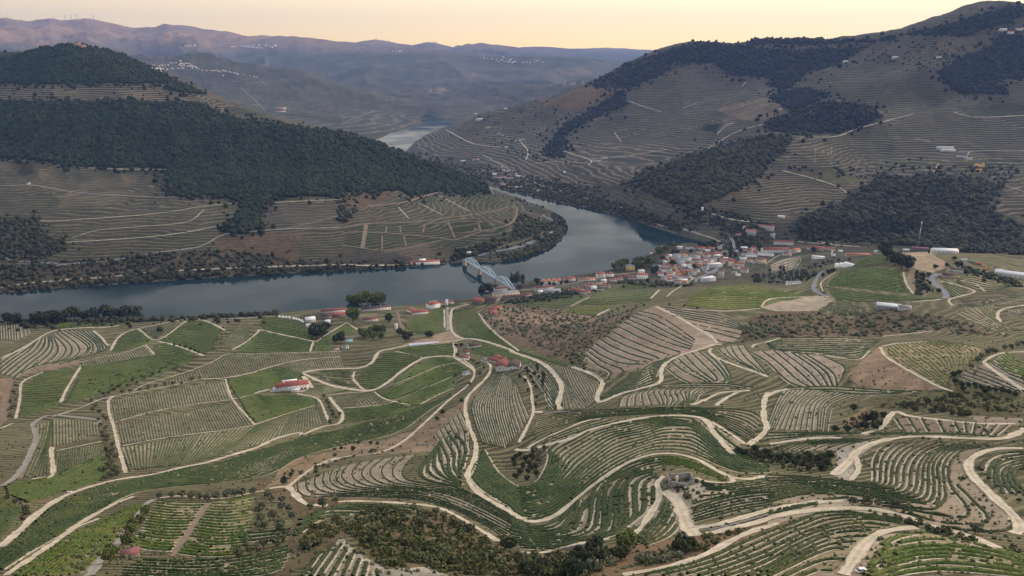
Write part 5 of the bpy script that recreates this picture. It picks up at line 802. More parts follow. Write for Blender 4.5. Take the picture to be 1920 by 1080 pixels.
def scatter(name, label, cat, polys, size, mat, y0=0, y1=9e9, leafy=False, thin=0):
    P = []
    for s, n in polys:
        p = sample_poly(np.clip(L(s), [-150, 0], [2080, 1090]), n); P.append(p)
    P = np.concatenate(P); e_ = RNG.random(len(P)) < .3; P[e_] += RNG.normal(size=(int(e_.sum()), 2))*np.array([15, 8])*(1 if y0 >= 900 else .4); q = drop(P[:,0], P[:,1]); q = q[(q[:,2] > -900)&(q[:,1] > y0)&(q[:,1] < y1)&(q[:,2] > .6)]
    if thin: q = q[fbm(q[:,0]/thin, q[:,1]/thin, 2, 77) > .47]
    ok = np.array([(a, b) not in ROADCELL for a, b in zip((q[:,0]//1.5).astype(int).tolist(), (q[:,1]//1.5).astype(int).tolist())]); q = q[ok]
    n = len(q); S = size*(.45+1.15*RNG.random(n)**2)*(.8+.4*fbm(q[:,0]/90, q[:,1]/90, 2, 55))
    if leafy:
        base = [crown_geo('bush', 100+k, 70, .13) for k in range(5)]; V = []; Q = []; nv = 0
        for i in range(n):
            v, f = base[i % 5]; a = RNG.random()*6.28; c, s_ = math.cos(a), math.sin(a); w = np.stack([v[:,0]*c-v[:,1]*s_, v[:,0]*s_+v[:,1]*c, v[:,2]], 1)*S[i]+q[i]; V.append(w); Q.append(f+nv); nv += len(w)
        V = np.concatenate(V); Q = np.concatenate(Q)
    else:
        v, f = ico(); V = v[None]*(1+.5*(RNG.random((n, 12, 1))-.5)+.25*(RNG.random((n, 12, 3))-.5)); V = V*(S[:,None,None]*np.stack([.5+.15*RNG.random(n), .5+.15*RNG.random(n), .45+.3*RNG.random(n)], 1)[:,None,:])
        V[:,:,2] += (S*.3)[:,None]; V = (V+q[:,None,:]).reshape(-1, 3); Q = (f[None]+(np.arange(n)*12)[:,None,None]).reshape(-1, 3)
    tag(add_mesh(name, V, Q, mat), label, cat, kind='stuff')
def wood_mat(name, c, warm=.12):
    if name in MATS: return MATS[name]
    t = NT(name, .85, .15); a = t.mix(t.mr(t.noise(.09, 4, .7), .35, .65), tuple(v*.5 for v in c), tuple(v*1.6 for v in c)); a = t.mix(t.math('MULTIPLY', t.mr(t.noise(.02, 5, .75), .48, .66), .65), a, (c[0]*2.6, c[1]*2.2, c[2]*1.8))
    a = t.mix(t.math('MULTIPLY', t.mr(t.noise(.15, 2, .7), .6, .72), warm), a, (.2,.1,.035)); t.col(a); MATS[name] = t.m; return t.m
def build_woods():
    dk = wood_mat('wood_dark', (.013,.021,.008)); mx = wood_mat('scrub_mixed', (.026,.03,.014), .3); gy = wood_mat('scrub_grey', (.07,.08,.042), .3); br = wood_mat('far_wood', (.015,.018,.013), .1)
    scatter('forest', 'dark evergreen forest covering the left hill around the terraces', 'forest', [("a 0,340 300,250 430,240 560,262 760,340 960,440 1165,530 1040,520 935,495 960,465 0,465", 8000), ("a 0,572 600,577 1130,580 1240,640 1400,680 1600,705 1920,745 1920,1100 940,1100 940,945 450,938 250,905 0,885", 19000), ("z 640,236 760,274 880,331 925,352 880,366 760,325 640,270", 2600), ("e 0,-55 200,5 420,80 600,130 740,140 560,180 380,200 330,170 0,180", 3200), ("d 940,60 1920,40 1920,175 1560,190 1500,240 1450,390 1300,420 1270,400 1380,230 1200,200 1050,200 960,110", 4200)], 10.5, dk, 1500, 3700)
    scatter('scrub_wood', 'brownish scrub wood on the dark slope behind the town', 'scrub', [("f 1020,170 1100,100 1400,80 1600,100 1800,160 1700,270 1900,380 1920,600 1500,540 1300,480 640,450 690,330 840,260", 3600), ("f 470,60 400,120 280,180 130,240 60,270 e 1860,240 1600,130 1700,80 c 0,900 200,810 500,760 620,770 560,860 470,930", 3200)], 11, mx, 1500)
    scatter('hillside_wood', 'dark woods along the ridges and ravines of the right hill', 'forest', [("b 1380,478 1560,380 1920,255 c 110,212 210,218 280,250 600,290 800,280 1050,260 900,350 720,400 600,500 560,510 470,430 280,425 170,360 0,345 b 1830,400 1620,505 1450,490", 3800), ("b 1590,500 1600,590 1480,640 1350,700 1250,760 1280,850 1200,890 1110,870 1250,700 1400,620", 900), ("c 1430,400 1700,280 1780,210 1920,200 1920,440 1700,450 1830,510 1800,530 1560,525 1480,460", 2200), ("c 460,690 800,575 1060,600 1120,660 900,740 600,765 500,745", 1400), ("c 470,540 700,495 830,540 620,620 560,590", 700), ("c 1200,200 1500,140 1920,20 1920,90 1600,200", 900), ("c 210,218 700,220 1050,230 1200,205 1200,225 800,250 400,250", 900)], 11.5, br, 1500)
    scatter('riverbank_growth', 'bushes and small trees lining both riverbanks', 'bushes', [("z 0,545 0,552 250,534 400,524 520,517 640,511 760,505 860,496 860,488 640,500 400,513 250,524", 550), ("z 940,492 1000,478 1040,458 1064,432 1058,408 1030,396 1040,415 1040,440 1010,462 950,480", 700), ("z 1000,378 1040,396 930,352 925,350", 200), ("z 935,351 1040,376 1160,402 1230,422 1230,410 1160,390 1040,362 960,345", 900), ("z 0,596 0,606 260,604 400,598 520,592 520,588 400,592 260,598", 700), ("w 950,560 1200,600 1400,560 1650,600 1500,650 1000,640", 120), ("w 1430,470 1600,440 1720,470 1820,600 1500,590", 120), ("e 790,20 1240,180 1580,290 1900,400 1900,360 1500,230 1200,130 900,80", 500)], 8, mx, 900)
    scatter('slope_bushes', 'dotted bushes across the far vineyards and scrub plots', 'bushes', [("d 0,330 200,320 250,420 400,480 250,560 0,560", 800), ("e -20,180 120,180 40,350 -20,350", 120), ("d 0,600 1260,500 1650,560 1920,590 1920,620 1300,640 500,700 0,740", 900), ("e 1000,300 1210,380 1050,430 700,560 640,510 950,440", 500), ("b 400,830 600,1000 800,1010 1240,1080 e 1500,180 900,60 600,20", 600), ("c 1000,300 1400,240 1900,260 1900,340 1200,400", 250), ("b 480,720 1100,560 1380,640 1000,900", 200), ("c 480,940 1900,930 1900,1040 900,1000", 260), ("f 640,340 860,280 1000,400 640,450", 250), ("f 0,250 300,300 500,370 300,420 0,340", 300)], 8, mx, 1300)
    scatter('scrub_slope', 'dotted bushes on the reddish brown slope right of the farm road', 'scrub', [("e 790,870 1000,810 1200,850 1540,880 1700,800 1560,940 1370,1080 C 560,520 400,450 100,300 B 1740,260", 1000)], 3.4, gy, 500, 1700)
    scatter('dry_slope_scrub', 'olive bushes on the brown slope below the round field', 'scrub', [("D 0,120 330,100 620,160 840,80 1080,110 1300,140 1560,210 1700,280 1300,240 800,290 0,290 C 1700,340 1760,180", 600)], 3.8, gy, 400, 1700)
    scatter('hilltop_scrub', 'green scrub between the town and the yellow-green dome', 'scrub', [("f 500,640 700,600 860,560 970,560 700,620 740,680 480,700", 160), ("m 560,860 1000,760 1500,800 1450,900 900,860 600,1000", 120), ("k 250,640 850,520 1300,430 1600,480 1800,420 1920,400 1300,560 700,620", 260), ("l 100,790 800,780 1400,830 1500,850 900,880", 140), ("p 840,430 960,480 1000,640 820,660", 60), ("p 1240,340 1920,560 1920,600 1300,430", 120)], 5.5, mx, 700, 1800)
    scatter('foreground_scrub', 'thick green and grey scrub on the hill at the bottom centre', 'scrub', [("F 620,660 780,600 1000,580 1300,600 1400,640 1500,690 1750,800 1880,900 1900,1080 1450,1080 1300,1000 960,1010 880,920 760,800 660,760 500,820 420,900 330,880 420,720", 620), ("G 0,930 300,940 700,1000 600,1080 0,1080", 120), ("F 1150,0 1290,0 1290,80 1180,90 1080,60", 40)], 3.9, leaf_tree_mat('foliage_scrub', (.06,.07,.03), .45), 100, 620, True)
    scatter('weed_tufts', 'low weeds and dry tufts scattered over the near vineyard slopes', 'weeds', [('z 0,620 500,640 900,620 1000,700 1500,640 1920,640 1920,1080 0,1080', 9000)], 1.25, gy, 150, 1200)
    scatter('bank_weeds', 'low weeds and bushes on the dry banks between the foreground fields', 'weeds', [("F 150,330 500,250 640,180 1100,100 1100,150 700,200 400,340 250,380", 60), ("A 620,600 1400,480 1500,500 900,680 700,740", 110), ("E 780,0 900,300 860,360 760,360 760,100", 60), ("E 0,480 200,560 250,640 130,760 180,560", 60), ("A 60,620 140,640 110,900 20,900", 60), ("G 1150,380 1400,350 1600,450 1330,560", 24), ("D 560,920 740,850 760,990 600,990", 50), ("D 760,820 1500,700 1900,760 1900,860 1400,850 1000,830", 200), ("G 950,950 1400,800 1900,690 1900,740 1400,900 1000,1010", 90), ("H 480,600 1050,640 1500,790 1900,900 1300,780 900,640", 90), ("F 1400,0 1560,-60 1600,60 1500,200 1420,60", 20), ("A 1600,200 1720,240 1650,400 1560,400 1620,300", 60), ("G 1650,130 1920,150 1920,250 1750,200", 60), ("H 0,160 480,180 480,290 300,300 0,240", 130)], 2.6, leaf_tree_mat('foliage_weeds', (.055,.06,.028), .5), 100, 1300, True)
# ================================================================ buildings
WALL = {'w': (.86,.85,.83), 'y': (.66,.45,.17), 'c': (.66,.55,.4), 's': (.3,.27,.23), 'p': (.5,.52,.54), 'o': (.34,.24,.16)}
ROOF = {'r': (.31,.09,.07), 'd': (.2,.065,.055), 'o': (.4,.16,.09), 'g': (.2,.215,.235), 'b': (.085,.055,.05), 'w': (.7,.71,.72), 'p': (.26,.1,.1), 'y': (.5,.3,.12)}
def box(x0, x1, y0, y1, z0, z1):
    V = np.array([(x0,y0,z0),(x1,y0,z0),(x1,y1,z0),(x0,y1,z0),(x0,y0,z1),(x1,y0,z1),(x1,y1,z1),(x0,y1,z1)], float)
    return V, np.array([(0,3,2,1),(4,5,6,7),(0,1,5,4),(1,2,6,5),(2,3,7,6),(3,0,4,7)])
def roof_mat(k):
    n = 'roof_'+k
    if n in MATS: return MATS[n]
    t = NT(n, .8 if k not in 'wg' else .5, .3); tc = t.n('ShaderNodeTexCoord').outputs['Object']; wv = t.n('ShaderNodeTexWave', bands_direction='X'); wv.inputs['Scale'].default_value = .8; wv.inputs['Distortion'].default_value = .6; t.l(tc, wv.inputs['Vector']); c = ROOF[k]
    a = t.mix(t.mr(t.noise(.5, 5, .7), .3, .7), tuple(v*.62 for v in c), tuple(min(v*1.25, .9) for v in c)); a = t.mix(t.math('MULTIPLY', wv.outputs['Fac'], .25), a, tuple(v*.5 for v in c)); t.col(a); MATS[n] = t.m; return t.m
_win = {}
def win_mesh(w, h):
    if (w, h) in _win: return _win[(w, h)]
    V, Q = join([box(-w/2, w/2, -.06, .02, 0, h), box(-w/2-.12, w/2+.12, -.12, .02, -.16, -.04)])
    o = add_mesh('window', V, Q, None, mats=[plain('window_glass', (.035,.045,.06), var=.3, spec=.6, rough=.2), plain('sill', (.6,.58,.55))], midx=[0]*6+[1]*6); m = o.data; bpy.data.objects.remove(o); _win[(w, h)] = m; return m
def roof_geo(w, d, h, kind, ov=.5, pitch=.42, z0=0):
    a, b = w/2+ov, d/2+ov; rh = b*pitch; t = .22
    if kind == 'g': top = [(-a,-b,h-ov*pitch),(a,-b,h-ov*pitch),(a,0,h+rh-ov*pitch),(-a,0,h+rh-ov*pitch),(a,b,h-ov*pitch),(-a,b,h-ov*pitch)]; F4 = [(0,1,2,3),(3,2,4,5)]; F3 = []
    elif kind == 'h': r = max(a-b, .02); top = [(-a,-b,h),(a,-b,h),(a,b,h),(-a,b,h),(-r,0,h+rh),(r,0,h+rh)]; F4 = [(0,1,5,4),(2,3,4,5)]; F3 = [(1,2,5),(3,0,4)]
    elif kind == 's': top = [(-a,-b,h),(a,-b,h),(a,b,h+b*.5),(-a,b,h+b*.5)]; F4 = [(0,1,2,3)]; F3 = []
    else: top = [(-a,-b,h+.1),(a,-b,h+.1),(a,b,h+.1),(-a,b,h+.1)]; F4 = [(0,1,2,3)]; F3 = []
    n = len(top); V = [(x, y, z+t) for x, y, z in top]+top; Q4 = list(F4)+[tuple(i+n for i in f[::-1]) for f in F4]; Q3 = list(F3)+[tuple(i+n for i in f[::-1]) for f in F3]
    cnt = {}
    for f in list(F4)+list(F3):
        for i in range(len(f)): e = (f[i], f[(i+1) % len(f)]); cnt[e] = 1
    for (i, j) in cnt:
        if (j, i) not in cnt: Q4.append((i, j, j+n, i+n)[::-1])
    return V, [np.array(Q4)]+([np.array(Q3)] if Q3 else [])
def house_at(x, y, z, w, d, h, rot, kind, rc, wc, label, cat='house', name='house', wins=True, group=None, chim=0, found=3):
    o = empty(name, (x, y, z), math.radians(rot)); tag(o, label, cat, group)
    V, Q = box(-w/2, w/2, -d/2, d/2, -found, h); Fs = [Q]
    if kind == 'g': rh = d/2*.42; V = np.concatenate([V, [(-w/2,0,h+rh),(w/2,0,h+rh)]]); Fs = [np.array([q for q in Q.tolist() if q != [4,5,6,7]]), np.array([(5,6,9),(7,4,8)])]
    if kind == 's': V[6,2] += d/2*.5; V[7,2] += d/2*.5
    add_mesh('wall', V, Fs, plain('wall_'+wc, WALL[wc], var=.12, scale=.4), o)
    if kind == 'f':
        rv, rq = join([box(-w/2+.25, w/2-.25, -d/2+.25, d/2-.25, h-.1, h+.12)]+[box(-w/2-.1, w/2+.1, s*d/2-.2, s*d/2+.2, h-.1, h+.55) for s in (-1, 1)]+[box(s*w/2-.2, s*w/2+.2, -d/2+.22, d/2-.22, h-.1, h+.5) for s in (-1, 1)]); add_mesh('roof', rv, rq, roof_mat(rc), o)
    else: rv, rq = roof_geo(w, d, h, kind); add_mesh('roof', rv, rq, roof_mat(rc), o)
    if wins:
        nf = max(int(h/3), 1); nx = min(max(int(w/4), 1), 9); ny = min(max(int(d/4.5), 1), 4)
        for fl in range(nf):
            for i in range(nx):
                if fl == 0 and i == nx//2: continue
                c = bpy.data.objects.new('window', win_mesh(1.1, 1.5)); C.objects.link(c); c.parent = o; c.location = (-w/2+w*(i+.5)/nx, -d/2-.02, fl*3+1.1)
            for i in range(ny):
                for s in (-1, 1):
                    c = bpy.data.objects.new('window', win_mesh(1.1, 1.5)); C.objects.link(c); c.parent = o; c.location = (s*(w/2+.02), -d/2+d*(i+.5)/ny, fl*3+1.1); c.rotation_euler = (0, 0, s*math.pi/2)
        dv, dq = box(-.6, .6, -.08, .05, 0, 2.2); dr = add_mesh('door', dv, dq, plain('door_wood', (.14,.06,.04)), o); dr.location = (-w/2+w*(nx//2+.5)/nx, -d/2-.02, 0)
    for k in range(chim):
        cv, cq = join([box(-.4, .4, -.4, .4, h-.5, h+d*.21+1.3), box(-.55, .55, -.55, .55, h+d*.21+1.3, h+d*.21+1.5)]); ch = add_mesh('chimney', cv, cq, plain('wall_w', WALL['w']), o); ch.location = ((k+.5)/chim*w*.7-w*.35, d*.12, 0)
    return o
def place(s, found=3):
    p = L(s); q = drop(p[:,0], p[:,1])[0]; return q
# tile x,y of the footprint's near-middle | width in tile px | depth metres | rotation | height | roof kind | roof | wall | chimneys | label
B = [
("n 1640,345",470,13,12,5.5,'g','b','w',2,"long white riverside lodge with a dark roof, right of the tallest tree"),
("n 1560,510",240,11,12,5,'g','d','w',0,"low white winery with a red ridge roof in front of the long dark-roofed lodge"),
("n 1075,445",210,13,8,5,'g','r','s',0,"bright red roofed warehouse left of the tallest tree"),
("n 1010,375",400,12,8,4.5,'g','d','w',0,"long low rusty-roofed warehouse along the river behind the bright red one"),
("n 900,470",170,20,8,6,'g','b','s',0,"large shed with a nearly black roof among the riverside sheds"),
("n 660,520",150,11,14,5,'s','w','p',0,"pale blue metal shed above the green slope near the river"),
("n 630,600",70,7,14,3.5,'s','w','p',0,"tiny white shed just below the pale blue metal shed"),
("n 920,560",80,9,10,5,'s','w','w',0,"white annex between the dark trees and the black-roofed shed"),
("n 1045,930",80,7,5,3.2,'h','d','w',0,"small white hut with a red hip roof near the swimming pool"),
("n 1185,915",70,6,30,3.5,'g','g','w',0,"small hut with a grey roof right of the red-roofed hut by the pool"),
("o 740,310",160,17,35,8,'h','r','w',3,"square white house with a steep red hip roof at the river's edge"),
("o 880,262",70,9,5,4,'g','r','w',0,"low red-roofed house left of the boxy white tower"),
("o 943,262",44,7,0,9,'f','w','w',0,"boxy white tower at the top of the straight farm road"),
("o 1010,245",70,9,5,4.5,'g','r','w',0,"low red-roofed house right of the boxy white tower"),
("o 185,625",42,5,10,8,'h','w','w',0,"slim white tower house beside the narrow track in the garden"),
("o 1430,250",150,22,-35,7,'g','r','s',0,"barn with one big bright red roof slope at the end of the farm road"),
("o 1600,230",240,26,-30,6,'g','b','s',0,"broad dark-roofed barn behind the bright red barn"),
("o 1660,345",250,11,18,4.5,'g','r','c',0,"long shed with a pinkish red roof at the top of the brown slope"),
("o 1655,410",100,11,18,3.5,'s','r','s',0,"small shed with a faded red roof in front of the long pinkish shed"),
("q 1190,880",430,14,16,11,'f','g','c',0,"long cream apartment block at the town end of the bridge"),
("q 1110,790",210,10,16,9,'g','d','w',5,"terrace of white houses with dark red roofs and chimneys behind the cream block"),
("q 1500,850",150,12,14,4,'g','d','w',0,"low dark red roofed shed right of the sawtooth warehouses"),
("q 900,800",60,7,14,4,'h','r','w',0,"small red-roofed pavilion among the trees left of the cream block"),
("k 960,450",310,11,10,8,'g','d','w',1,"long white station building with a row of windows and a dark red roof"),
("k 905,495",75,12,0,5,'g','w','w',0,"white round-ended chapel-like shed in front of the station building"),
("k 1080,480",290,12,8,3.5,'s','g','p',0,"long flat grey shed in front of the station building"),
("k 1345,305",170,11,14,6,'g','r','w',1,"red-roofed white lodge just right of the zigzag-roofed lodge"),
("k 1600,300",270,9,13,5,'g','o','w',1,"very long low orange-roofed white lodge on the river side"),
("k 1810,255",140,14,10,9,'h','r','w',1,"tall white house with a red roof at the right end of the long orange-roofed lodge"),
("k 1430,470",210,14,12,5,'g','d','w',3,"wide dark red roofed house with white chimneys above the vineyard slope"),
("k 1545,490",140,11,-5,4,'g','d','w',2,"low dark red house in front of the wide one with white chimneys"),
("k 1660,385",170,9,12,4.5,'g','d','w',2,"row of small dark red roofed houses below the long orange-roofed lodge"),
("k 1800,440",100,9,-10,4,'g','b','w',0,"isolated white cottage on the green slope below the town"),
("k 1850,330",80,9,20,6,'g','w','w',0,"plain white gabled house beside the pointed dark tree"),
("l 90,805",80,9,15,5,'g','g','w',0,"white gabled house with a black door at the town's lower left edge"),
("l 240,785",100,9,10,4.5,'g','r','w',0,"low bright red roofed house on the edge of the green slope"),
("l 345,765",70,8,5,4.5,'g','r','w',1,"small red-roofed house with a white side wall on the slope edge"),
("l 195,712",100,10,12,6,'h','r','w',1,"red hip-roofed house left of the riverside park trees"),
("l 60,735",120,10,12,7,'g','r','w',0,"white two-storey house with a red roof above the railway"),
("l 490,620",140,14,5,10,'f','g','y',0,"yellow villa among the big riverside park trees"),
("l 525,755",90,9,0,4.5,'g','r','w',1,"small red-roofed house left of the white hotel"),
("l 670,750",180,16,-8,9,'f','r','w',0,"white hotel block with balconies and a red top"),
("l 660,655",100,10,5,5,'f','w','w',0,"low white building behind the hotel block"),
("l 400,722",170,8,8,4,'g','d','s',0,"long brown-roofed shed beside the railway platform"),
("l 1000,640",105,10,-10,5,'h','r','w',0,"white house with a bright red hip roof among the town gardens"),
("l 950,700",85,9,-10,5,'h','r','w',0,"small white house with a red roof in front of another red-roofed one"),
("l 1060,738",110,10,5,4,'g','r','w',0,"low house with a broad dull red roof in the lower town"),
("l 1150,668",90,8,-10,4,'h','o','w',0,"low orange-roofed bungalow in the middle of the town"),
("l 1280,670",95,10,-15,6,'g','r','y',0,"yellow house with a red roof in the lower town"),
("l 1375,665",90,8,-10,5,'g','o','y',0,"smaller yellow house with an orange roof beside the other yellow one"),
("l 1215,830",90,9,-15,7,'g','r','w',0,"white two-storey house with a red roof at the foot of the town"),
("l 1315,838",75,7,-20,4,'g','r','w',0,"low red-roofed house right of the two-storey one at the foot of the town"),
("l 1660,790",200,14,30,8,'f','w','p',0,"pale grey block beside the bend of the town road"),
("l 1850,740",75,10,-15,15,'g','d','w',0,"tall narrow white apartment tower with a dark red roof"),
("l 1510,570",130,12,-10,6,'g','o','c',0,"cream house with an orange roof above the car park"),
("l 1640,530",100,10,25,5,'g','r','w',0,"white house with a red roof beside the stepped grey block"),
("l 1760,580",210,14,20,8,'f','w','p',0,"stepped grey and white block along the town street"),
("l 1450,450",180,9,10,6,'g','g','w',0,"long white house with a grey roof right of the yellow one"),
("l 1310,430",85,9,-10,6,'h','y','y',0,"ochre yellow house next to the grey apartment blocks"),
("l 1730,410",270,18,15,5,'g','d','w',0,"very large dark red roofed warehouse near the viaduct"),
("l 1520,365",120,9,-5,6,'g','b','w',0,"white house with a dark roof among red ones near the side river"),
("l 1530,312",150,10,-3,5,'g','r','w',0,"red-roofed terrace at the edge of the side river"),
("l 1700,315",120,10,-8,5,'g','r','w',0,"red-roofed house near the footbridge"),
("l 1650,352",70,9,-20,5,'g','w','w',0,"small white gabled house near the footbridge"),
("l 1880,480",90,9,-20,5,'g','r','w',0,"bright red roofed house beside the climbing town street"),
("l 1190,450",120,12,8,10,'f','g','p',0,"grey apartment block nearest the sandy car park"),
("l 1300,490",120,12,8,10,'f','g','p',0,"grey apartment block behind the sandy gardens"),
("l 1250,540",100,12,8,9,'f','g','p',0,"lower grey apartment block in the middle of the town"),
("l 1020,440",105,10,-8,6,'h','d','w',0,"white house with a dark red roof near the river boat"),
("l 1012,530",55,8,0,6,'g','w','w',0,"small white cube house beside the sandy yard"),
("l 920,575",180,9,6,4,'f','g','p',0,"long low grey building beside the park trees"),
("l 1290,580",60,8,20,5,'g','w','w',0,"little white gabled house in the town centre"),
("l 1400,598",60,8,20,5,'f','w','w',0,"little white box house right of the gabled one in the centre"),
("l 1235,300",85,10,-5,5,'f','w','p',0,"white pavilion on the riverside promenade"),
("l 1380,305",140,10,0,4,'f','g','p',0,"grey flat-roofed building on the promenade"),
("m 240,720",95,10,-10,8,'f','y','c',0,"plain cream block beside the climbing street"),
("m 365,730",140,12,-15,8,'g','r','w',1,"large white house with a vivid red roof next to the cream block"),
("m 440,820",100,10,-25,8,'g','r','w',0,"white house with a vivid red roof standing lowest on the slope"),
("m 350,860",60,7,-25,3,'f','w','w',0,"white garage below the lowest red-roofed house"),
("m 690,680",140,12,15,10,'h','d','c',0,"cream villa with many windows beside the terraced vineyard"),
("m 600,680",75,9,15,7,'g','r','w',0,"smaller white house attached left of the cream villa"),
("m 900,520",400,20,12,8,'g','d','w',0,"huge white wine warehouse with a red roof and two cypresses"),
("m 1030,395",290,12,-10,6,'g','d','w',0,"long white building with a red roof behind the huge warehouse"),
("m 1190,515",150,14,35,6,'g','o','w',0,"orange-roofed hall at the right end of the huge warehouse"),
("m 1085,560",120,9,10,4,'g','o','w',0,"low orange-roofed shed in front of the orange hall"),
("m 760,560",220,10,-20,6,'f','g','w',0,"long white flat-roofed wing in front of the huge warehouse"),
("m 520,575",230,14,-3,5,'f','g','w',0,"hall with a pale grey roof left of the huge warehouse"),
("m 500,500",120,11,-25,5,'g','d','w',0,"red-roofed house between the viaduct end and the grey hall"),
("m 575,478",80,9,-10,6,'g','r','w',0,"narrow white house with a red roof left of the huge warehouse"),
("m 540,245",160,13,-12,8,'g','r','w',0,"white villa with a red roof across the side river, by the cypress"),
("m 370,262",120,8,-8,3.5,'g','r','w',0,"low orange shed left of the villa across the side river"),
("m 460,155",80,8,-5,5,'h','r','w',0,"small white house above the villa across the side river"),
("m 760,155",230,9,-22,5,'g','r','w',0,"long red-roofed house uphill across the side river"),
("m 860,280",75,9,0,6,'g','g','w',0,"white gabled house right of the villa across the side river"),
("m 1550,480",160,12,-5,6,'g','r','c',0,"cream house with a red roof on the upper edge of town"),
("m 1430,470",90,9,0,5,'g','r','w',0,"small red-roofed house left of the cream one at the upper edge"),
("m 1720,480",150,10,-15,5,'g','r','w',0,"red-roofed houses behind the church"),
("m 1550,605",180,12,-8,5,'f','w','w',0,"modern white house with a flat roof and dark glass front"),
("m 1880,510",60,8,0,4,'g','w','w',0,"small white house right of the church"),
("m 1190,985",220,9,10,4,'f','g','w',0,"long low control building beside the substation"),
("p 255,268",230,12,10,4,'g','o','c',0,"long low orange-roofed building behind the small hilltop field"),
("p 432,240",30,6,0,5,'g','w','w',0,"tiny white chapel on the hilltop left of the big trees"),
("p 880,212",140,12,-5,5,'g','p','s',0,"red-roofed house at the foot of the radio mast"),
("p 740,218",55,8,0,3,'g','w','w',0,"small white shed left of the radio mast"),
("p 1120,245",220,18,8,6,'g','w','w',0,"large white metal warehouse beside the bare hilltop"),
("p 1165,485",130,14,15,4,'g','b','c',0,"low house with a brown roof inside the bend of the grey road"),
("p 1240,430",100,9,-10,4,'g','b','w',0,"small house behind the brown-roofed one by the grey road"),
("p 560,800",190,14,-8,4,'g','w','p',0,"long pale-roofed farm building on the brown slope"),
("p 720,812",100,10,0,4,'g','g','w',0,"small white farmhouse with a grey roof on the brown slope"),
("p 1830,490",280,16,-17,6,'g','w','w',0,"long white factory shed at the far right edge"),
("s 400,262",190,11,14,4,'g','b','w',0,"long white barn with a purple-brown roof above the farm"),
("s 275,365",90,8,4,4.5,'g','d','w',0,"small white house with a dark doorway beside the farm garden"),
("s 268,445",100,8,-12,4,'h','r','w',0,"tiny house with a vivid red roof in front of the small white one"),
("s 275,665",105,7,10,3.5,'f','g','w',0,"small grey-white hut inside the track bend"),
("s 700,480",160,10,-32,4,'g','d','w',0,"red-roofed cottage joined to the big farm shed"),
("s 580,480",100,7,-32,4,'g','g','w',0,"low grey-roofed annex at the left end of the farm"),
("s 740,425",110,7,-8,3.5,'g','r','s',0,"narrow red roof behind the farm cottages"),
("s 850,455",60,7,-8,3.5,'g','r','s',0,"small faded red roof behind the big farm shed"),
("E 985,940",95,4.5,10,2.6,'g','p','s',0,"little shed with a pink roof beside the olives at the lower left"),
("q 630,222",70,8,15,4,'g','c' if 0 else 'w','c',0,"small pale house at the far end of the bridge"),
("r 930,600",190,14,-15,7,'g','d','w',0,"white front wing of the walled quinta across the river"),
("r 1120,560",140,13,-15,6,'g','d','w',0,"right wing of the white walled quinta across the river"),
("r 1080,605",110,10,-15,5,'g','d','w',0,"small central wing of the white quinta across the river"),
("r 960,480",100,10,-15,6,'g','d','w',0,"rear left building of the white quinta across the river"),
("r 1050,500",110,9,-20,5,'g','o','w',0,"rear orange-roofed building of the white quinta across the river"),
("r 860,545",80,8,-15,6,'f','w','w',0,"white end block of the quinta across the river"),
("r 1210,580",70,9,-15,5,'g','w','w',0,"white gatehouse at the right end of the quinta across the river"),
("r 975,440",26,5,0,9,'h','y','c',0,"little lit cream chapel above the quinta across the river"),
("r 580,325",110,10,8,5,'g','r','w',0,"white house with a red roof above the river, left of the quinta"),
("r 385,342",80,8,5,4,'g','w','w',0,"low white shed left of the lone red-roofed house"),
("r 690,490",50,8,0,5,'g','r','w',0,"small house between the lone house and the quinta"),
("r 980,695",70,9,-10,5,'g','o','w',0,"white house on the riverbank below the quinta"),
("r 1090,740",70,8,-10,4,'g','o','c',0,"second house on the riverbank below the quinta"),
("r 1195,745",60,8,-20,4,'g','w','w',0,"white boathouse on the riverbank below the quinta"),
("r 1260,735",60,8,20,5,'g','d','w',0,"rightmost house of the row on the riverbank below the quinta"),
("r 1520,790",60,6,0,3,'g','w','w',0,"small white hut near the water, right of the riverbank row"),
("r 1215,42",80,9,0,5,'g','w','w',0,"left white farmhouse of the pair high above the quinta"),
("r 1290,22",80,9,0,5,'g','r','w',0,"right white farmhouse of the pair high above the quinta"),
("r 1105,20",60,8,0,4,'g','r','w',0,"small red-roofed farm left of the pair high above the quinta"),
("r 1030,140",40,7,0,4,'g','w','w',0,"tiny white hut on the terraces above the quinta"),
("b 785,675",60,14,20,5,'g','w','w',0,"long white farm on the ridge above the far river bend"),
("b 825,722",34,9,0,5,'g','o','w',0,"small orange-roofed house below the white ridge farm"),
("b 755,642",20,9,0,5,'g','w','w',0,"white cottage left of the ridge farm"),
("b 925,615",24,9,0,5,'g','w','w',0,"white cottage highest on the ridge above the far river"),
("b 1440,908",36,9,5,5,'g','b','w',0,"left house of the farm in the middle of the right hill"),
("b 1480,893",40,9,5,5,'g','g','w',0,"right house of the farm in the middle of the right hill"),
("b 1600,878",30,8,0,4,'g','o','o',0,"orange-roofed shed by the road on the right hill"),
("b 1256,972",14,6,0,5,'f','w','w',0,"tiny white block on the terraces of the right hill"),
("c 1475,838",80,9,-4,4,'g','w','w',0,"long white barn with dark trees behind, on the right-hand slope"),
("c 1490,852",70,9,-6,4,'g','w','w',0,"lower long white barn on the right-hand slope"),
("c 1570,885",50,11,-20,5,'g','b','w',0,"white farmhouse below the long barns on the right-hand slope"),
("c 1605,898",36,9,-20,5,'g','g','w',0,"white annex right of the farmhouse below the long barns"),
("c 1665,940",46,12,0,5,'h','y','y',0,"upper ochre house on the right-hand slope"),
("c 1662,965",30,9,0,5,'g','y','y',0,"lower ochre house on the right-hand slope"),
("c 1795,175",40,12,0,6,'g','w','w',0,"white house highest under the right summit"),
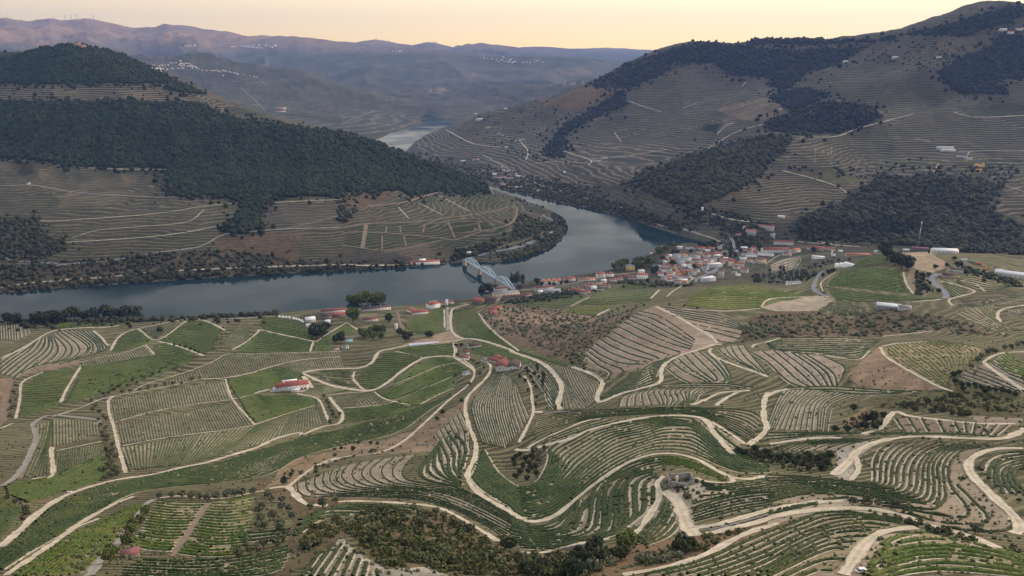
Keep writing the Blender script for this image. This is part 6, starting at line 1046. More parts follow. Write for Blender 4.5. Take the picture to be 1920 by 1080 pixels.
("c 1830,192",46,12,0,6,'g','o','w',0,"white house with an orange roof under the right summit"),
("c 1892,172",34,12,0,6,'g','o','w',0,"house at the right edge under the summit"),
("c 1895,207",26,11,0,5,'g','w','w',0,"small white house at the right edge below the others"),
("c 915,352",26,10,0,4,'g','w','w',0,"lone white shed high on the back terraces"),
("c 1195,330",30,10,0,5,'g','w','w',0,"white farmhouse high on the back slope"),
("c 1440,328",24,10,0,5,'g','g','w',0,"grey farmhouse high on the right slope"),
("f 110,290",13,5,0,9,'f','w','w',0,"small white tower at the edge of the terraced slope above the side river"),
("f 552,328",38,8,-15,4,'g','w','w',0,"white farmhouse at the foot of the terraced slope"),
("d 160,138",20,5,5,4,'g','b','w',0,"tiny white hut on the track of the left slope"),
("a 1582,612",56,22,0,7,'g','r','w',0,"front wing of the red-roofed estate behind the left hill"),
("a 1580,630",50,22,0,6,'g','r','w',0,"lower wing of the red-roofed estate behind the left hill"),
]
VILL = [ # tile points of small white houses in villages
("small white house in the village on the hillside behind the left hill", "white houses of the hillside village", 11, 7, "v 510,315 535,318 590,325 620,318 650,320 690,312 720,295 750,295 780,292 830,300 850,298 880,295 905,300 930,300 940,315 820,318 845,325 870,320 910,325 935,330 960,325 985,330 1000,340 1020,350 1035,358 800,350 830,355 860,352 740,355 720,350 680,365 600,350 580,358 555,372 590,375 630,360 960,345 500,355 830,270"),
("small white house in the string of houses running down from the village", "white houses strung below the village", 10, 7, "v 1170,375 1190,380 1215,378 1240,375 1260,388 1290,385 1310,378 1330,385 1350,390 1380,392 1400,400 1430,402 1455,410 1475,418 1075,375 1125,378 1310,435 1540,420 1610,435 1660,450 1690,450"),
("tiny pale house in the town on the far plateau", "far plateau town", 26, 16, "v 890,105 920,100 950,100 985,98 1245,102 1265,105 1400,112 1420,112 1455,105 1500,108 1530,110 1560,110 1600,115 1630,118 1660,120 1690,122 1720,125 1740,125 1650,98 1715,98 1790,102 1830,105 1860,118 1890,105 1900,95"),
("tiny white house in the far village right of centre", "far village houses", 20, 12, "b 800,330 820,332 845,335 870,338 900,340 920,350 940,350 910,325 960,355 975,350 1020,355 1040,352 1060,355 1085,350 1100,348 1130,352 950,340 880,350"),
("tiny pink building on the far ridge above the river", "far ridge buildings", 22, 14, "b 285,288 305,288 325,290 335,288"),
]
def px_width(s, q):
    t = TILES[s.split()[0]][2]; return math.dist((0, 0, HC), tuple(q))/F/t
def build_houses():
    for i, (s, w, d, rot, h, kind, rc, wc, ch, lab) in enumerate(B):
        q = place(s); 
        if q[2] < -900: print('NOHIT', lab); continue
        HPX.append(tuple(L(s)[0])); m = px_width(s, q); W = max(w*m/max(abs(math.cos(math.radians(rot))), .6), 4); az = math.degrees(math.atan2(q[0], q[1]))
        yd = d*.5; dr = np.array([q[0], q[1]])/np.hypot(q[0], q[1]); x, y = q[0]+dr[0]*yd, q[1]+dr[1]*yd
        z = float(height(np.array([x]), np.array([y]))[0]); z = max(min(z, q[2]+3), q[2]-1) if q[1] < 4000 else q[2]
        h = h*(1.25 if q[1] > 1000 else 1); W *= .9 if q[1] > 1300 else 1
        house_at(x, y, z, W, d, h, rot-az*.5, kind, rc, wc, lab, cat='house' if 'house' in lab else 'building', wins=(q[1] < 2300), chim=ch, found=8, name='house' if W < 28 else 'long_building')
    for lab, grp, w, h, s in VILL:
        p = L(s); Q = drop(p[:,0], p[:,1])
        for k, q in enumerate(Q):
            if q[2] < -900: continue
            house_at(q[0], q[1], q[2], w*1.2*(.8+.6*random.random()), w*.8, h*1.3*(.7+.5*random.random()), random.randint(-30, 30), 'g', random.choice('rdowo'), 'w' if random.random() < .85 else 'c', lab, wins=False, group=grp, found=10)
def build_fill():
    for s, n, lab in (("l 860,600 1000,420 1300,400 1560,300 1900,280 1920,470 1700,560 1400,720 1300,800 900,760", 64, 'small house packed among others in the dense middle of the town'), ("m 350,470 600,440 690,560 620,700 480,850 200,880 60,640", 14, 'small house in the packed upper streets of the town'), ("k 1350,440 1900,300 1920,420 1500,500", 9, 'small house in the packed row above the river lodges')):
        p = sample_poly(L(s), n*4); used = []
        for a, b in p:
            if len(used) >= n: break
            if any(abs(a-u)*1.0+abs(b-v)*2 < 11 for u, v in used+HPX): continue
            q = drop([a], [b])[0]
            if q[2] < -900: continue
            used.append((a, b)); house_at(q[0], q[1], q[2], random.uniform(11, 19), random.uniform(8, 11), random.choice([4.5, 6, 8]), random.choice([-12, 8, 15, -20]), random.choice('gggh'), random.choice('rrddobggw'), random.choice('wwwwwcp'), lab, group=lab.replace('small house', 'small houses'), found=8)
HPX = []
def build_specials():
    # sawtooth warehouses and zigzag lodge: one thing each, a roof part per gable
    for s, w, d, h, n, rot, rc, wc, lab in (("q 1310,880", 320, 18, 4.5, 6, 14, 'b', 's', "row of dark sawtooth-roofed warehouses below the cream block"), ("k 1085,335", 320, 20, 6, 4, 12, 'o', 'w', "riverside wine lodge with four orange zigzag gables")):
        q = place(s); W = w*px_width(s, q); o = empty('wine_lodge', tuple(q), math.radians(rot)); tag(o, lab, 'warehouse'); g = W/n
        for k in range(n):
            x = -W/2+g*(k+.5); V = [(x-g/2,-d/2,-6),(x+g/2,-d/2,-6),(x+g/2,d/2,-6),(x-g/2,d/2,-6),(x-g/2,-d/2,h),(x+g/2,-d/2,h),(x+g/2,d/2,h),(x-g/2,d/2,h),(x,-d/2,h+g*.4),(x,d/2,h+g*.4)]
            add_mesh('wall', V, [np.array([(0,1,5,4),(2,3,7,6)]+([(3,0,4,7)] if k == 0 else [])+([(1,2,6,5)] if k == n-1 else [])), np.array([(4,5,8),(6,7,9)])], plain('wall_'+wc, WALL[wc]), o)
            e = .4; R = [(x-g/2,-d/2-e,h+.05),(x,-d/2-e,h+g*.4+.05),(x+g/2,-d/2-e,h+.05),(x-g/2,d/2+e,h+.05),(x,d/2+e,h+g*.4+.05),(x+g/2,d/2+e,h+.05)]; R = R+[(a, b, c+.25) for a, b, c in R]
            add_mesh('roof', R, np.array([(0,3,4,1),(1,4,5,2),(6,7,10,9),(7,8,11,10),(0,1,7,6),(1,2,8,7),(3,9,10,4),(4,10,11,5)]), roof_mat(rc), o)
            c = bpy.data.objects.new('window', win_mesh(1.4, 2.0)); C.objects.link(c); c.parent = o; c.location = (x, -d/2-.02, 1.5)
    # white house with the red roof
    q = place("u 780,640"); o = empty('winery_house', (q[0], q[1]+9, q[2]), math.radians(15)); tag(o, "big white house with a vivid red hip roof in the middle of the green fields", 'house')
    w, d, h = 44, 15, 7.5; V, Q = box(-w/2, w/2, -d/2, d/2, -4, h); add_mesh('wall', V, Q, plain('wall_w', WALL['w'], var=.12), o); rv, rq = roof_geo(w, d, h, 'h', .8, .5); rf = add_mesh('roof', rv, rq, roof_mat('r'), o)
    for cx in (-11, 11): cv, cq = join([box(cx-.7, cx+.7, -2.5, -1.1, h+1, h+4.6), box(cx-.9, cx+.9, -2.7, -.9, h+4.6, h+4.9)]); add_mesh('chimney', cv, cq, plain('wall_w', WALL['w']), rf)
    V, Q = box(-14, 7, 5.2, 7.9, h+.5, h+3.2); add_mesh('parapet', V, Q, plain('wall_w', WALL['w']), o)
    V, Q = box(-2, 9.5, -d/2-8, -d/2-.01, -4, 3.4); a = add_mesh('annex', V, Q, plain('wall_p', WALL['p']), o); V, Q = box(-2.4, 9.9, -d/2-8.3, -d/2-.05, 3.4, 3.75); add_mesh('flat_roof', V, Q, plain('pale_roof', (.6,.6,.58)), a)
    V, Q = box(-w/2-5, -w/2-.01, -d/2+1, d/2-2, -4, 2.6); add_mesh('side_terrace', V, Q, plain('wall_p', WALL['p']), o)
    for i, x in enumerate((-19, -15, -11, -7, 12, 16, 19)): c = bpy.data.objects.new('window', win_mesh(1.1, 1.5)); C.objects.link(c); c.parent = o; c.location = (x, -d/2-.02, 4.2)
    for x in (13.5, 18): V, Q = box(x-1.5, x+1.5, -d/2-.1, -d/2+.05, 0, 2.8); add_mesh('garage_door', V, Q, plain('dark_door', (.06,.07,.1)), o)
    # L-shaped villa
    q = place("o 510,400"); o = empty('villa', (q[0], q[1]+8, q[2]), math.radians(14)); tag(o, "large villa with two red-roofed wings meeting at an angle beside the river", 'house')
    for (x, y, w, d, r) in ((3, 0, 34, 12, 0), (-12, 13, 26, 11, -62)):
        V, Q = box(-w/2, w/2, -d/2, d/2, -5, 4.5); c, s_ = math.cos(math.radians(r)), math.sin(math.radians(r)); f = lambda V: np.stack([np.array(V)[:,0]*c-np.array(V)[:,1]*s_+x, np.array(V)[:,0]*s_+np.array(V)[:,1]*c+y, np.array(V)[:,2]], 1)
        add_mesh('wall', f(V), Q, plain('wall_w', WALL['w']), o); rv, rq = roof_geo(w, d, 4.5 if r == 0 else 4.75, 'h', 1.2); add_mesh('roof', f(rv), rq, roof_mat('r'), o)
    for x in (-9, -4, 1, 6, 11, 16): V, Q = box(x-.2, x+.2, -8.3, -7.9, -3, 4.3); add_mesh('veranda_post', V, Q, plain('wall_w', WALL['w']), o)
    # farm shed with twin roof
    q = place("s 905,590"); o = empty('farm_shed', (q[0], q[1]+9, q[2]), math.radians(-6)); tag(o, "broad farm shed with two joined dark red roofs and white walls above the tall terraces", 'barn')
    for k, x in enumerate((-8.2, 8.2)):
        V, Q = box(x-8.2, x+8.2, -11, 11, -5, 5); V = np.concatenate([V, [(x,-11,8),(x,11,8)]]); add_mesh('wall', V, [np.array([(0,1,5,4),(2,3,7,6),(3,0,4,7) if k == 0 else (1,2,6,5)]), np.array([(4,5,8),(6,7,9)])], plain('wall_w', WALL['w']), o)
        R = [(x-8.3,-11.6,5),(x,-11.6,8.05),(x+8.3,-11.6,5),(x-8.3,11.6,5),(x,11.6,8.05),(x+8.3,11.6,5)]; R = R+[(a, b, c+.25) for a, b, c in R]
        add_mesh('roof', R, np.array([(0,3,4,1),(1,4,5,2),(6,7,10,9),(7,8,11,10),(0,1,7,6),(1,2,8,7),(3,9,10,4),(4,10,11,5),(0,6,9,3),(2,5,11,8)]), roof_mat('b' if k else 'd'), o)
    for x in (-10, -5, 5, 10): c = bpy.data.objects.new('window', win_mesh(1.1, 1.5)); C.objects.link(c); c.parent = o; c.location = (x, -11.02, 2)
    # ruined roofless stone house
    q = place("t 690,860"); dd = math.dist((0,0,HC), tuple(q)); W = 520/12*dd/F; D = W*.55; H = W*.26; o = empty('ruined_house', (q[0], q[1]+D*.5, q[2]+.1), math.radians(6)); tag(o, "roofless ruin of a grey stone house standing on the pale spur", 'ruin')
    sm = NT('rubble_stone', .95, .1); vo = sm.n('ShaderNodeTexVoronoi'); vo.inputs['Scale'].default_value = 1.6; sm.l(sm.pos(), vo.inputs['Vector']); sm.col(sm.mix(sm.mr(vo.outputs['Distance'], .1, .5), (.46,.42,.37), (.2,.185,.17))); sm.bump(vo.outputs['Distance'], .15, .8); t = .7
    def rag(x0, y0, x1, y1, n, hs):     # wall with a broken top edge
        V = []; Q = []; L_ = math.hypot(x1-x0, y1-y0); nx, ny = -(y1-y0)/L_*t/2, (x1-x0)/L_*t/2
        for i in range(n+1):
            f = i/n; x, y = x0+(x1-x0)*f, y0+(y1-y0)*f; zt = np.interp(f, np.linspace(0, 1, len(hs)), hs)+random.uniform(-.12, .12)
            V += [(x-nx,y-ny,-2),(x+nx,y+ny,-2),(x+nx,y+ny,zt),(x-nx,y-ny,zt)]
        for i in range(n): a = i*4; b = a+4; Q += [(a,b,b+3,a+3),(b+1,a+1,a+2,b+2),(a+3,b+3,b+2,a+2)]
        Q += [(0,3,2,1),(n*4,n*4+1,n*4+2,n*4+3)]; return np.array(V), np.array(Q)
    add_mesh('front_wall', *rag(-W/2, -D/2, W/2, -D/2, 22, [H, H*.95, H*.72, H*.5, H*.46, H*.85, H]), sm.m, o); add_mesh('back_wall', *rag(-W/2, D/2, W/2, D/2, 18, [H*.9, H, H*.85, H, H]), sm.m, o)
    add_mesh('side_wall', *rag(-W/2, -D/2+t*.52, -W/2, D/2-t*.52, 12, [H*1.02, H*1.05, H]), sm.m, o); add_mesh('side_wall', *rag(W/2, -D/2+t*.52, W/2, D/2-t*.52, 12, [H*1.02, H*1.03, H*1.05]), sm.m, o)
    V, Q = box(-W*.2, -W*.09, -.35, .35, -1, H*1.15); add_mesh('chimney', V, Q, plain('lime_plaster', (.6,.52,.34)), o)
    V, Q = box(-W*.05, W*.3, -D/2-t*.5-.06, -D/2-t*.5+.02, H*.08, H*.42); add_mesh('plaster_patch', V, Q, plain('grey_plaster', (.36,.38,.4)), o)
    V, Q = box(-W/2-t*.5-.05, -W/2-t*.5+.02, -D*.1, D*.08, 0, H*.6); add_mesh('doorway', V, Q, plain('dark_opening', (.03,.03,.03)), o)
    rub = []
    for k in range(60): a = random.random()*6.28; x, y = math.cos(a)*W*random.uniform(.5, .85), math.sin(a)*D*random.uniform(.6, 1.1)-D*.2; r = random.uniform(.2, .6); v, qq = box(x-r, x+r*.8, y-r*.7, y+r, -.6, r*.6); rub.append((v+np.random.default_rng(k).normal(size=v.shape)*.12, qq))
    add_mesh('fallen_stones', *join(rub), sm.m, o)
    # far bank quinta
    q = place("e 465,590"); m = px_width("e", q); W = 172*m; o = empty('quinta_house', (q[0], q[1]+8, q[2]+1), math.radians(10)); tag(o, "long white riverside quinta with a red roof on the far bank left of the bridge", 'house')
    V, Q = box(-W/2, W/2, -7, 7, -5, 6.5); V = np.concatenate([V, [(-W/2,0,9.4),(W/2,0,9.4)]]); add_mesh('wall', V, [Q, np.array([(5,6,9),(7,4,8)])], plain('wall_w', WALL['w']), o); rv, rq = roof_geo(W, 14, 6.6, 'g'); add_mesh('roof', rv, rq, roof_mat('r'), o)
    V, Q = box(-W*.16, W*.05, -2, 6, 7, 12); add_mesh('upper_storey', V, Q, plain('wall_w', WALL['w']), o)
    for i in range(12): c = bpy.data.objects.new('window', win_mesh(1.6, 2.2)); C.objects.link(c); c.parent = o; c.location = (-W/2+W*(i+.5)/12, -7.02, 1.5)
    # hilltop castle-like quinta
    q = place("x 390,545"); o = empty('hilltop_house', (q[0], q[1]+10, q[2]+2), 0); tag(o, "old stone house with a stepped tower roof on top of the wooded left hill", 'house')
    mm = math.dist((0,0,HC), tuple(q))/F/6; W = 150*mm
    for nm, (x, w, d, h) in (('main_wing', (W*.12, W*.6, 16, 11)), ('stepped_tower', (-W*.05, W*.34, 14, 20)), ('side_wing', (-W*.34, W*.26, 12, 9))):
        V, Q = box(x-w/2, x+w/2, -d/2-(.3 if 'tower' in nm else 0), d/2, -8, h); a = add_mesh(nm, V, Q, plain('wall_o', WALL['o']), o); rv, rq = roof_geo(w, d, h, 'h'); rv = [(p[0]+x, p[1], p[2]) for p in rv]; add_mesh('roof', rv, rq, roof_mat('b' if 'side' in nm else 'd'), a)
    # church
    q = place("m 1780,560"); o = empty('church', tuple(q), math.radians(-10)); tag(o, "white church with a slim bell tower on the upper edge of town", 'church')
    V, Q = box(-4, 4, -7, 7, -5, 7); V = np.concatenate([V, [(0,-7,10),(0,7,10)]]); add_mesh('nave', V, [Q, np.array([(4,5,8),(6,7,9)])], plain('wall_w', WALL['w']), o)
    R = [(-4.4,-7.3,6.8),(0,-7.3,10.2),(4.4,-7.3,6.8),(-4.4,7.3,6.8),(0,7.3,10.2),(4.4,7.3,6.8)]; R += [(a,b,c+.2) for a,b,c in R]; add_mesh('roof', R, np.array([(0,3,4,1),(1,4,5,2),(6,7,10,9),(7,8,11,10),(0,1,7,6),(1,2,8,7)]), roof_mat('d'), o)
    V, Q = box(-6.6, -4.05, -6, -3, -5, 15); tw = add_mesh('bell_tower', V, Q, plain('wall_w', WALL['w']), o); V = np.array([(-6.8,-6.2,15),(-3.85,-6.2,15),(-3.85,-2.8,15),(-6.8,-2.8,15),(-5.3,-4.5,19)]); add_mesh('spire', V, [np.array([(0,3,2,1)]), np.array([(0,1,4),(1,2,4),(2,3,4),(3,0,4)])], plain('wall_w', WALL['w']), tw)
def build_bridge():
    steel = plain('blue_grey_steel', (.5,.6,.68), var=.15); stone = plain('pier_stone', (.4,.32,.25), scale=.3)
    # deck line from pixel points at deck height
    hz = 17.0; a = np.array(pix_z(871, 486.5, hz)); b = np.array(pix_z(962, 541, hz)); Lh = np.hypot(*(b-a)); ang = math.atan2(b[1]-a[1], b[0]-a[0])
    o = empty('arch_bridge', (a[0], a[1], 0), ang); tag(o, "pale blue steel bridge of three arches on stone piers across the river", 'bridge')
    wd = 3.6; V, Q = box(-4, Lh+6, -wd, wd, hz-.9, hz-.2); add_mesh('deck', V, Q, plain('bridge_deck', (.25,.3,.36)), o)
    for s in (-1, 1):
        ps = [box(-4, Lh+6, s*wd-.15, s*wd+.15, hz-1.6, hz+.3)]; add_mesh('girder', *join(ps), steel, o)
        ps = [tube([(x, s*(wd-.1), hz+.3), (x, s*(wd-.1), hz+1.4)], [.06, .06], 4) for x in np.arange(0, Lh, 3)]+[tube([(-4, s*(wd-.1), hz+1.4), (Lh+6, s*(wd-.1), hz+1.4)], [.08, .08], 4)]; add_mesh('railing', *join(ps), steel, o)
    sp = Lh/3; rise = 13
    for k in range(3):
        x0 = k*sp+1.2; x1 = (k+1)*sp-1.2; n = 16; xs = np.linspace(x0, x1, n+1); zz = hz+rise*4*((xs-x0)/(x1-x0))*(1-(xs-x0)/(x1-x0)); tops = []
        for s in (-1, 1):
            y = s*(wd+.35); pts = [(x, y, z) for x, z in zip(xs, zz)]; add_mesh('arch', *join([tube(pts, [.7]*(n+1), 6)]), steel, o)
            pts2 = [(x, y, max(hz, z-1.7)) for x, z in zip(xs, zz)]; add_mesh('lower_chord', *tube(pts2, [.3]*(n+1), 5), steel, o)
            ps = [tube([(x, y, hz), (x, y, z)], [.17, .17], 4) for x, z in zip(xs[1:-1], zz[1:-1])]+[tube([(xs[i], y, hz), (xs[i+1], y, max(hz+.5, zz[i+1]-1.7))], [.1, .1], 4) for i in range(1, n-1)]; add_mesh('hangers', *join(ps), steel, o)
        ps = [tube([(xs[i], -wd-.35, zz[i]), (xs[i], wd+.35, zz[i])], [.2, .2], 4) for i in range(4, n-3, 2)]+[tube([(xs[i], -wd-.35, zz[i]), (xs[i+2], wd+.35, zz[i+2])], [.12, .12], 4) for i in range(4, n-4, 2)]; add_mesh('top_bracing', *join(ps), steel, o)
    for k in range(4):
        x = k*sp; V = np.array([(x-3.2,-6,-8),(x+3.2,-6,-8),(x+3.2,6,-8),(x-3.2,6,-8),(x-2.4,-4.8,hz-1.7),(x+2.4,-4.8,hz-1.7),(x+2.4,4.8,hz-1.7),(x-2.4,4.8,hz-1.7)]); V2, Q2 = box(x-2.8, x+2.8, -5.3, 5.3, hz-3, hz-1.65); add_mesh('pier', *join([(V, box(0,1,0,1,0,1)[1]), (V2, Q2)]), stone, o)
    # curved viaduct and footbridge over the side river
    l = resample(smooth(L("w 1195,330 1290,380 1350,430 1385,480 1405,540 1415,610"), 4), 24); g = drop(l[:,0], l[:,1]); zt = 13.0; x, y = pix_z(l[:,0], l[:,1], zt); P3 = np.stack([x, y], 1); tg = np.gradient(P3, axis=0); tg /= np.hypot(tg[:,0], tg[:,1])[:,None]; nr = np.stack([-tg[:,1], tg[:,0]], 1)
    o = empty('viaduct', (P3[0,0], P3[0,1], 0)); tag(o, "curved pale viaduct crossing the side river behind the town", 'bridge'); off = np.array([P3[0,0], P3[0,1], 0]); V = []; Q = []
    for i in range(24):
        for s, z in ((-2.8, zt), (2.8, zt), (2.8, zt-1.6), (-2.8, zt-1.6)): V.append((*(P3[i]+nr[i]*s), z))
    for i in range(23):
        for k in range(4): Q.append((i*4+k, i*4+(k+1) % 4, (i+1)*4+(k+1) % 4, (i+1)*4+k))
    Q += [(0,3,2,1),(92,93,94,95)]; add_mesh('deck', np.array(V)-off, np.array(Q), plain('asphalt_deck', (.17,.17,.18)), o)
    for s in (-1, 1):
        V = []; Q = []
        for i in range(24):
            for a_, z in ((2.8, zt-1.7), (3.2, zt-1.7), (3.2, zt+1.2), (2.8, zt+1.2)): V.append((*(P3[i]+nr[i]*s*a_), z))
        for i in range(23):
            for k in range(4): Q.append((i*4+k, i*4+(k+1) % 4, (i+1)*4+(k+1) % 4, (i+1)*4+k))
        add_mesh('parapet', np.array(V)-off, np.array(Q), plain('pale_concrete', (.55,.52,.48)), o)
    for i in range(2, 24, 4): v, q_ = box(P3[i,0]-1.2, P3[i,0]+1.2, P3[i,1]-2.4, P3[i,1]+2.4, -6, zt-1.6); add_mesh('pier', v-off, q_, plain('pier_stone', (.4,.32,.25)), o)
    a = np.array(pix_z(*L("w 1165,583")[0], 5)); b = np.array(pix_z(*L("w 1310,515")[0], 5)); Lh = np.hypot(*(b-a)); o = empty('footbridge', (*a, 0), math.atan2(b[1]-a[1], b[0]-a[0])); tag(o, "straight pale blue footbridge at the mouth of the side river", 'footbridge')
    V, Q = box(-3, Lh+3, -1.5, 1.5, 4.4, 4.9); add_mesh('deck', V, Q, plain('pale_steel', (.45,.55,.6)), o)
    for s in (-1, 1): add_mesh('railing', *join([tube([(x_, s*1.4, 4.9), (x_, s*1.4, 6.1)], [.08, .08], 4) for x_ in np.arange(0, Lh, 3)]+[tube([(-3, s*1.4, 6.1), (Lh+3, s*1.4, 6.1)], [.12, .12], 4)]), plain('pale_steel', (.45,.55,.6)), o)
    for x_ in (Lh*.3, Lh*.7): V, Q = box(x_-.5, x_+.5, -1, 1, -5, 4.4); add_mesh('pier', V, Q, plain('pale_concrete', (.55,.52,.48)), o)
def build_things():
    # moored river boat
    a = np.array(pix_z(*L("l 800,385")[0], 0)); b = np.array(pix_z(*L("l 1010,250")[0], 0)); Lh = np.hypot(*(b-a))*.96; o = empty('river_boat', (*((a+b)/2), 0), math.atan2(b[1]-a[1], b[0]-a[0])); tag(o, "long white river cruise boat moored beside the town trees", 'boat'); h = Lh/2
    V = []; sec = [(-h,4.2),(-h*.6,5),(h*.6,5),(h*.85,3.4),(h,.4)]
    for x, w in sec: V += [(x,-w*.8,-1.2),(x,w*.8,-1.2),(x,w,2.2),(x,-w,2.2)]
    Q = [(i*4+k, i*4+(k+1) % 4, (i+1)*4+(k+1) % 4, (i+1)*4+k) for i in range(4) for k in range(4)]+[(0,3,2,1),(16,17,18,19)]; add_mesh('hull', V, np.array(Q), plain('boat_white', (.75,.75,.74)), o)
    V, Q = box(-h*.9, h*.7, -4, 4, 2.2, 5); cb = add_mesh('cabin', V, Q, plain('boat_white', (.75,.75,.74)), o); V, Q = box(-h*.85, h*.5, -3.6, 3.6, 5, 7.4); up = add_mesh('upper_deck', V, Q, plain('boat_white', (.75,.75,.74)), o); V, Q = box(-h*.87, h*.52, -3.9, 3.9, 7.4, 7.6); add_mesh('sun_roof', V, Q, plain('roof_red_paint', (.3,.1,.09)), up)
    for s in (-1, 1): V, Q = box(-h*.86, h*.66, s*4.0-.06, s*4.0+.06, 3.1, 4.3); add_mesh('window_band', V, Q, plain('window_glass', (.035,.045,.06)), cb)
    # jetty boats
    for k, s in enumerate(("e 1610,315", "e 1640,330")):
        x, y = pix_z(*L(s)[0], 0); o = empty('small_boat', (x, y+3, 0), -.35); tag(o, ("white motor boat at the left end of the far jetty", "white motor boat at the right end of the far jetty")[k], 'boat')
        V = []; 
        for xx, w in ((-9,2),(-5,2.6),(5,2.4),(10,.3)): V += [(xx,-w*.7,-.5),(xx,w*.7,-.5),(xx,w,1.3),(xx,-w,1.3)]
        add_mesh('hull', V, np.array([(i*4+j, i*4+(j+1) % 4, (i+1)*4+(j+1) % 4, (i+1)*4+j) for i in range(3) for j in range(4)]+[(0,3,2,1)]), plain('boat_white', (.75,.75,.74)), o); V, Q = box(-5, 3, -1.8, 1.8, 1.3, 3.2); add_mesh('cabin', V, Q, plain('boat_white', (.75,.75,.74)), o)
    # swimming pool
    q = place("n 1240,790"); m = px_width("n", q); o = empty('swimming_pool', tuple(q), .35); tag(o, "small turquoise swimming pool in the riverside garden", 'pool'); w, d = 40*m, 9
    V, Q = join([box(-w-1, w+1, -d/2-1, -d/2, -2, .8), box(-w-1, w+1, d/2, d/2+1, -2, .8), box(-w-1, -w, -d/2+.01, d/2-.01, -2, .8), box(w, w+1, -d/2+.01, d/2-.01, -2, .8)]); add_mesh('pool_rim', V, Q, plain('pale_concrete', (.55,.52,.48)), o); V, Q = box(-w+.01, w-.01, -d/2+.01, d/2-.01, -2, .55); add_mesh('water', V, Q, plain('pool_water', (.05,.45,.6), var=.08, rough=.1, spec=.5), o)
    # polytunnel strip
    q = place("B 1260,340"); m = px_width("B", q); o = empty('polytunnel', tuple(q), math.radians(12)); tag(o, "long low grey plastic tunnel beside the farm track", 'polytunnel'); W = 220*m; n = 9; V = []; Q = []
    for i, x in enumerate((-W/2, W/2)):
        for k in range(n): a = math.pi*k/(n-1); V.append((x, -math.cos(a)*4, math.sin(a)*2.6-.2))
    Q = [(k, k+1, n+k+1, n+k) for k in range(n-1)]; add_mesh('plastic_cover', V, [np.array(Q)], plain('tunnel_plastic', (.5,.54,.6), rough=.4), o)
    for x in (-W/2-.1, W/2-.1): v, f = box(x, x+.2, -3.2, 3.2, -.5, 1.7); add_mesh('end_wall', v, f, plain('tunnel_end', (.6,.62,.64)), o)
    # white tents
    for k, s in enumerate(("p 105,385", "p 150,380", "p 195,372")):
        q = place(s); o = empty('white_tent', (q[0], q[1]+9, q[2]), math.radians(28)); tag(o, ("leftmost of the three white barrel tents by the round field", "middle one of the three white barrel tents by the round field", "rightmost of the three white barrel tents by the round field")[k], 'tent'); V = []; n = 9
        for y in (-11, 11):
            for j in range(n): a = math.pi*j/(n-1); V.append((-math.cos(a)*4.2, y, 2.6+math.sin(a)*2.2))
        add_mesh('canopy', V, np.array([(j, j+1, n+j+1, n+j) for j in range(n-1)]), plain('tent_white', (.78,.78,.78)), o); V, Q = box(-4, 4, -10.6, 10.6, -5, 2.6); add_mesh('wall', V, Q, plain('wall_w', WALL['w']), o)
        for x in (-2, 2): c = bpy.data.objects.new('window', win_mesh(1.4, 2.0)); C.objects.link(c); c.parent = o; c.location = (x, -10.62, .3)
    # tanks of the riverside winery
    for k, (tx, ty) in enumerate(((190,445),(240,448),(290,452),(340,456),(400,470),(440,480),(480,490),(520,505),(545,525))):
        q = place(f"n {tx},{ty}"); o = empty('wine_tank', tuple(q), 0); tag(o, "white cylindrical wine tank in the row above the green slope by the river", 'tank', 'white wine tanks by the river')
        add_mesh('tank_body', *tube([(0,0,-3),(0,0,3.6)], [2.6, 2.6], 12), plain('tank_white', (.7,.72,.75), rough=.4), o); v, f = tube([(0,0,3.6),(0,0,4.4)], [2.6, .3], 12); add_mesh('tank_lid', v, f, plain('tank_white', (.7,.72,.75)), o)
    # cars
    def car(x, y, rz, c, lab, van=False):
        z = float(height(np.array([x]), np.array([y]))[0])+.25; o = empty('parked_van' if van else 'parked_car', (x, y, z), rz); tag(o, lab, 'van' if van else 'car'); hh = 1.5 if van else .95
        V = [(-2.2,-.88,.3),(2.2,-.88,.3),(2.2,.88,.3),(-2.2,.88,.3),(-2.15,-.85,hh),(2.1,-.8,.8),(2.1,.8,.8),(-2.15,.85,hh)]; bm = plain('car_paint_'+str(int(c[0]*100)), c, var=.05, rough=.3, spec=.5); add_mesh('body', V, box(0,1,0,1,0,1)[1], bm, o)
        t = 2.2 if van else 1.45; V = [(-1.7,-.8,hh-.1),(1.1,-.78,.8),(1.1,.78,.8),(-1.7,.8,hh-.1),(-1.3,-.66,t),(.45,-.66,t),(.45,.66,t),(-1.3,.66,t)]; cb = add_mesh('cabin', V, box(0,1,0,1,0,1)[1], plain('window_glass', (.035,.045,.06)), o); V, Q = box(-1.25, .4, -.64, .64, t, t+.05); add_mesh('roof_panel', V, Q, bm, cb)
        for sx in (-1.35, 1.35):
            for sy in (-.82, .82): v, f = tube([(sx, sy-.1, .32), (sx, sy+.1, .32)], [.33, .33], 10); add_mesh('wheel', v, f, plain('tyre', (.02,.02,.02)), o)
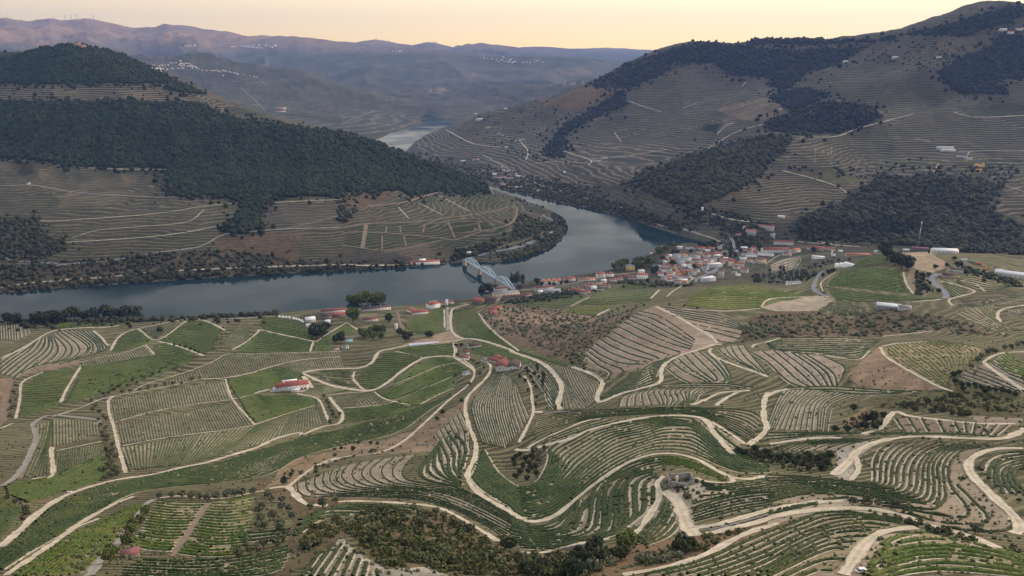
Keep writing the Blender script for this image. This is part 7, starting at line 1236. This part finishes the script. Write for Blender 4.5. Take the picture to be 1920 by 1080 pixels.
    cars = [("u 1485,312", -.9, (.06,.08,.13), "dark blue car first in the line of three parked by the vines"), ("u 1540,345", -.9, (.04,.05,.08), "dark car in the middle of the line of three by the vines"), ("u 1600,390", -.9, (.35,.42,.5), "silver blue car last in the line of three by the vines"), ("u 1225,585", .8, (.08,.1,.15), "dark blue car parked alone right of the white house"), ("u 1010,590", .2, (.5,.55,.6), "pale car parked against the white house"),
            ("m 1620,845", .6, (.6,.6,.62), "white car first in the row beside the grey road"), ("m 1720,810", .6, (.08,.08,.1), "black car in the row beside the grey road"), ("m 1790,790", .6, (.5,.52,.55), "silver car last in the row beside the grey road"), ("l 1640,620", .3, (.7,.7,.7), "white car in the town car park"), ("l 1560,640", .4, (.05,.05,.06), "black car in the town car park"), ("E 515,462", .7, (.55,.55,.56), "pale pickup on the curved track at the lower left"), ("F 350,30", .5, (.1,.1,.12), "dark car on the track below the three tan fields"), ("H 695,1050", .4, (.7,.7,.7), "small white vehicle beside the forked track at the bottom right")]
    for s, r, c, lab in cars: q = place(s); car(q[0], q[1], r, c, lab)
    q = place("p 1605,380"); car(q[0], q[1], .2, (.75,.75,.75), "white lorry in the works yard at the right", True)
    q = place("p 1530,405"); z = q[2]; o = empty('excavator', (q[0], q[1], z), .4); tag(o, "orange excavator in the works yard at the right", 'excavator')
    V, Q = join([box(-2.6, 2.6, -1.7, -.9, 0, 1), box(-2.6, 2.6, .9, 1.7, 0, 1)]); add_mesh('tracks', V, Q, plain('tyre', (.02,.02,.02)), o); V, Q = box(-2.8, 2, -1.5, 1.5, 1, 2.6); add_mesh('body', V, Q, plain('digger_orange', (.6,.25,.03)), o); V, Q = box(.2, 1.9, -1.4, 0, 2.6, 3.9); add_mesh('cab', V, Q, plain('digger_orange', (.6,.25,.03)), o)
    arm = add_mesh('arm', *join([tube([(1.8,.6,2),(5,.6,5),(8,.6,2.2)], [.35,.35,.22], 6)]), plain('digger_orange', (.6,.25,.03)), o); v, f = box(7.5, 8.7, 0, 1.2, .8, 2.1); add_mesh('bucket', v, f, plain('tyre', (.02,.02,.02)), arm)
    for k, (s, c, lab) in enumerate((("p 1390,330", (.08,.3,.25), "green container stack in the works yard"), ("p 1460,350", (.4,.1,.08), "dull red pile of pallets in the works yard"), ("p 1680,410", (.6,.62,.65), "white skip near the factory shed"), ("p 1320,310", (.6,.63,.66), "white container at the left of the works yard"), ("p 1500,430", (.45,.5,.52), "grey container at the front of the works yard"))):
        q = place(s); o = empty('container', tuple(q), -.3+k*.1); tag(o, lab, 'container'); V, Q = box(-5, 5, -1.6, 1.6, -1, 2.7); add_mesh('body', V, Q, plain('container_%s' % 'abcde'[k], c), o); V, Q = join([box(-5.05+i*.9, -4.85+i*.9, -1.7, 1.7, -1, 2.75) for i in range(12)]); add_mesh('ribs', V, Q, plain('container_%s' % 'abcde'[k], c), o)
    # masts, pylons, turbines
    st = plain('galvanised_steel', (.35,.37,.4), rough=.5)
    def mast(x, y, z, h, w, lab, cat='mast', name='lattice_mast', arms=0, group=None, mat=st, fat=.12):
        o = empty(name, (x, y, z)); tag(o, lab, cat, group); ps = []; n = max(int(h/ (w*1.6+1)), 3)
        for sx, sy in ((-1,-1),(1,-1),(1,1),(-1,1)): ps.append(tube([(sx*w/2, sy*w/2, -2), (sx*w*.12, sy*w*.12, h)], [fat, fat*.8], 4))
        for i in range(n):
            z0, z1 = h*i/n, h*(i+1)/n; f0, f1 = w/2*(1-z0/h*.76), w/2*(1-z1/h*.76); c0 = [(-f0,-f0,z0),(f0,-f0,z0),(f0,f0,z0),(-f0,f0,z0)]; c1 = [(-f1,-f1,z1),(f1,-f1,z1),(f1,f1,z1),(-f1,f1,z1)]
            for k in range(4): ps.append(tube([c0[k], c1[(k+1) % 4]], [fat*.7]*2, 4))
        add_mesh('lattice', *join(ps), mat, o)
        for i in range(arms): zz = h*(.98-.13*i); add_mesh('cross_arm', *tube([(-w*.9-2, 0, zz), (w*.9+2, 0, zz)], [fat*1.3]*2, 4), mat, o)
        return o
    q = place("p 850,212"); hm = 49*math.dist((0,0,HC), tuple(q))/F; o = mast(q[0], q[1], q[2], hm, 4, "tall red and white radio mast on the bare hilltop", 'mast', 'radio_mast', fat=.1); v, f = tube([(0,0,hm*.6),(0,0,hm*.78)], [.9,.9], 8); add_mesh('white_section', v, f, plain('wall_w', WALL['w']), o); v, f = tube([(0,0,hm*.9),(0,0,hm)], [1.3,1.3], 8); add_mesh('antenna_ring', v, f, plain('wall_w', WALL['w']), o)
    for tx, ty, h in ((700,860,16),(770,820,20),(850,880,12),(930,900,12),(1000,820,24),(1085,830,26),(1040,940,12),(1180,900,26),(1265,880,20),(900,990,10),(990,1000,10),(690,930,12),(780,940,12)):
        q = place(f"m {tx},{ty}"); mast(q[0], q[1], q[2], h*1.1, 2.4, "grey steel lattice gantry in the electrical substation above the dome field", 'pylon', 'substation_gantry', 2, 'substation gantries', fat=.2)
    for k, s in enumerate(("m 1300,1075", "A 195,320", "n 68,745", "w 355,275", "w 525,285", "w 840,100", "e 318,185", "e 612,170")):
        q = place(s); o = empty('utility_pole', tuple(q)); tag(o, ("wooden power pole below the substation","power pole at the left edge terraces","power pole standing in the green slope left of the fork","tall pale floodlight mast at the left end of the far quay","tall pale floodlight mast on the far quay, right one","power pole on the wooded bank above the quay","power pole at the edge of the forest above the peninsula","second power pole at the forest edge above the peninsula")[k], 'pole'); h = 13 if k < 3 else 20
        add_mesh('shaft', *tube([(0,0,-1),(0,0,h)], [.22,.15], 6), plain('pole_wood', (.4,.38,.35)), o); add_mesh('cross_arm', *tube([(-1.4,0,h-.8),(1.4,0,h-.8)], [.12,.12], 4), plain('pole_wood', (.4,.38,.35)), o)
    white = plain('turbine_grey', (.2,.19,.2))
    for k, (x, y, d, hh) in enumerate(((122.5,37.5,14400,108),(133.7,38.5,14400,108),(144.7,37.5,14400,112),(175.5,35.5,14400,110),(100,35,14400,70),(705,73,16700,85),(728.5,77,16700,85),(778,77,16700,70),(815.5,77,16700,85),(620,76,16700,60))):
        dx, dy, dz = raydir(x, y); xx = dx/dy*d; z = float(height(np.array([xx]), np.array([float(d)]))[0]); o = empty('wind_turbine', (xx, d, z), .3*k); tag(o, "distant wind turbine on the left mountain ridge" if k < 5 else "faint distant wind turbine on the central ridge", 'wind turbine', 'wind turbines on the mountain ridge' if k < 5 else 'wind turbines on the central ridge')
        hh *= 1.05; add_mesh('tower', *tube([(0,0,-25),(0,0,hh)], [4.5,3.0], 8), white, o); add_mesh('nacelle', *tube([(0,-6,hh+1),(0,6,hh+1)], [2.6,2.6], 6), white, o)
        for j in range(3): a = j*2.094+k; add_mesh('blade', *tube([(0,-7,hh+1),(math.sin(a)*14,-7.4,hh+1+math.cos(a)*14),(math.sin(a)*38,-8,hh+1+math.cos(a)*38)], [1.2,1.8,.3], 4), white, o)
    # stone walls beside the foreground tracks
    for k, (s, lab) in enumerate((("F 450,270 520,240 640,200 800,175 880,165", "dry stone wall along the upper curving track"), ("C 180,868 300,858 430,852", "low brown retaining wall beside the track junction"), ("C 600,555 640,580 665,610", "pile of pale rubble beside the winding track"), ("G 1470,748 1620,715 1920,630", "low grey stone wall between the two parallel tracks"), ("G 300,900 450,868 560,850 640,830", "crumbling stone wall beside the bottom track"), ("F 1200,100 1290,95", "grey retaining wall below the shrubby gully"))):
        l = resample(L(s), 40); p = drop(l[:,0], l[:,1]); ps = []; V = []; Q = []; n = len(p)
        for i in range(n):
            z = p[i,2]; V += [(p[i,0]-.4,p[i,1]-.3,z-.6),(p[i,0]+.4,p[i,1]+.3,z-.6),(p[i,0]+.35,p[i,1]+.3,z+1.3+random.uniform(-.3,.3)),(p[i,0]-.35,p[i,1]-.3,z+1.3+random.uniform(-.3,.3))]
        for i in range(n-1):
            for kk in range(4): Q.append((i*4+kk, i*4+(kk+1) % 4, (i+1)*4+(kk+1) % 4, (i+1)*4+kk))
        tag(add_mesh('stone_wall', V, np.array(Q), plain('wall_stone', (.3,.28,.26), var=.4, scale=1.5)), lab, 'wall')
    for k in range(46):                                              # white vine end posts along the middle path of the tan fields
        pass
import time as _t
_t0 = _t.time()
def _lap(s): print('LAP %s %.1f' % (s, _t.time()-_t0))
plan_plots(); build_terrain(); _lap('terrain'); build_roads(); _lap('roads'); build_plots(); _lap('plots'); build_water(); build_world()
build_trees(); _lap('trees'); build_woods(); _lap('woods'); build_houses(); build_fill(); build_specials(); build_bridge(); build_things(); _lap('things')
